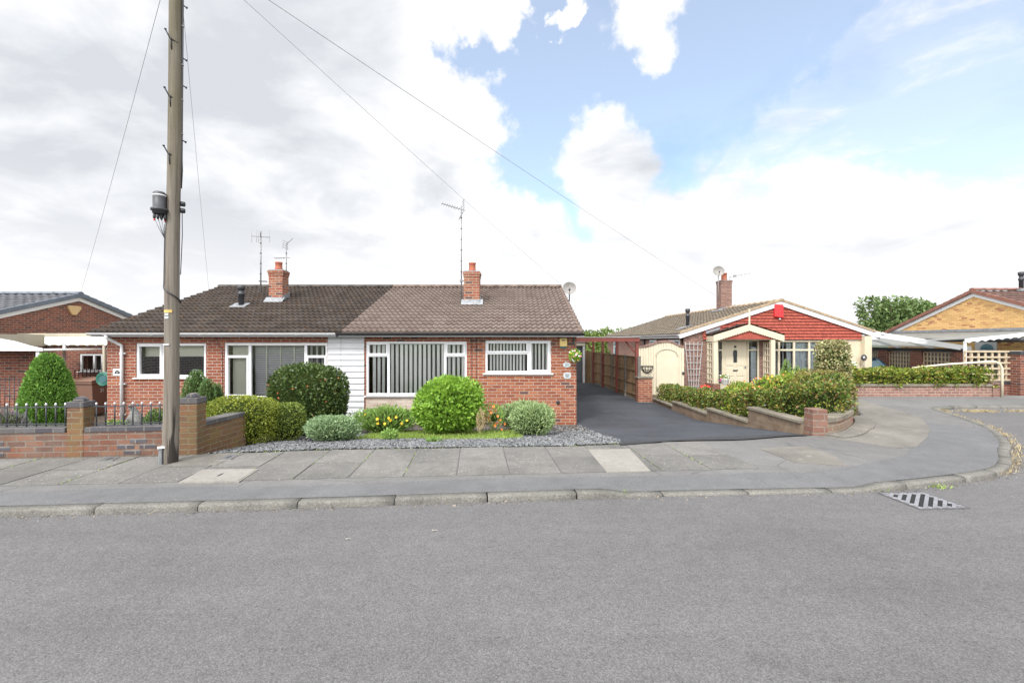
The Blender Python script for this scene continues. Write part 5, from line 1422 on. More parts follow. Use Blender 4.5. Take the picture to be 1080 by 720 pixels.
dS2 = 11.6
t = thing('carport_canopy', 'white flat canopy edge sloping down beside the clipped conifer', 'canopy', (wx(45, dS2), dS2, HB))
zz = lambda v: wz(v, dS2) - HB
xl_ = wx(-60, dS2) - wx(45, dS2)
b = MB(); b.prism([Vector((xl_, 0, zz(370))), Vector((0, 0, zz(370))), Vector((0, 0, zz(367.5))), Vector((-.33, 0, zz(364.5))), Vector((-.75, 0, zz(359.5))), Vector((-1.09, 0, zz(357))), Vector((xl_, 0, zz(354)))], (0, .03, 0)); b.build('valance', M['white'], t)
b = MB(); b.box(xl_, -.02, .035, 3.0, zz(370.2), zz(369.2)); b.build('roof_sheet', M['carpet'], t)
b = MB(); b.box(-.22, -.13, .04, .13, -.1, zz(370.5)); b.box(xl_, xl_ + .09, .04, .13, -.1, zz(370.5)); b.build('post', M['white_soft'], t)
# a low window with white frame in the brick behind, on the neighbour's side wall return
t = thing('garden_store', 'brick outbuilding with a white framed window behind the brown bin', 'outbuilding', (wx(0, 15), 15.0, HB))
W_ = wx(116, 15) - wx(0, 15); ox = wx(0, 15)
ow = (wx(84, 15) - ox, wx(108, 15) - ox, wz(391.5, 15) - HB, wz(373, 15) - HB)
b = MB(); wall_open(b, 0, W_, -.1, wz(364, 15) - HB, [ow], 0, .2); b.build('wall', M['brick_dark'], t)
w = window(t, *ow, [(ow[0] + ow[1]) / 2 + .08], [], fr=.06)
b = MB(); b.box(ow[0] - .05, ow[1] + .05, .35, .4, ow[2] - .05, ow[3] + .05); b.build('room', M['dark_room'], w)
b = MB(); b.box(-.1, W_, -.12, -.002, wz(364, 15) - HB - .0, wz(353, 15) - HB); b.box(-.1, W_, -.10, 2.6, wz(353, 15) - HB + .002, wz(353, 15) - HB + .05); b.build('roof', M['beige'], t)
t = thing('side_wall', 'dark brick wall under the white flat canopy at the left edge', 'wall', (wx(-30, 12.4), 12.4, HB))
b = MB(); b.box(0, wx(36, 12.4) - wx(-30, 12.4), 0, .22, -.1, wz(366, 12.4) - HB); b.build('brickwork', M['brick_dark'], t)
# black hand rails
def railings(name, label, p, q, z0, z1, sp, r=.008, cap=None, mat=None, rails=(0, 1), cat='railing', rz0=None):
    p, q = Vector(p), Vector(q); d = q - p; n = max(2, round(d.length / sp)); mat = mat or M['black_iron']
    t = thing(name, label, cat, p); d0 = d
    b = MB()
    for k in rails:
        z = (z0 + .03, z1 - .03)[k] if k in (0, 1) else k
        b.bar(Vector((0, 0, z)), d0 + Vector((0, 0, z)), .022, .012)
    b.build('rail', mat, t)
    for k in range(n + 1):
        c = d0 * ((k + .5) / (n + 1)) if cap else d0 * (k / n)
        b = MB(); b.tube([c + Vector((0, 0, z0)), c + Vector((0, 0, z1))], r, 7); bl = b.build('baluster', mat, t)
        if cap:
            f = MB(); f.lathe([(r, 0), (.013, .006), (.014, .02), (.010, .032), (0, .04)], c + Vector((0, 0, z1 - .012)), 10); f.build('finial', cap, bl)
    return t
railings('handrail', 'tall black iron railing on the ramp against the dark brick wall', (wx(0, 11.9), 11.9, HB), (wx(30, 11.9), 11.9, HB), .0, 1.05 + .05, .125, rails=(1,))
railings('handrail', 'short black iron railing in front of the white framed store window', (wx(79, 13.8), 13.8, HB + .42), (wx(112, 13.8), 13.8, HB + .46), .0, .78, .12, .011)
b = MB(); 
t = thing('ramp_wall', 'dark capped low ramp wall behind the brown bin', 'wall', (wx(78, 13.95), 13.95, HB)); b.box(0, 1.1, 0, .2, -.1, .39); b.build('brickwork', M['brick_dark'], t)
b = MB(); b.box(-.03, 1.13, -.06, .26, .393, .47); b.build('coping', M['black_plastic'], t)
# brown wheelie bin
db = 12.6
t = thing('wheelie_bin', 'brown wheelie bin between the conifer and the house corner', 'bin', (wx(97.5, db), db, HB))
b = MB(); wb, wt, hb_ = .235, .29, .95
lo = [(-wb, -.24, .06), (wb, -.24, .06), (wb, .22, .06), (-wb, .22, .06)]; hi_ = [(-wt, -.33, hb_), (wt, -.33, hb_), (wt, .33, hb_), (-wt, .33, hb_)]
L_ = [b.addv(p) for p in lo]; U_ = [b.addv(p) for p in hi_]
b.fi(L_[::-1]); b.fi(U_)
for k in range(4): b.fi((L_[k], L_[(k + 1) % 4], U_[(k + 1) % 4], U_[k]))
b.box(-wt - .025, wt + .025, -.36, .36, hb_ - .05, hb_ + .005)
b.build('body', M['bin_brown'], t, bevel=.012)
b = MB(); b.prism([Vector((-.32, -.38, hb_ + .008)), Vector((-.32, .36, hb_ + .008)), Vector((-.32, .36, hb_ + .09)), Vector((-.32, .2, hb_ + .11)), Vector((-.32, -.2, hb_ + .085)), Vector((-.32, -.38, hb_ + .04))], (.64, 0, 0)); b.build('lid', M['bin_brown'], t, bevel=.012)
for s_ in (-1, 1):
    b = MB(); b.lathe([(.10, -.025), (.10, .025)], (s_ * .25, .27, .10), 18, (1, 0, 0)); b.build('wheel', M['rubber'], t)
text_obj('number', '31', .13, M['pot_white'], t, (.285, -.02, .70), (math.pi / 2, 0, math.pi / 2))
# hose reel on the side wall
t = thing('hose_reel', 'green garden hose coiled on a reel at the left corner of the brick bungalow', 'hose reel', (XB - .165, D0 + .14, wz(399.5, D0 + .14)))
b = MB()
for k in range(4):
    for j in range(2):
        r_ = .155 - j * .035; b.tube([(r_ * math.cos(a), -.07 + k * .045, r_ * math.sin(a)) for a in [2 * math.pi * q / 20 for q in range(21)]], .022, 6, False)
b.build('hose', M['hose'], t)
b = MB(); b.lathe([(.095, 0), (.095, .2)], (0, -.09, 0), 16, (0, 1, 0)); b.bar((0, .06, 0), (.16, .06, 0), .05); b.build('reel', M['teal'], t)
# grey seated statue
ds = 9.0
t = thing('garden_statue', 'grey stone statue of a seated animal behind the railings', 'statue', (wx(143.5, ds), ds, H(wx(143.5, ds), ds)))
def skin(name, verts, edges, radii, mat, parent, sub=2, root=0):
    me = bpy.data.meshes.new(name); me.from_pydata(verts, edges, [])
    o = bpy.data.objects.new(name, me); COL.objects.link(o); o.parent = parent; me.materials.append(mat)
    m = o.modifiers.new('skin', 'SKIN'); m.use_smooth_shade = True
    for i, r_ in enumerate(radii):
        sv = me.skin_vertices[0].data[i]; sv.radius = (r_, r_) if not isinstance(r_, tuple) else r_; sv.use_root = (i == root)
    s_ = o.modifiers.new('sub', 'SUBSURF'); s_.levels = sub; s_.render_levels = sub
    return o
vz = 0.24
V_ = [(.06, 0, .12), (.05, 0, .26), (-.01, 0, .40), (-.04, 0, .50), (-.07, 0, .57), (-.14, -.01, .55), (.13, .10, .05), (.13, -.10, .05), (-.06, .10, .14), (-.06, -.10, .14), (-.10, .10, .02), (-.10, -.10, .02), (-.05, .11, .36), (-.05, -.11, .36), (-.14, .09, .22), (-.14, -.09, .22), (-.20, .04, .17), (-.20, -.04, .17)]
E_ = [(0, 1), (1, 2), (2, 3), (3, 4), (4, 5), (0, 6), (0, 7), (0, 8), (0, 9), (8, 10), (9, 11), (2, 12), (2, 13), (12, 14), (13, 15), (14, 16), (15, 17)]
skin('body', [(x, y, z + .03) for x, y, z in V_], E_, [.115, .105, .085, .055, .075, .04, .05, .05, .05, .05, .04, .04, .042, .042, .034, .034, .03, .03], M['stone_grey'], t)
b = MB(); b.lathe([(.26, 0), (.26, .05), (.23, .07)], (0, 0, 0), 18); b.build('base', M['stone_grey'], t)
for s_ in (-1, 1):
    b = MB(); b.lathe([(.028, 0), (.03, .03), (.012, .05)], (-.05, s_ * .075, .63), 10, (.2, s_, .6)); b.build('ear', M['stone_grey'], t)

# =================================================================== front brick wall with railings
ewx = Vector((math.cos(math.radians(5.2)), math.sin(math.radians(5.2)), 0)); ewy = Vector((-ewx.y, ewx.x, 0))
W0 = Vector((-4.50, 6.165, PZ))       # front left corner of the end pillar
aw = math.radians(5.2)
t = thing('garden_wall', 'weathered low brick wall with dark coping beside the wooden pole', 'wall', W0, aw)
p1 = -1.43                              # mid pillar, along the wall
b = MB(); b.box(-7.5, -.002, .0, .215, -.1, .325); b.build('brickwork', M['brick_garden'], t)
b = MB()
for x0_, x1_ in ((-7.5, p1 - .002), (p1 + .237, -.004)): b.box(x0_, x1_, -.008, .223, .327, .392)
b.build('coping', M['brick_cope'], t, bevel=.006)
b = MB()
for (x, k) in ((-2.24, 0), (-2.16, 1), (-2.24, 2), (-.56, 0), (-.64, 1), (-.48, 2), (-.36, 1)):
    b.box(x - .15, x + .065, -.004, .01, .022 + k * .075, .087 + k * .075)
for (x, k) in ((-2.5, 0), (-2.42, 1), (-2.5, 2)):
    b.box(x - .15, x + .065, -.004, .01, .022 + k * .075, .087 + k * .075)
b.build('dark_bricks', M['brick_blue'], t, bevel=.003)
def pillar(x, y, w_, d_, h_, mat):
    b = MB(); b.box(x, x + w_, y, y + d_, -.1, h_); pl = b.build('pillar', mat, t, bevel=.01)
    c = MB(); c.box(x - .006, x + w_ + .006, y - .006, y + d_ + .006, h_ + .002, h_ + .077); c.build('cap', M['brick_cope'], pl, bevel=.006)
    c = MB(); c.prism([Vector((x + w_ / 2 + .07 * math.cos(a), y + d_ * .25, h_ + .079 + .06 * math.sin(a))) for a in [math.pi * k / 12 for k in range(13)]], (0, d_ * .5, 0)); c.build('ornament', M['brick_blue'], pl, bevel=.01)
pillar(p1 + .02, -.006, .205, .19, .655, M['brick_pillar'])
pillar(0, -.01, .225, .22, .69, M['brick_pillar'])
b = MB(); b.prism([Vector((.01, .215, -.15)), Vector((.215, .215, -.15)), Vector((.36, 1.05, -.15)), Vector((.145, 1.05, -.15))], (0, 0, .50)); b.build('return_wall', M['brick_pillar'], t)
b = MB(); b.prism([Vector((.0, .217, .352)), Vector((.225, .217, .352)), Vector((.37, 1.06, .352)), Vector((.135, 1.06, .352))], (0, 0, .065)); b.build('return_coping', M['brick_cope'], t, bevel=.006)
def onw(x, z=0.0): return W0 + ewx * x + ewy * .1 + Vector((0, 0, z))
railings('railing', 'grey iron railing with silver finials left of the middle brick pillar', onw(-6.0, .40), onw(p1 - .02, .40), .0, .285, .122, .0085, M['silver'], M['grey_iron'])
railings('railing', 'grey iron railing with silver finials between the middle pillar and the wooden pole', onw(p1 + .25, .40), onw(-.03, .40), .0, .285, .122, .0085, M['silver'], M['grey_iron'])

# =================================================================== telegraph pole
PX, PY_ = -4.325, 5.76
M['terminal_grey'] = plain('dark grey plastic', (.038, .039, .045), .5, var=.15)
M['wire_grey'] = plain('grey wire', (.33, .34, .35), .6)
t = thing('telegraph_pole', 'tall weathered wooden telegraph pole with tar stained foot on the pavement', 'telegraph pole', (PX, PY_, PZ))
E1 = Vector((.8, .6, 0)); E2 = Vector((.6, -.8, 0))      # along the road side of the pole, and towards the road
lean = .06; zs = frange(-.3, 7.3, .35)
def pxo(z): return lean * z / 5.0
def prd(z): return .086 - .0033 * z
def pp(a, c, z):   # a: to the right, c: to the front, in radii of the pole at z
    r_ = prd(z); return Vector((pxo(z), 0, z)) + E1 * a * r_ + E2 * c * r_
b = MB()
b.tube([(pxo(z) + .006 * math.sin(z * 1.9), 0, z) for z in zs], [prd(z) * (1 + .02 * math.sin(z * 3.3)) for z in zs], 28)
b.build('shaft', M['pole'], t)
def zv(v): return wz(v, PY_) - PZ
for v in (45, 105, 165, -15, -48):       # left climbing irons, a Y of bent bar
    z = zv(v); q = pp(-.78, .66, z)
    b = MB(); b.tube([q + E1 * .075 + E2 * .012 + Vector((0, 0, -.026)), q + E2 * .02, q - E1 * .046 + E2 * .05 + Vector((0, 0, .076))], .0085, 7); b.tube([q + E2 * .02, q + E1 * .018 + E2 * .01 + Vector((0, 0, -.13))], .008, 7); b.lathe([(.013, 0), (.013, .012)], q - E1 * .046 + E2 * .05 + Vector((0, 0, .072)), 8); b.build('step_iron', M['black_iron'], t)
for v in (3, 59, 88, 146, -28):
    z = zv(v); q = pp(.95, .1, z)
    b = MB(); b.tube([q, q + E1 * .035 + Vector((0, 0, -.012)), q + E1 * .05 + Vector((0, 0, -.022))], .008, 7); b.lathe([(.014, 0), (.014, .014)], q + E1 * .045 + Vector((0, 0, -.018)), 8, (.8, .6, -.3)); b.build('step_bolt', M['black_iron'], t)
# black cable down the right side, ties, then the terminal and its tails
b = MB(); pts = [pp(1.06, .12, z) for z in frange(7.0, zv(168), .3)]
z = pts[-1].z; pts += [pp(1.12, .1, z - .12), pp(1.0, -.2, z - .35)]
b.tube(pts, .013, 8); b.build('cable', M['black_plastic'], t)
for v in (26, 67, 104, 140):
    z = zv(v); b = MB(); b.lathe([(.0165, -.010), (.0165, .010)], pp(1.06, .12, z), 8); b.build('cable_tie', M['aluminium'], t)
zt = zv(204.5); ct = Vector((pxo(zt), 0, zt)) - E1 * .14 + E2 * .03; b = MB()
b.lathe([(.0, -.01), (.052, -.012), (.068, -.03), (.07, -.05), (.068, -.215), (.092, -.22), (.092, -.245), (.078, -.25), (.07, -.28), (.04, -.29)], ct, 22); tm = b.build('terminal', M['terminal_grey'], t)
b = MB(); b.lathe([(.0705, -.07), (.0705, -.05)], ct, 22); b.build('label_band', M['white_soft'], tm)
b = MB(); b.bar(ct + Vector((0, 0, -.26)), pp(-.8, 0, zt - .26), .05, .10); b.build('bracket', M['black_iron'], tm)
b = MB()
for k, dx_ in enumerate((-.05, -.015, .02, .055)): b.lathe([(.015, 0), (.017, -.05), (.009, -.075)], ct + E1 * dx_ + E2 * (.02 * (k % 2)) + Vector((0, 0, -.28)), 8)
b.build('plugs', M['black_plastic'], tm)
zb_ = zv(253)
b = MB()
for k, dx_ in enumerate((-.05, -.015, .02, .055)): b.tube([ct + E1 * dx_ + Vector((0, 0, -.34)), ct + E1 * (dx_ * .7 + .02) + Vector((0, 0, -.44)), pp(-1.06, .2, zb_)], .004 + .002 * (k % 2), 6)
b.build('tails', M['lead'], tm)
b = MB()
for dx_ in (-.05, .055): b.lathe([(.010, 0), (.010, .022)], ct + E1 * dx_ + Vector((0, 0, -.372)), 8)
b.build('plug_collars', M['red_box'], tm)
pts = [pp(-1.06, .2, z) for z in (zb_ + .05, 3.0, 2.7, 2.35, zv(300))]
for k in range(9):
    a = k / 8 * math.pi; z = zv(304) - .022 * k; pts.append(pp(-1.1 * math.cos(a), 1.1 * math.sin(a) if k < 8 else .1, z))
b = MB(); b.tube(pts, .009, 8); b.build('lower_cable', M['black_plastic'], t)
b = MB(); zc_ = zv(214)
for dz in (0, -.085): b.lathe([(.032, 0), (.032, .05), (.016, .058)], pp(.9, .1, zc_ + dz), 12, E1)
b.tube([pp(1.2, .1, zc_ - .1), pp(1.25, .1, zc_ - .4), pp(1.05, .0, zc_ - .9)], .005, 6)
b.build('insulator', M['black_plastic'], t)
def wrapplate(z0, z1, a0, a1, mat, nm):
    b = MB(); n = 8
    for k in range(n):
        A, B_ = math.radians(a0 + (a1 - a0) * k / n), math.radians(a0 + (a1 - a0) * (k + 1) / n); q = 1.035
        b.prism([pp(q * math.sin(A), q * math.cos(A), z0), pp(q * math.sin(B_), q * math.cos(B_), z0), pp(q * math.sin(B_), q * math.cos(B_), z1), pp(q * math.sin(A), q * math.cos(A), z1)], E2 * .003)
    return b.build(nm, mat, t)
wrapplate(zv(330), zv(327), -82, 0, M['tag_yellow'], 'yellow_tag')
wrapplate(zv(332.8), zv(330.6), -66, -26, M['plaque'], 'number_tag')
wrapplate(zv(336.2), zv(333.8), -66, -26, M['plaque'], 'number_tag')
b = MB(); z = zv(363.2); b.bar(pp(-1.0, .4, z), pp(-.3, 1.05, z), .016); b.build('bolt_sleeve', M['white_soft'], t)
q = pp(-1.15, .5, 0); q.z = 0
b = MB(); b.obox(q - E1 * .018 - E2 * .015, E1 * .032, E2 * .03, Vector((0, 0, .20))); b.build('cable_guard', M['lead'], t, bevel=.004)
b = MB(); b.obox(q - E1 * .03 - E2 * .02, E1 * .075, E2 * .045, Vector((0, 0, .022))); o_ = b.build('guard_band', M['white'], t); o_.location.z = .205
b = MB(); b.obox(q + E1 * .016 - E2 * .012, E1 * .018, E2 * .024, Vector((0, 0, .2))); b.build('cable_entry', M['black_plastic'], t)
# wires from the pole head
HEAD = Vector((PX + pxo(6.65), PY_, 6.70))
def wire(label, q, sag, r_=.0036):
    q = Vector(q); d = q - HEAD; b = MB()
    b.tube([HEAD + d * (k / 24) - Vector((0, 0, 4 * sag * (k / 24) * (1 - k / 24))) for k in range(25)], r_, 6)
    o = b.build('overhead_wire', M['wire_grey'], origin=HEAD)
    tag(o, label, 'wire', 'wires from the telegraph pole')
wire('overhead wire from the pole to the roof end by the satellite dish', (XA + WA + .05, D0 + YR, HB + ZR + .15), .05)
wire('overhead wire from the pole to the chimney of the far red gabled bungalow', to_w(cxc - .38, cyc - .3, lz(315, 4, cyc)), .06, .0055)
wire('overhead wire from the pole to the grey roofed bungalow on the left', (GX + .1, GYa, HB + zra + .1), .06)
wire('overhead wire from the pole down to the dark mossy roof', (XB - .1, D0 + YR - .6, HB + rz_at(YR - .6) + .1), .05, .003)
# =================================================================== stepped wall beside the drive, curving round the corner
t = thing('stepped_garden_wall', 'low stepped block wall along the driveway curving round to the red brick end', 'wall', (4.87, 7.42, 0))
O_ = Vector((4.87, 7.42, 0))
def sx(y): return 4.87 - (y - 7.42) * 0.019
b = MB(); c = MB()
for y0, y1, z1 in ((7.66, 9.32, .215), (9.325, 11.2, -.075), (11.205, 13.5, -.21), (13.505, 15.2, -.34)):
    P_ = [Vector((sx(y0), y0, z1)), Vector((sx(y1), y1, z1)), Vector((sx(y1) + .2, y1, z1)), Vector((sx(y0) + .2, y0, z1))]
    b.prism([p - O_ for p in P_], (0, 0, -(z1 + .62)))
    n = max(1, round((y1 - y0) / .9))
    for k in range(n):
        ya, yb2 = y0 + (y1 - y0) * k / n + .004, y0 + (y1 - y0) * (k + 1) / n - .004
        Q = [Vector((sx(ya) - .03, ya, z1 + .055)), Vector((sx(yb2) - .03, yb2, z1 + .055)), Vector((sx(yb2) + .23, yb2, z1 + .055)), Vector((sx(ya) + .23, ya, z1 + .055))]
        c.prism([p - O_ for p in Q], (0, 0, -.053))
b.build('blockwork', M['stone_wall'], t, bevel=.006); c.build('coping', M['coping_stone'], t, bevel=.008)
b = MB(); b.box(.04, .28, .0, .235, -.05, .49); b.build('brick_end', brick('pinkish red brick', [(0.0, (0.205, 0.103, 0.075)), (0.4, (0.24, 0.128, 0.095)), (0.75, (0.17, 0.09, 0.07))], (0.20, 0.16, 0.13), bw=.225, bh=.105, ms=.012, weather=.45), t, bevel=.008)
arc = [(5.095, 7.45), (5.45, 7.62), (5.87, 7.98), (6.3, 8.42), (6.66, 8.9), (6.9, 9.35), (7.1, 9.8), (7.5, 10.4), (8.4, 11.7)]
arc = catm(arc, .12)
def ribbon(b, pts, off0, off1, z0, z1, o):
    pr = []
    for i, p in enumerate(pts):
        a, c_ = pts[max(0, i - 1)], pts[min(len(pts) - 1, i + 1)]; tt = Vector((c_[0] - a[0], c_[1] - a[1])).normalized(); n = Vector((-tt.y, tt.x))
        pr.append([b.addv((p[0] + n.x * q - o[0], p[1] + n.y * q - o[1], z - o[2])) for q, z in ((off0, z0), (off0, z1), (off1, z1), (off1, z0))])
    L_ = 0
    for i in range(len(pts) - 1):
        d_ = math.dist(pts[i], pts[i + 1])
        for k in range(3):
            uv = [(L_, z0), (L_ + d_, z0), (L_ + d_, z1), (L_, z1)] if k == 0 else None
            b.fi((pr[i][k], pr[i + 1][k], pr[i + 1][k + 1], pr[i][k + 1]), uv)
        L_ += d_
    b.fi(pr[0]); b.fi(pr[-1][::-1])
b = MB(); ribbon(b, arc, 0, .2, .0, .265, O_); b.build('curved_wall', brick('mixed curved blockwork', [(0.0, (0.25, 0.17, 0.12)), (0.35, (0.30, 0.125, 0.085)), (0.6, (0.23, 0.165, 0.12)), (0.85, (0.27, 0.13, 0.09))], (0.27, 0.22, 0.17), bw=.24, bh=.105, ms=.014, weather=.4), t)
b = MB()
L_ = 0; seg = 0; i0 = 0
for i in range(1, len(arc)):
    L_ += math.dist(arc[i - 1], arc[i])
    if L_ > .42 or i == len(arc) - 1:
        ribbon(b, arc[i0:i + 1], -.02, .23, .268, .335, O_); i0 = i; L_ = 0
b.build('curved_coping', M['coping_stone'], t)
b = MB(); rr = random.Random(4)
arc2 = [p for p in arc if p[1] < 9.6]
i0 = 0
for i in range(3, len(arc2), 3):
    ribbon(b, arc2[i0:i + 1], -.30 - rr.uniform(0, .03), -.025, PZ - .02, PZ + .028 + rr.uniform(0, .01), O_); i0 = i
b.build('foot_course', M['concrete'], t, bevel=.004)
t = thing('brick_pier', 'short red brick pier between the timber fence and the hedge', 'pier', (4.25, 15.30, -.58))
b = MB(); b.box(.0, .47, 0, .35, -.1, .93); b.build('brickwork', M['brick_right'], t)
b = MB(); b.box(-.03, .5, -.03, .38, .932, .99); b.build('cap', M['coping_stone'], t, bevel=.008)

# straight hedge wall on the right
t = thing('hedge_wall', 'low straight brick wall under the bright hedge on the right', 'wall', (9.30, 12.66, PZ))
b = MB(); b.box(0, 4.05, 0, .22, -.1, .285); b.build('brickwork', brick('pale worn brick', [(0.0, (0.25, 0.125, 0.095)), (0.4, (0.30, 0.155, 0.12)), (0.75, (0.22, 0.115, 0.09))], (0.34, 0.29, 0.25), weather=.35, wcol=(.2, .16, .13)), t)
b = MB(); b.box(4.052, 4.30, -.03, .25, -.1, .40); b.build('end_pier', M['brick_mauve'], t)
b = MB()
for k in range(5): b.box(.0 + k * .81 + .004, .81 + k * .81 - .004, -.03, .25, .287, .35)
b.build('coping', M['coping_stone'], t, bevel=.008)
t = thing('handrail', 'cream tubular handrail with a bent end beside the right hedge', 'handrail', (wx(1057, 12.6), 12.6, PZ))
hz_ = lambda v, d=12.6: wz(v, d) - PZ
b = MB(); x0_ = wx(962, 13.2) - wx(1057, 12.6); x1_ = wx(1036, 12.7) - wx(1057, 12.6)
b.tube([(0, 0, 0), (0, 0, hz_(396)), (-.005, 0, hz_(388)), (-.06, .01, hz_(383.6)), (-.17, .02, hz_(381.5)), (-.32, .03, hz_(381.2)), (x1_, .1, hz_(382)), (x0_ * .6, .4, hz_(385)), (x0_, .6, hz_(389.5))], .030, 12); b.build('rail', M['cream'], t)
b = MB(); b.tube([(x0_ + .1, .6, -.5), (x0_ + .1, .6, hz_(389.5))], .028, 10); b.build('post', M['cream'], t)

# =================================================================== yellow brick bungalow on the right
X3, Y3, HS = 19.2, 18.9, 4.3
rd = thing('yellow_brick_bungalow', 'yellow brick bungalow with red brown roof behind the tan trellis', 'house', (X3, Y3 - HS, HB))
zr3 = wz(307, Y3) - HB; ze3 = wz(350.5, 23.2) - HB
b = MB()
b.prism([Vector((0, 0, -.3)), Vector((0, 2 * HS, -.3)), Vector((0, 2 * HS, ze3 - .05)), Vector((0, HS, zr3 - .14)), Vector((0, 0, ze3 - .05))], (.28, 0, 0))
dwin = [(1.4, 4.2, .6, 1.95), (5.6, 7.6, .9, 1.95)]
wall_open(b, .281, 9, -.3, ze3 - .06, dwin, 0.002, .28); b.box(.281, 9, 2 * HS - .28, 2 * HS, -.3, ze3 - .06)
b.build('wall', M['brick_buff'], rd)
for o_ in dwin:
    w = window(rd, *o_, [o_[0] + (o_[1] - o_[0]) * .35], [], fr=.06); vblinds(w, o_[0] + .06, o_[1] - .06, o_[2] + .06, o_[3] - .08, .14, .12, .08, 35)
b = MB(); b.box(.5, 8.7, 3.4, 3.5, -.2, ze3); b.build('room', M['dark_room'], rd)
b = MB(); up = Vector((0, HS + .3, zr3 - ze3 + .08))
tiles(b, (-.1, -.3, ze3 - .08), (1, 0, 0), up, 9.1, up.length, .30, .30, .028, .03, seed=51)
tiles(b, (9, 2 * HS + .3, ze3 - .08), (-1, 0, 0), Vector((0, -up.y, up.z)), 9.1, up.length, .30, .30, .028, .03, seed=52)
rf = b.build('roof', M['roof_red'], rd)
b = MB(); ridge(b, (-.12, HS, zr3 + .07), (9, HS, zr3 + .07), .11); b.build('ridge_tiles', M['ridge_red'], rf)
b = MB()
for s_ in (-1, 1):
    n = 15
    for k in range(n):
        y0, y1 = HS + s_ * (HS + .3) * (1 - k / n), HS + s_ * (HS + .3) * (1 - (k + 1) / n)
        z0, z1 = ze3 - .08 + (zr3 - ze3 + .08) * k / n, ze3 - .08 + (zr3 - ze3 + .08) * (k + 1) / n
        b.prism([Vector((-.14, y0, z0 - .07)), Vector((-.14, y1, z1 - .07)), Vector((-.14, y1, z1 + .06)), Vector((-.14, y0, z0 + .08))], (.09, 0, 0))
b.build('verge_caps', M['ridge_red'], rf)
b = MB()
for s_ in (-1, 1):
    ye = HS + s_ * (HS + .3)
    b.prism([Vector((-.04, ye, ze3 - .30)), Vector((-.04, HS, zr3 - .22)), Vector((-.04, HS, zr3 - .06)), Vector((-.04, ye, ze3 - .14))], (.035, 0, 0))
b.build('bargeboard', M['white'], rd)
b = MB(); y0, y1 = 480 * X3 / 512 - (Y3 - HS), 480 * X3 / 489 - (Y3 - HS)
b.box(-.03, -.002, y0, y1, -.05, 2.06); d_ = b.build('door', M['white_soft'], rd, bevel=.005)
b = MB(); ym = (y0 + y1) / 2 - .05; b.prism([Vector((-.031, ym + .26 * math.cos(a), 1.72 + .24 * math.sin(a))) for a in [math.pi * k / 12 for k in range(13)]], (-.008, 0, 0)); b.build('fanlight', M['car_glass'], d_)
b = MB(); zl = wz(351, 20) - HB; b.prism([Vector((-1.7, -.3, zl - .27)), Vector((-.002, -.3, zl + .0)), Vector((-.002, 2 * HS - .2, zl + .0)), Vector((-1.7, 2 * HS - .2, zl - .27))], (0, 0, .03)); b.build('lean_to_roof', M['clear_sheet'], rd)
b = MB(); b.box(-.07, -.003, -.3, 2 * HS - .2, zl + .035, zl + .15); b.build('lean_to_flashing', M['lead'], rd)
b = MB(); b.tube([(-1.73, .9, zl - .33), (-1.73, 2 * HS - .2, zl - .30)], .07, 10); b.build('lean_to_gutter', M['black_plastic'], rd)
soil_vent(rd, (1.95, HS + .0, zr3), .80, .075)
b = MB(); b.box(1.65, 2.25, HS - .25, HS + .22, zr3 - .02, zr3 + .09); b.build('vent_flashing', M['lead'], rf)
t = scallop('scalloped_canopy', 'white wavy edged canopy in front of the yellow brick gable', wx(1018, 15.5), wx(1140, 15.5), 15.5, wz(360.6, 15.5), wz(357.2, 15.5), 14, .04, 2.6, -.03, [(wx(1018, 15.5) + .02, .06, M['white']), (wx(1138, 15.5), .06, M['white'])], slope=.40, drop=.05)
# car port between the two bungalows with brick piers and trellis
t = thing('carport', 'white edged lean-to car port on brick piers between the two right bungalows', 'car port', (17.35, 17.5, HB))
XP = 17.35; cp = Vector((XP, 17.5, HB))
def Q(x, y, z): return Vector((x, y, z)) - cp
fa, fb = (15.02, 19.22, wz(348.3, 19.22)), (17.62, 17.45, wz(365.3, 17.45))
b = MB(); b.prism([Q(*fa), Q(*fb), Q(fb[0], fb[1], fb[2] - .20), Q(fa[0], fa[1], fa[2] - .22)], (.015, .035, 0)); b.build('fascia', M['white'], t)
b = MB(); b.prism([Q(fa[0], fa[1] + .06, fa[2] - .03), Q(fb[0], fb[1] + .06, fb[2] - .03), Q(17.62, 25, fb[2] - .03), Q(15.35, 25, fa[2] - .03)], (0, 0, -.02)); b.build('roof_sheet', M['clear_sheet'], t)
b = MB()
for y in (18.9, 20.5, 22.1, 23.7): b.bar(Q(15.35, y, fa[2] - .12), Q(17.5, y, fb[2] - .10), .05, .09)
b.build('rafter', M['white_soft'], t)
yy = lambda u: 480 * XP / (u - 540)
pr = [(yy(1015), yy(1003)), (yy(971), yy(960)), (yy(935), yy(926)), (yy(907), yy(899))]
ztp = fb[2] - .06
for a, c_ in pr:
    b = MB(); p = Q(XP, a, -.45); b.box(0, .33, p.y, p.y + (c_ - a), -.1, ztp + .45 - .16); b.build('pier', M['brick_dark'], t)
b = MB(); b.box(.02, .25, pr[0][0] - 17.5, pr[-1][1] - 17.5, ztp + .45 - .158, ztp + .45 - .03); b.build('wall_plate', M['black_plastic'], t)
for i in range(3):
    a, c_ = pr[i][1] + .03, pr[i + 1][0] - .03
    b = MB(); z0, z1 = .15, ztp + .45 - .2; n = 8
    for k in range(n + 1):
        y = a + (c_ - a) * k / n - 17.5; b.box(.10, .125, y - .022, y + .022, z0, z1)
    for k in range(9):
        z = z0 + (z1 - z0) * k / 8; b.box(.126, .145, a - 17.5, c_ - 17.5, z - .02, z + .02)
    b.build('trellis_panel', M['tan_trellis'], t)
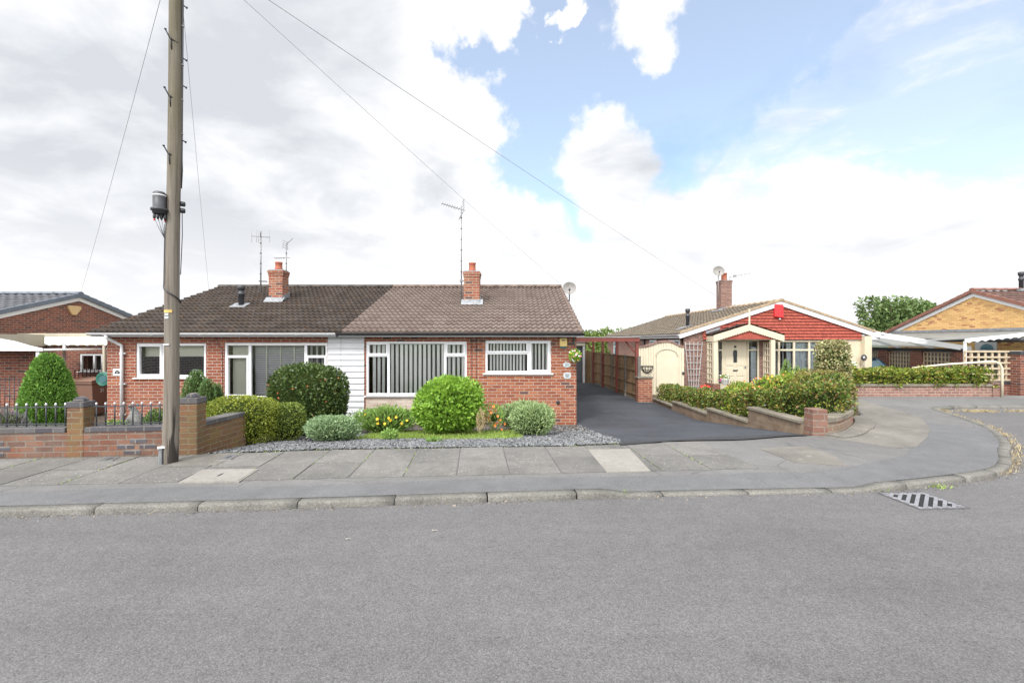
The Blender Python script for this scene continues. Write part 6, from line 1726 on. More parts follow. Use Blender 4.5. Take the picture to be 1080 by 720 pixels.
b = MB(); b.box(.95, 1.0, -.5, 6.5, -.1, ztp + .3); b.build('shade_backing', M['dark_room'], t)  # dark sheet added for the shaded void under the lean-to
b = MB(); b.tube([(.12, -.18, -.1), (.12, -.18, ztp + .40)], .045, 10); b.build('downpipe', M['beige'], t)
# tan trellis on a dark capped wall, brick gate pier
dt = 13.7
t = thing('trellis_fence', 'tan lattice trellis on a low brick wall beside the cream handrail', 'trellis', (wx(1018, dt), dt, 0))
TW = wx(1076, dt) - wx(1018, dt); zt_ = wz(370.5, dt); zb2 = wz(400.5, dt)
b = MB(); n = 8
for k in range(n + 1): x = TW * k / n; b.box(x - .026, x + .026, 0, .03, zb2, zt_)
for k in range(6): z = zb2 + (zt_ - zb2) * k / 5; b.box(-.03, TW + .03, -.026, -.001, z - .026, z + .026)
b.build('lattice', M['tan_trellis'], t)
b = MB(); b.box(-.1, TW + .02, .0, .2, -.6, zb2 - .12); b.build('brickwork', M['brick_dark'], t)
b = MB(); b.box(-.12, TW + .02, -.03, .23, zb2 - .118, zb2 - .04); b.build('coping', M['grey_iron'], t)
t = thing('gate_pier', 'brick gate pier with a dark cap at the right edge', 'pier', (wx(1076.5, 13.4), 13.4, 0))
b = MB(); b.box(0, .45, 0, .45, -.1, wz(374, 13.4)); b.build('brickwork', M['brick_dark'], t)
b = MB(); b.box(-.03, .48, -.03, .48, wz(374, 13.4) + .002, wz(371, 13.4) + .02); b.build('cap', M['grey_iron'], t, bevel=.01)
# parked hatchback behind the hedge, tail to the road
t = thing('parked_car', 'blue hatchback parked in the car port behind the right hedge', 'car', (16.12, 20.2, HB))
prof = [(0.0, .35), (.0, .62), (.03, .80), (.10, .86), (.42, 1.25), (.75, 1.30), (1.6, 1.30), (2.0, 1.26), (2.75, .88), (3.6, .76), (3.75, .60), (3.75, .35)]
b = MB(); b.sm = True; rings = []
for hwid, sh in ((-1, .0), (-.82, 1), (-.5, 1.0), (.5, 1.0), (.82, 1), (1, .0)):
    rg = []
    for y, z in prof:
        lower = z <= .87
        w_ = .84 * hwid if lower else .84 * hwid * (1 - .28 * (z - .87) / .45)
        rg.append(b.addv((w_, y + (.05 * (1 - abs(hwid)) if False else (.06 * hwid * hwid if y < .5 else -.1 * hwid * hwid if y > 3.5 else 0)), z - (.03 if abs(hwid) == 1 else 0))))
    rings.append(rg)
for i in range(5):
    for k in range(len(prof) - 1): b.fi((rings[i][k], rings[i][k + 1], rings[i + 1][k + 1], rings[i + 1][k]))
    b.fi((rings[i][-1], rings[i][0], rings[i + 1][0], rings[i + 1][-1]))
b.sm = False; b.fi(rings[0][::-1]); b.fi(rings[-1])
body = b.build('body', M['car_blue'], t)
b = MB(); b.face([(-.60, .135, .90), (.60, .135, .90), (.50, .395, 1.20), (-.50, .395, 1.20)]); b.build('rear_window', M['car_glass'], t)
b = MB(); b.face([(-.60, 2.68, .93), (-.48, 2.06, 1.22), (.48, 2.06, 1.22), (.60, 2.68, .93)]); b.build('windscreen', M['car_glass'], t)
for s_ in (-1, 1):
    b = MB(); b.face([(s_ * .838, .45, .90), (s_ * .838, 2.3, .90), (s_ * .66, 1.95, 1.20), (s_ * .66, .62, 1.20)]); b.build('side_window', M['car_glass'], t)
    b = MB(); b.box(s_ * .80 - .05, s_ * .80 + .05, -.0, .09, .62, .82); b.build('tail_light', M['red_lens'], t, bevel=.01)
    b = MB(); b.bar((s_ * .55, .6, 1.335), (s_ * .55, 1.9, 1.335), .03); b.build('roof_rail', M['black_plastic'], t)
    for y in (.65, 3.05):
        b = MB(); b.lathe([(.16, -.08), (.29, -.085), (.30, -.06), (.30, .06), (.29, .085), (.16, .08)], (s_ * .74, y, .30), 20, (1, 0, 0)); wh = b.build('wheel', M['rubber'], t)
        b = MB(); b.lathe([(.17, -.05), (.17, .06), (.04, .075)], (s_ * .76, y, .30), 16, (s_, 0, 0)); b.build('rim', M['aluminium'], wh)
b = MB(); b.box(-.26, .26, -.012, -.0, .52, .63); b.build('number_plate', M['yellow_box'], t)
b = MB(); b.box(-.80, .80, -.03, .08, .33, .50); b.build('bumper', M['black_plastic'], t, bevel=.02)
b = MB(); b.box(-.45, .45, .38, .62, 1.30, 1.345); b.build('spoiler', M['black_plastic'], t, bevel=.01)

# =================================================================== planting
def leafquads(P, D, ls, rg, asp=.5, spread=.8, fold=.15):
    n = len(P)
    d = D + rg.normal(0, spread, (n, 3)); d /= np.linalg.norm(d, axis=1)[:, None]
    r_ = rg.normal(0, 1, (n, 3)); s = np.cross(d, r_); s /= np.linalg.norm(s, axis=1)[:, None] + 1e-9
    nn = np.cross(d, s)
    L = (ls * rg.uniform(.6, 1.25, n))[:, None]
    a = P; bb = P + d * L * .45 + s * L * asp * .5 + nn * L * fold; c = P + d * L; e = P + d * L * .45 - s * L * asp * .5 + nn * L * fold
    return np.stack([a, bb, c, e], 1).reshape(-1, 3)
def fbm_dirs(d, rg, nl, sharp):
    c = rg.normal(0, 1, (nl, 3)); c /= np.linalg.norm(c, axis=1)[:, None]
    amp = rg.uniform(-1, 1, nl)
    return (np.exp(-(1 - d @ c.T) * sharp) * amp).sum(1)
def core_mesh(name, pts_fn, mat, parent):
    bm_ = bmesh.new(); bmesh.ops.create_icosphere(bm_, subdivisions=3, radius=1.0)
    for v in bm_.verts: v.co = pts_fn(v.co.normalized())
    me = bpy.data.meshes.new(name); bm_.to_mesh(me); bm_.free(); me.materials.append(mat)
    o = bpy.data.objects.new(name, me); COL.objects.link(o); o.parent = parent; return o
def bush(name, label, cat, base, a, b_, h, mat, n, ls, p=2.3, lump=.10, nl=40, sharp=14, depth=.35, seed=1, asp=.5, up=.25, spread=.8, group=None, low=.12, core=.80, fold=.15, spike=0):
    """shrub: leaves through the outer part of a lumpy superellipsoid standing on base"""
    rg = np.random.default_rng(seed)
    t = thing(name, label, cat, base, 0, group)
    c = h / 2
    d = rg.normal(0, 1, (n, 3)) * np.array([a, b_, c]); d /= np.linalg.norm(d, axis=1)[:, None]
    def rad(q): return (np.abs(q[:, 0] / a) ** p + np.abs(q[:, 1] / b_) ** p + np.abs(q[:, 2] / (c)) ** p) ** (-1 / p)
    r_ = rad(d); lum = 1 + lump * fbm_dirs(d, rg, nl, sharp)
    rr_ = r_ * lum * (1 - depth * rg.uniform(0, 1, n) ** 2.2)
    if spike: rr_ *= 1 + spike * np.maximum(0, rg.normal(0, 1, n)) * (d[:, 2] > -.2)
    P = d * rr_[:, None]; P[:, 2] += c
    keep = P[:, 2] > low * h * rg.uniform(0, 1, n); P, d = P[keep], d[keep]
    V = leafquads(P - d * ls * .4, d * .9 + np.array([0, 0, up]), ls, rg, asp, spread, fold)
    quads_obj('leaves', V, mat, parent=t)
    core_mesh('shade_core', lambda q: Vector((0, 0, c * .98)) + q * float(rad(np.array([[q.x, q.y, q.z]]))[0]) * core, M['core_shade'], t)  # solid core, coloured dark as the shaded inside of the shrub
    return t
def conifer(name, label, cat, base, prof, h, mat, n, ls, lump=.08, seed=1, asp=.3, up=.9, group=None, depth=.3, core=.8, sy=1.0):
    """clipped conifer: profile (fraction of height, radius)"""
    rg = np.random.default_rng(seed); t = thing(name, label, cat, base, 0, group)
    zf = [q[0] for q in prof]; rf_ = [q[1] for q in prof]
    z = rg.uniform(0, 1, n * 2); w = np.interp(z, zf, rf_); keep = rg.uniform(0, max(rf_), n * 2) < w + .04; z = z[keep][:n]; n = len(z)
    th = rg.uniform(0, 2 * math.pi, n)
    lum = np.zeros(n)
    for k in range(60):
        z0, t0, a_ = rg.uniform(0, 1), rg.uniform(0, 2 * math.pi), rg.uniform(-1, 1)
        dt_ = np.abs((th - t0 + math.pi) % (2 * math.pi) - math.pi)
        lum += a_ * np.exp(-((z - z0) * 7) ** 2 - (dt_ * 2.6) ** 2)
    r_ = np.interp(z, zf, rf_) * (1 + lump * lum) * (1 - depth * rg.uniform(0, 1, n) ** 2)
    P = np.stack([r_ * np.cos(th), r_ * np.sin(th) * sy, z * h], 1)
    D = np.stack([np.cos(th) * .6, np.sin(th) * .6, np.full(n, up)], 1)
    quads_obj('leaves', leafquads(P, D, ls, rg, asp, .4), mat, parent=t)
    b = MB(); b.lathe([(max(.01, r__ * core), zz_ * h * .97) for zz_, r__ in prof], (0, 0, 0), 20); o_ = b.build('shade_core', M['core_shade'], t); o_.scale.y = sy  # turned solid, its dark colour stands for shade within the sprays
    return t
def hedge(name, label, cat, path, mat, n, ls, seed=1, group=None, hw=.28):
    """path: (x, y, z_bottom, z_top)"""
    rg = np.random.default_rng(seed); o_ = np.array([path[0][0], path[0][1], path[0][2]])
    t = thing(name, label, cat, tuple(o_)); Pth = np.array(path, float)
    seg = np.linalg.norm(np.diff(Pth[:, :2], axis=0), axis=1); cu = np.concatenate([[0], np.cumsum(seg)])
    s = rg.uniform(0, cu[-1], n); q = np.stack([np.interp(s, cu, Pth[:, k]) for k in range(4)], 1)
    e = 1e-2; q2 = np.stack([np.interp(np.clip(s + .15, 0, cu[-1]), cu, Pth[:, k]) for k in range(2)], 1); q1 = np.stack([np.interp(np.clip(s - .15, 0, cu[-1]), cu, Pth[:, k]) for k in range(2)], 1)
    tn = q2 - q1; tn /= np.linalg.norm(tn, axis=1)[:, None]; nr = np.stack([-tn[:, 1], tn[:, 0]], 1)
    hh_ = q[:, 3] - q[:, 2]
    side = rg.choice([-1, 1, 0], n, p=[.36, .28, .36])
    wob = .05 * np.sin(s * 5.1) + .04 * np.sin(s * 11.7 + 1) + .03 * np.sin(s * 23 + q[:, 2] * 9)
    inn = rg.uniform(0, 1, n) ** 2.2 * .16
    lat = np.where(side == 0, rg.uniform(-hw, hw, n), side * (hw - inn + wob))
    vert = np.where(side == 0, hh_ - inn + wob * .6, rg.uniform(-.05, 1, n) * hh_)
    # soften the top edges
    ed = np.clip((np.abs(lat) / hw - .75) * 4, 0, 1) * np.clip((vert / hh_ - .75) * 4, 0, 1); lat *= 1 - .12 * ed; vert *= 1 - .08 * ed
    # ends
    endm = rg.uniform(0, 1, n) < .06
    s_end = np.where(rg.uniform(0, 1, n) < .5, -1, 1)
    P = np.stack([q[:, 0] + nr[:, 0] * lat, q[:, 1] + nr[:, 1] * lat, q[:, 2] + vert], 1) - o_
    D = np.stack([nr[:, 0] * side, nr[:, 1] * side, (side == 0) * 1.0 + .2], 1)
    quads_obj('leaves', leafquads(P, D, ls, rg, .55, .75), mat, parent=t)
    b = MB(); pts = [(p[0], p[1]) for p in path]
    pr_ = []
    for i, p in enumerate(path):
        a, c_ = path[max(0, i - 1)], path[min(len(path) - 1, i + 1)]; tt = Vector((c_[0] - a[0], c_[1] - a[1])).normalized(); nn = Vector((-tt.y, tt.x)); w_ = hw - .19
        pr_.append([b.addv((p[0] + nn.x * f_ * w_ - o_[0], p[1] + nn.y * f_ * w_ - o_[1], z - o_[2])) for f_, z in ((-1, p[2] - .05), (-1, p[3] - .17), (1, p[3] - .17), (1, p[2] - .05))])
    for i in range(len(path) - 1):
        for k in range(4): b.fi((pr_[i][k], pr_[i + 1][k], pr_[i + 1][(k + 1) % 4], pr_[i][(k + 1) % 4]))
    b.fi(pr_[0]); b.fi(pr_[-1][::-1]); b.build('shade_core', M['core_shade'], t)  # box core, coloured dark as the shaded depth of the hedge
    return t
def flowers(t, pts, mat, r_, petals=6, name='flower', seed=0):
    rr = random.Random(seed); b = MB()
    for k in range(petals):
        a = 2 * math.pi * k / petals; d_ = Vector((math.cos(a), math.sin(a), .35)); s_ = Vector((-math.sin(a), math.cos(a), 0))
        b.face([Vector((0, 0, 0)), d_ * .6 - s_ * .35, d_, d_ * .6 + s_ * .35])
    b.lathe([(.28, .0), (.25, .2), (0, .3)], (0, 0, 0), 8)
    first = None
    for p in pts:
        if first is None: o_ = first = b.build(name, mat, t)
        else:
            o_ = first.copy(); COL.objects.link(o_); o_.parent = t
        o_.location = p; s__ = r_ * rr.uniform(.75, 1.2); o_.scale = (s__, s__, s__); o_.rotation_euler = (rr.uniform(.5, 1.5), rr.uniform(-.4, .4), rr.uniform(-.6, .6))
def GP(u, d, z=None):
    x = wx(u, d); return (x, d, H(x, d) if z is None else z)
def bsize(u0, u1, d): return (u1 - u0) / F * d / 2

conifer('clipped_conifer', 'bright green clipped conifer dome behind the railings at the left', 'conifer', GP(51, 8.3), [(0, .40), (.2, .43), (.4, .40), (.6, .335), (.8, .245), (.93, .165), (1, .06)], 1.60, M['lf_conifer'], 16000, .055, .028, 11, .35, .8)
bush('lavender_plant', 'grey lavender clump at the left edge behind the railings', 'lavender', GP(6, 7.4), .30, .25, .62, M['lf_lavender'], 1200, .09, 2, seed=12, asp=.15, up=1.6, spread=.35)
conifer('dwarf_conifer', 'tall sloping dwarf conifer right behind the wooden pole', 'conifer', GP(207, 8.4), [(0, .34), (.3, .33), (.6, .24), (.85, .16), (1, .04)], 1.28, M['lf_yew'], 6500, .045, .09, 13, .3, 1.2)
bush('dwarf_conifer', 'low light green conifer tuft at the left of the wooden pole', 'conifer', GP(166, 8.0), .24, .22, .60, M['lf_yew'], 2400, .045, 2.0, seed=15, asp=.3, up=.8)
conifer('dwarf_conifer', 'narrow twin stemmed dwarf conifer between the pole and golden box bush', 'conifer', GP(219, 8.15), [(0, .14), (.4, .15), (.75, .14), (.92, .10), (1, .04)], 1.10, M['lf_yew'], 3000, .04, .14, 14, .3, 1.4)
conifer('dwarf_conifer', 'thin darker dwarf conifer against the red brick by the golden box bush', 'conifer', GP(229, 8.4), [(0, .10), (.5, .11), (.85, .09), (1, .03)], 1.02, M['lf_yew'], 2200, .04, .14, 16, .3, 1.4)
bush('box_bush', 'rounded golden green box bush at the end of the brick wall', 'shrub', GP(258, 7.62), .54, .48, .80, M['lf_box'], 12000, .035, 2.6, .10, spike=.012, seed=17, asp=.6, low=.03)
bush('box_bush', 'smaller rounded box bush with a brown bare side beside the golden one', 'shrub', GP(303, 8.0), .30, .30, .66, M['lf_boxb'], 5500, .032, 2.8, .07, seed=18, asp=.6, low=.03)
tp = bush('photinia_bush', 'large dark glossy clipped bush with red young leaves before the white boarding', 'shrub', GP(325.5, 9.2), .74, .62, 1.43, M['lf_photinia'], 12500, .060, 3.4, .06, spike=.015, seed=19, asp=.62, low=.06, core=.86)
rr = random.Random(5)
b = MB()
b.face([(0, 0, 0), (.35, .4, .12), (0, 1, 0), (-.35, .4, .12)]); first = None
for k in range(24):
    a = rr.uniform(-1.4, 1.4); z = rr.uniform(.25, 1.3); x = .72 * math.sin(a); y = -.64 * math.cos(a) ** .5 if abs(a) < 1.3 else -.3
    o_ = b.build('young_leaf', M['lf_new'], tp) if first is None else first.copy()
    if first is None: first = o_
    else: COL.objects.link(o_); o_.parent = tp
    o_.location = (x, y, z); o_.scale = (.036, .045, .036); o_.rotation_euler = (rr.uniform(0, 1.5), rr.uniform(-.6, .6), rr.uniform(-1, 1))
bush('hebe_bush', 'low grey green mounded shrub on the slate before the dark clipped bush', 'shrub', GP(350, 7.75), .41, .36, .41, M['lf_hebe'], 6200, .052, 2.2, .14, spike=.06, seed=20, asp=.4, up=.7, spread=.5)
t = bush('marigold_plant', 'loose green plant with yellow flowers under the big window', 'plant', GP(408, 9.25), .58, .40, .50, M['lf_marigold'], 4200, .085, 2.2, .2, spike=.12, seed=21, asp=.28, up=1.1, spread=.5)
fl_ = [((u - 408) / F * 8.85, -.42 + .02 * k, wz(v, 8.85) - GP(408, 9.25)[2]) for k, (u, v) in enumerate(((404.5, 441.5), (404.5, 446.5), (411.5, 447), (415.5, 441), (416.5, 443.5), (422.5, 440.5), (434, 444.5), (428, 447.5), (389, 438)))]
flowers(t, fl_, M['pt_yellow'], .032)
bush('lime_shrub', 'large rounded lime green shrub in the middle of the front lawn', 'shrub', GP(474.5, 8.85), .63, .58, 1.08, M['lf_lime'], 10000, .076, 2.25, .13, spike=.035, seed=22, asp=.58, up=.35, spread=.8, low=.12, nl=60, sharp=22, core=.62)
t = bush('orange_flower_plant', 'thin straggly plant with orange flowers right of the lime green shrub', 'plant', GP(521, 9.2), .22, .2, .62, M['lf_marigold'], 420, .075, 2, .2, seed=23, asp=.25, up=1.3, spread=.4, core=.3)
flowers(t, [(.0, -.15, .55), (-.05, -.15, .42), (.08, -.18, .36), (-.10, -.1, .27), (.02, -.2, .18), (.13, -.15, .28)], M['pt_orange'], .03)
bush('dry_flower_stalks', 'pale dry flower stalks beside the lime green shrub', 'plant', GP(507, 8.3), .09, .09, .52, M['lf_straw'], 260, .09, 2, .1, seed=24, asp=.14, up=2.2, spread=.25, core=.2)
t = bush('hebe_bush', 'taller green mounded shrub at the back below the small window', 'shrub', GP(552, 9.6), .52, .40, .60, M['lf_hebe_b'], 5200, .065, 2.2, .14, spike=.10, seed=25, asp=.3, up=.9, spread=.5)
flowers(t, [(-.38, -.3, .20), (-.45, -.28, .08), (-.30, -.33, .05)], M['pt_orange'], .03)
bush('hebe_bush', 'pale grey green shrub on the slate in front of the taller mound', 'shrub', GP(561.5, 8.55), .43, .38, .55, M['lf_hebe_b'], 5600, .055, 2.2, .14, spike=.06, seed=26, asp=.38, up=.7, spread=.5)
bush('garden_weed', 'small green weed tuft at the front edge of the lawn', 'weed', GP(411, 7.75), .16, .14, .20, M['lf_marigold'], 420, .055, 2, .1, seed=27, asp=.35, up=.8, core=.3)
bush('garden_weed', 'tiny weed growing from the slate near the pavement', 'weed', GP(458, 7.3), .13, .08, .09, M['lf_marigold'], 200, .045, 2, .1, seed=28, asp=.35, up=.8, core=.3)
bush('garden_weed', 'low weeds at the foot of the garden statue', 'weed', GP(122, 8.6), .22, .16, .36, M['lf_marigold'], 600, .07, 2, .2, seed=29, asp=.35, up=.8, core=.3)
# flower ball
t = [o for o in bpy.data.objects if o.name.startswith('hanging_flower_ball')][0]
rg = np.random.default_rng(8); d = rg.normal(0, 1, (420, 3)); d /= np.linalg.norm(d, axis=1)[:, None]
quads_obj('leaves', leafquads(d * .125, d, .05, rg, .6, .6), M['lf_lime'], parent=t)
b = MB(); b.lathe([(0, -.11), (.08, -.08), (.115, 0), (.08, .08), (0, .11)], (0, 0, 0), 14); b.build('moss_ball', M['lf_lime'], t)
b = MB(); b.tube([(0, 0, .1), (0, 0, .26)], .004, 5); b.build('hanger', M['grey_iron'], t)
rr = random.Random(3)
def onball(n, r_=.145): 
    o_ = []
    for k in range(n):
        a, e = rr.uniform(0, 6.28), rr.uniform(-1, 1); q = math.sqrt(1 - e * e); o_.append((r_ * q * math.cos(a), r_ * q * math.sin(a), r_ * e))
    return o_
flowers(t, onball(12), M['pt_white'], .024, name='white_flower', seed=1); flowers(t, onball(10) + [(-.02, -.145, .0), (.02, -.14, .05), (-.06, -.13, -.03)], M['pt_pink'], .026, name='pink_flower', seed=2); flowers(t, [(.05, -.1, -.1), (-.11, -.08, .05)], M['pt_yellow'], .02, name='yellow_flower', seed=3)

# right-hand garden
hp = [(5.14, 15.15, -.45, .14), (5.18, 13.4, -.26, .18), (5.22, 12.0, -.16, .26), (5.27, 10.6, -.04, .40), (5.32, 9.3, .10, .58), (5.36, 8.8, .24, .70), (5.44, 8.45, .26, .78), (5.60, 8.28, .26, .82), (5.78, 8.34, .26, .86), (5.98, 8.58, .26, .90), (6.28, 9.02, .26, .91), (6.50, 9.6, .26, .88)]
hedge('clipped_hedge', 'long clipped hedge of green and bronze leaves above the stepped wall', 'hedge', hp, M['lf_hedge'], 26000, .062, 31, hw=.28)
hedge('clipped_hedge', 'bright green straight hedge on the low brick wall at the right', 'hedge', [(9.1, 12.98, .35, .80), (11.2, 12.98, .35, .80), (13.42, 12.98, .35, .83)], M['lf_hedge2'], 9000, .075, 32, hw=.30)
bush('topiary_column', 'square clipped column of variegated leaves in front of the cream pier', 'topiary', GP(877.5, 10.6, -.1), .30, .30, 1.72, M['lf_topiary'], 9000, .06, 5.5, .03, seed=33, asp=.6, low=0, core=.86)
bush('olive_mound', 'rounded olive brown clipped shrub beside the topiary column', 'shrub', GP(867, 9.7, -.2), .62, .55, 1.22, M['lf_olive'], 6500, .045, 2.5, .06, seed=34, asp=.5)
t = bush('flowering_shrub', 'sprawling green shrub covered with salmon orange flowers behind the hedge', 'shrub', GP(820, 10.4, -.5), 1.02, .6, 1.36, M['lf_berberis'], 10000, .07, 2.1, .2, seed=35, asp=.5, spike=.05, nl=60, sharp=18)
rr = random.Random(12); pts = []
for k in range(95):
    a = rr.uniform(-1.5, 1.5); e = rr.uniform(.0, 1.35); q = math.cos(e) ** .7
    pts.append((1.0 * q * math.sin(a) * rr.uniform(.85, 1.08), -.62 * q * math.cos(a), .68 + .66 * math.sin(e) * rr.uniform(.9, 1.08)))
flowers(t, pts[:60], M['pt_salmon'], .026, 5, seed=5); flowers(t, pts[60:], M['pt_yellow'], .022, 5, name='yellow_flower', seed=6)
bush('flowering_shrub', 'low bright green leafy shrub between the porch and the orange flowered one', 'shrub', GP(781, 12.0, -.5), .46, .4, 1.06, M['lf_berberis'], 2600, .075, 2.2, .15, seed=36, asp=.5)
t = bush('flowering_shrub', 'small shrub with magenta flowers tucked beside the olive clipped mound', 'shrub', GP(850, 9.5, -.4), .26, .25, 1.02, M['lf_berberis'], 1100, .07, 2.2, .15, seed=37, asp=.5)
flowers(t, [(-.14, -.2, .98), (.05, -.26, .90), (.1, -.25, .74), (.03, -.27, .70), (.13, -.2, .80), (-.1, -.25, .80)], M['pt_magenta'], .055, 6)
for (u, hgt, lab) in ((829.5, 1.56, 'tallest soft green spire plant before the leaded window'), (840, 1.42, 'middle soft green spire plant before the leaded window'), (848, 1.36, 'right hand thin green spire plant before the leaded window')):
    conifer('spire_plant', lab, 'plant', GP(u, 11.6, -.45), [(0, .22), (.5, .22), (.8, .12), (1, .02)], hgt, M['lf_spire'], 1300, .08, .15, int(u), .2, 1.1, 'spire plants below the window', .5, .3)
for (u, lab) in ((742, 'red flowering plant showing over the hedge below the fan trellis'), (769.5, 'red flowering plant showing over the hedge below the cream door')):
    t = bush('geranium', lab, 'plant', GP(u, 12.8, -.45), .22, .2, .80, M['lf_berberis'], 500, .07, 2.2, .15, seed=int(u), asp=.6)
    flowers(t, [(-.10, -.12, .80), (-.03, -.14, .83), (.05, -.14, .81), (.11, -.12, .79)], M['pt_red'], .034, 7)
t = thing('patio_planter', 'pale pot of white and pink flowers standing by the cream front door', 'planter', to_w(lx(764.5, -.8), -.8, .32))
t.scale = (.62, .62, .62)
b = MB(); b.lathe([(.17, 0), (.21, .05), (.26, .32), (.28, .34), (.28, .38), (.23, .38)], (0, 0, .02), 20); b.build('pot', M['pot_white'], t)
rg = np.random.default_rng(18); d = rg.normal(0, 1, (300, 3)); d /= np.linalg.norm(d, axis=1)[:, None]; d[:, 2] = np.abs(d[:, 2])
quads_obj('leaves', leafquads(d * np.array([.24, .24, .2]) + np.array([0, 0, .42]), d, .09, rg, .5, .7), M['lf_berberis'], parent=t)
flowers(t, [(.26 * math.cos(a), .26 * math.sin(a), .5 + .12 * math.sin(a * 3)) for a in [k * .37 for k in range(17)]], M['pt_white'], .055, name='white_flower', seed=9)
flowers(t, [(-.28, -.1, .38), (-.3, 0, .30), (-.26, -.12, .46)], M['pt_magenta'], .05, name='pink_flower', seed=10)
b = MB(); b.lathe([(.20, .0), (.24, .22)], (0, 0, -.0), 16)
t = thing('hanging_basket', 'hanging basket of white flowers on the cream wall beside the topiary', 'hanging basket', to_w(lx(896, -.22), -.22, lz(386, 7, -.22)))
b = MB(); b.lathe([(0, -.22), (.10, -.18), (.17, -.06), (.19, .0)], (0, 0, 0), 16); b.build('basket', M['clay'], t)
b = MB(); b.tube([(0, 0, 0), (0, 0, .4), (0, .15, .46), (0, .24, .42)], .012, 6); b.build('bracket', M['black_iron'], t)
d = rg.normal(0, 1, (260, 3)); d /= np.linalg.norm(d, axis=1)[:, None]
quads_obj('leaves', leafquads(d * np.array([.2, .2, .13]) + np.array([0, 0, .06]), d, .09, rg, .5, .7), M['lf_berberis'], parent=t)
flowers(t, [(.2 * math.cos(a), .2 * math.sin(a), .1 + .08 * math.sin(a * 3)) for a in [k * .5 for k in range(13)]], M['pt_white'], .055, seed=11)

# trees far beyond
def tree(name, label, x, y, h, cr, mat, n, ls, seed, group=None, trunk=.18, blobs=9, zlow=.35):
    rg = np.random.default_rng(seed); t = thing(name, label, 'tree', (x, y, -.6), 0, group)
    b = MB(); b.tube([(0, 0, -.2), (.05, 0, h * .25), (0, .05, h * .6)], [trunk, trunk * .8, trunk * .3], 9)
    cs = []
    for k in range(blobs):
        a = rg.uniform(0, 6.28); e = rg.uniform(0, 1); c_ = np.array([cr * .62 * math.cos(a) * math.sqrt(e), cr * .62 * math.sin(a) * math.sqrt(e), h * rg.uniform(zlow + .1, .84)])
        cs.append((c_, cr * rg.uniform(.32, .5)))
        b.tube([(0, 0, h * .28), tuple(c_ * .6 + np.array([0, 0, h * .1])), tuple(c_)], [trunk * .4, trunk * .25, trunk * .08], 6)
    b.build('trunk', M['bark'], t)
    Ps, Ds = [], []
    for c_, r_ in cs:
        m = int(n * r_ * r_ / sum(q[1] ** 2 for q in cs)); d = rg.normal(0, 1, (m, 3)); d /= np.linalg.norm(d, axis=1)[:, None]
        rr_ = r_ * (1 + .25 * fbm_dirs(d, rg, 14, 9)) * (1 - .6 * rg.uniform(0, 1, m) ** 2)
        Ps.append(c_ + d * rr_[:, None] * np.array([1, 1, .85])); Ds.append(d)
    quads_obj('crown', leafquads(np.concatenate(Ps), np.concatenate(Ds), ls, rg, .6, .9), mat, parent=t)
    return t
tree('broadleaf_tree', 'dark green tree showing above the far roof behind the yellow brick bungalow', wx(941, 46), 46, wz(317, 46) + 1.0, 2.9, M['lf_tree'], 5500, .34, 61, None, .25, 15)
tree('broadleaf_tree', 'small tree top at the right of the dark tree above the red verge', wx(972, 47), 47, wz(318, 47) + .9, 2.6, M['lf_tree'], 5500, .34, 62, None, .25, 10)
tg = 'trees beyond the garage'
tree('garden_tree', 'light green bushy tree seen through the red car port beyond the fence', wx(640, 40), 40, wz(347.5, 40) + .35, 2.5, M['lf_tree_b'], 7000, .28, 63, tg, .2, 12, .05)
tree('garden_tree', 'darker low tree at the left above the grey garage door', wx(616, 44), 44, wz(351, 44) + .35, 2.4, M['lf_tree'], 5000, .28, 64, tg, .2, 10, .05)
tree('garden_tree', 'dull green tree at the right just over the bungalow eaves', wx(662, 48), 48, wz(348, 48) + .2, 2.8, M['lf_tree'], 6000, .3, 65, tg, .2, 10, .05)
hedge('garden_hedge', 'yellow green hedge in the back garden beyond the brown fence', 'hedge', [(3.5, 30, -.5, .95), (8.5, 31, -.5, .95)], M['lf_tree_b'], 5000, .14, 66, hw=.5)
bm_ = MB()
xs_ = frange(-60, 140, 5); pr_ = []
for x in xs_:
    y = 190 + 12 * math.sin(x * .05); hgt = 4.6 + 1.5 * math.sin(x * .07 + 1) + 1.0 * math.sin(x * .19)
    pr_.append([bm_.addv((x, y - 60, -.6)), bm_.addv((x, y - 18, hgt * .7)), bm_.addv((x, y, hgt)), bm_.addv((x, y + 60, -.6))])
bm_.sm = True
for i in range(len(xs_) - 1):
    for k in range(3): bm_.fi((pr_[i][k], pr_[i + 1][k], pr_[i + 1][k + 1], pr_[i][k + 1]))
structure(bm_.build('hill', plain('wooded hill', (.05, .075, .035), .95, var=.4, sc=.15)), 'low wooded green hill on the skyline beyond the garages', 'hill')

# =================================================================== light, sky, camera
SUN = Vector((-0.28, -0.62, 0.74)).normalized()
el = math.asin(SUN.z); az = math.atan2(SUN.x, SUN.y)
ld = bpy.data.lights.new('sun', 'SUN'); ld.energy = 2.0; ld.angle = math.radians(9); ld.color = (1, .965, .92)
lo = bpy.data.objects.new('sun', ld); COL.objects.link(lo); lo.rotation_euler = SUN.to_track_quat('Z', 'Y').to_euler(); lo.location = SUN * 50
wd = bpy.data.worlds.new('World'); S.world = wd; wd.use_nodes = True
nt = wd.node_tree; nt.nodes.clear()
class W_(T):
    def __init__(s): s.nt = nt
T2 = W_()
out = nt.nodes.new('ShaderNodeOutputWorld')
sky = T2.n('TexSky', sky_type='NISHITA', sun_disc=False, sun_elevation=el, sun_rotation=az, altitude=100, air_density=1.0, dust_density=0.6, ozone_density=2.0)
gen = T2.n('TexCoord').outputs['Generated']
dirn = T2.n('VectorMath', {0: gen}, operation='NORMALIZE').outputs[0]
sep = T2.n('SeparateXYZ', {0: dirn})
zc_ = T2.math('ADD', T2.math('MAXIMUM', sep.outputs[2], 0.0), 0.22)
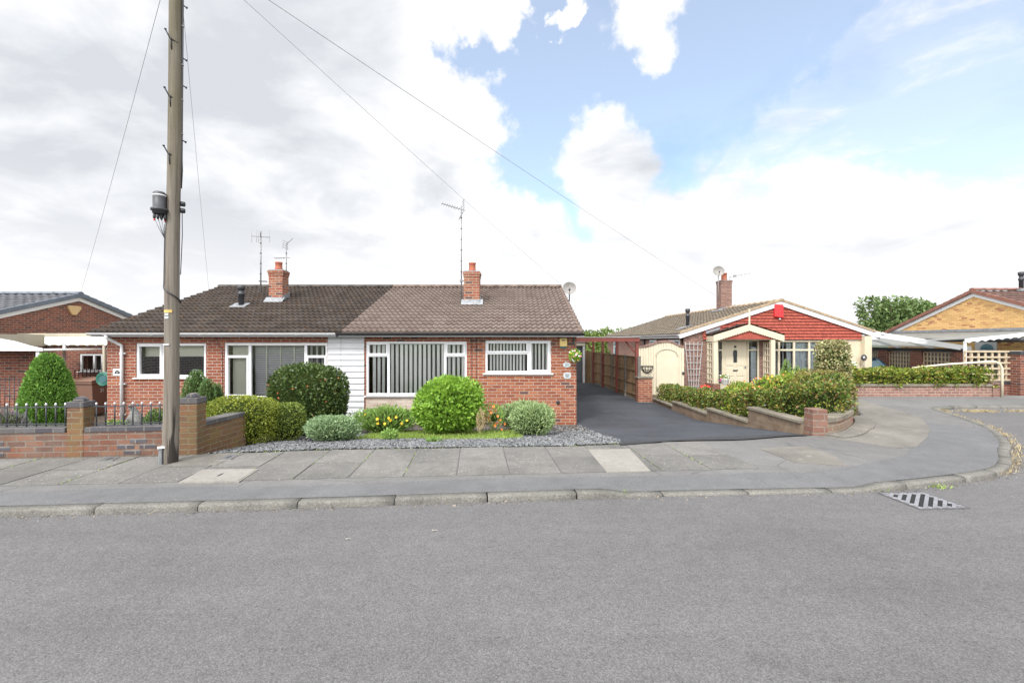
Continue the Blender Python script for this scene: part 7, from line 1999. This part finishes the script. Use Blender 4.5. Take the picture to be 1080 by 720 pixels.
cmb = T2.n('CombineXYZ', {0: T2.math('DIVIDE', sep.outputs[0], zc_), 1: T2.math('DIVIDE', sep.outputs[1], zc_), 2: 0.0})
def warped():
    w1 = T2.n('TexNoise', {'Vector': dirn, 'Scale': 4.0, 'Detail': 3, 'Roughness': .5}).outputs['Color']
    w2 = T2.n('TexNoise', {'Vector': dirn, 'Scale': 13.0, 'Detail': 9, 'Roughness': .62}).outputs['Color']
    a_ = T2.n('VectorMath', {0: w1, 1: (.5, .5, .5)}, operation='SUBTRACT').outputs[0]; b_ = T2.n('VectorMath', {0: w2, 1: (.5, .5, .5)}, operation='SUBTRACT').outputs[0]
    a_ = T2.n('VectorMath', {0: a_, 'Scale': .28}, operation='SCALE').outputs[0]; b_ = T2.n('VectorMath', {0: b_, 'Scale': .15}, operation='SCALE').outputs[0]
    s_ = T2.n('VectorMath', {0: T2.n('VectorMath', {0: dirn, 1: a_}, operation='ADD').outputs[0], 1: b_}, operation='ADD').outputs[0]
    return T2.n('VectorMath', {0: s_}, operation='NORMALIZE').outputs[0]
WD = warped()
def pxdir(u, v): return Vector(((u - 540) / F, 1, (360 - v) / F)).normalized()
def lobe(u, v, lo_, hi_):
    dt_ = T2.n('VectorMath', {0: WD, 1: tuple(pxdir(u, v))}, operation='DOT_PRODUCT').outputs['Value']
    return T2.n('MapRange', {0: dt_, 1: lo_, 2: hi_, 3: 0.0, 4: 1.0}, interpolation_type='SMOOTHSTEP').outputs[0]
def patch(u, v, r_, k=1.0, soft=.55):
    """a round patch of sky about a direction; r_ its radius in hundredths of a radian-ish at 480 px focal length"""
    c = pxdir(u, v); a_ = r_ / F * c.y
    return T2.math('MULTIPLY', lobe(u, v, math.cos(a_ * (1 + soft)), math.cos(a_ * (1 - soft))), k)
def union(*q):
    o_ = q[0]
    for x in q[1:]: o_ = T2.math('MAXIMUM', o_, x)
    return o_
SKYNODES = True
n1 = T2.noise(T2.n('Mapping', {'Vector': cmb.outputs[0], 'Location': (.35, .2, 0)}).outputs[0], 1.25, 12, .58, .2)
n2 = T2.n('TexNoise', {'Vector': cmb.outputs[0], 'Scale': .55, 'Detail': 8, 'Roughness': .55, 'Distortion': .4}).outputs['Fac']
n3 = T2.n('TexNoise', {'Vector': T2.n('Mapping', {'Vector': cmb.outputs[0], 'Location': (3.1, 1.7, 0)}).outputs[0], 'Scale': 2.0, 'Detail': 10, 'Roughness': .56, 'Distortion': .3}).outputs['Fac']
nd1 = T2.n('TexNoise', {'Vector': dirn, 'Scale': 5.5, 'Detail': 10, 'Roughness': .60, 'Distortion': .35}).outputs['Fac']
strk = T2.n('TexNoise', {'Vector': T2.n('Mapping', {'Vector': dirn, 'Scale': (3.0, 3.0, 9.0)}).outputs[0], 'Scale': 2.2, 'Detail': 10, 'Roughness': .62, 'Distortion': .5}).outputs['Fac']
solid = union(patch(585, 95, 92), patch(535, 55, 50), patch(690, 78, 105), patch(790, 35, 100), patch(600, 172, 52), patch(650, 20, 80))
puffs = union(patch(533, 30, 26), patch(590, 28, 13), patch(690, -2, 42), patch(640, 172, 40, .9), patch(460, 0, 50), patch(505, 130, 32, .8))
solid = T2.math('SUBTRACT', solid, T2.math('MULTIPLY', puffs, .9))
thin = union(patch(900, 40, 130), patch(1020, 70, 110), patch(840, 110, 90, .8), patch(1150, 60, 120))
f1 = T2.math('ADD', solid, T2.math('MULTIPLY', T2.math('SUBTRACT', nd1, .5), 1.5))
f2 = T2.math('ADD', T2.math('MULTIPLY', thin, .92), T2.math('MULTIPLY', T2.math('SUBTRACT', strk, .5), 1.6))
b1_ = T2.n('MapRange', {0: f1, 1: .22, 2: .84, 3: 0.0, 4: 1.0}, interpolation_type='SMOOTHSTEP').outputs[0]
b2_ = T2.n('MapRange', {0: f2, 1: .35, 2: .95, 3: 0.0, 4: .8}, interpolation_type='SMOOTHSTEP').outputs[0]
mask = T2.n('MapRange', {0: T2.math('MAXIMUM', b1_, b2_), 1: 0.0, 2: 1.0, 3: 1.0, 4: 0.31}).outputs[0]
grey = T2.math('ADD', lobe(20, 90, .78, .99), T2.math('MULTIPLY', lobe(260, 230, .93, 1.0), .55))
n3c = T2.math('ADD', T2.math('MULTIPLY', T2.math('SUBTRACT', n3, .5), 1.7), .5)
g = T2.math('ADD', n3c, T2.math('SUBTRACT', T2.math('MULTIPLY', grey, .22), .06))
ccol = T2.ramp(g, [(.42, (1.04, 1.04, 1.05)), (.54, (.95, .96, .98)), (.66, (.83, .85, .885)), (.85, (.68, .705, .75))])
horiz = T2.n('MapRange', {0: sep.outputs[2], 1: 0.02, 2: .30, 3: 1.0, 4: 0.0}, interpolation_type='SMOOTHSTEP').outputs[0]
ccol = T2.mix(T2.math('MULTIPLY', horiz, .75), ccol, (1.02, 1.02, 1.03))
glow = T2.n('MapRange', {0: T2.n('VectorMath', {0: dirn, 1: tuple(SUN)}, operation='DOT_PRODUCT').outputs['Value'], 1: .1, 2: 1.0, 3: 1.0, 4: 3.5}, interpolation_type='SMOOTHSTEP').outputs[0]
bg1 = T2.n('Background', {'Color': T2.mix(1.0, sky.outputs[0], (.94, 1.02, 1.0), 'MULTIPLY'), 'Strength': 0.175})
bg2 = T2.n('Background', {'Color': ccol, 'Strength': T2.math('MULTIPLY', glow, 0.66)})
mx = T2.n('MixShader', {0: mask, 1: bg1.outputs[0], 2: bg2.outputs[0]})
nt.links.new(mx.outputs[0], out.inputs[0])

cam = bpy.data.cameras.new('camera'); cam.sensor_width = 36; cam.lens = 16.0; cam.clip_start = .05; cam.clip_end = 4000
co = bpy.data.objects.new('camera', cam); COL.objects.link(co); co.location = (0, 0, CZ); co.rotation_euler = (math.pi / 2, 0, 0); S.camera = co
vs = S.view_settings; vs.view_transform = 'Standard'; vs.look = 'None'; vs.gamma = 1; vs.exposure = 0.70; vs.use_curve_mapping = False
S.render.engine = 'CYCLES'; S.cycles.max_bounces = 6; S.cycles.diffuse_bounces = 3; S.cycles.transparent_max_bounces = 12; S.cycles.use_denoising = True
S.cycles.sample_clamp_indirect = 6
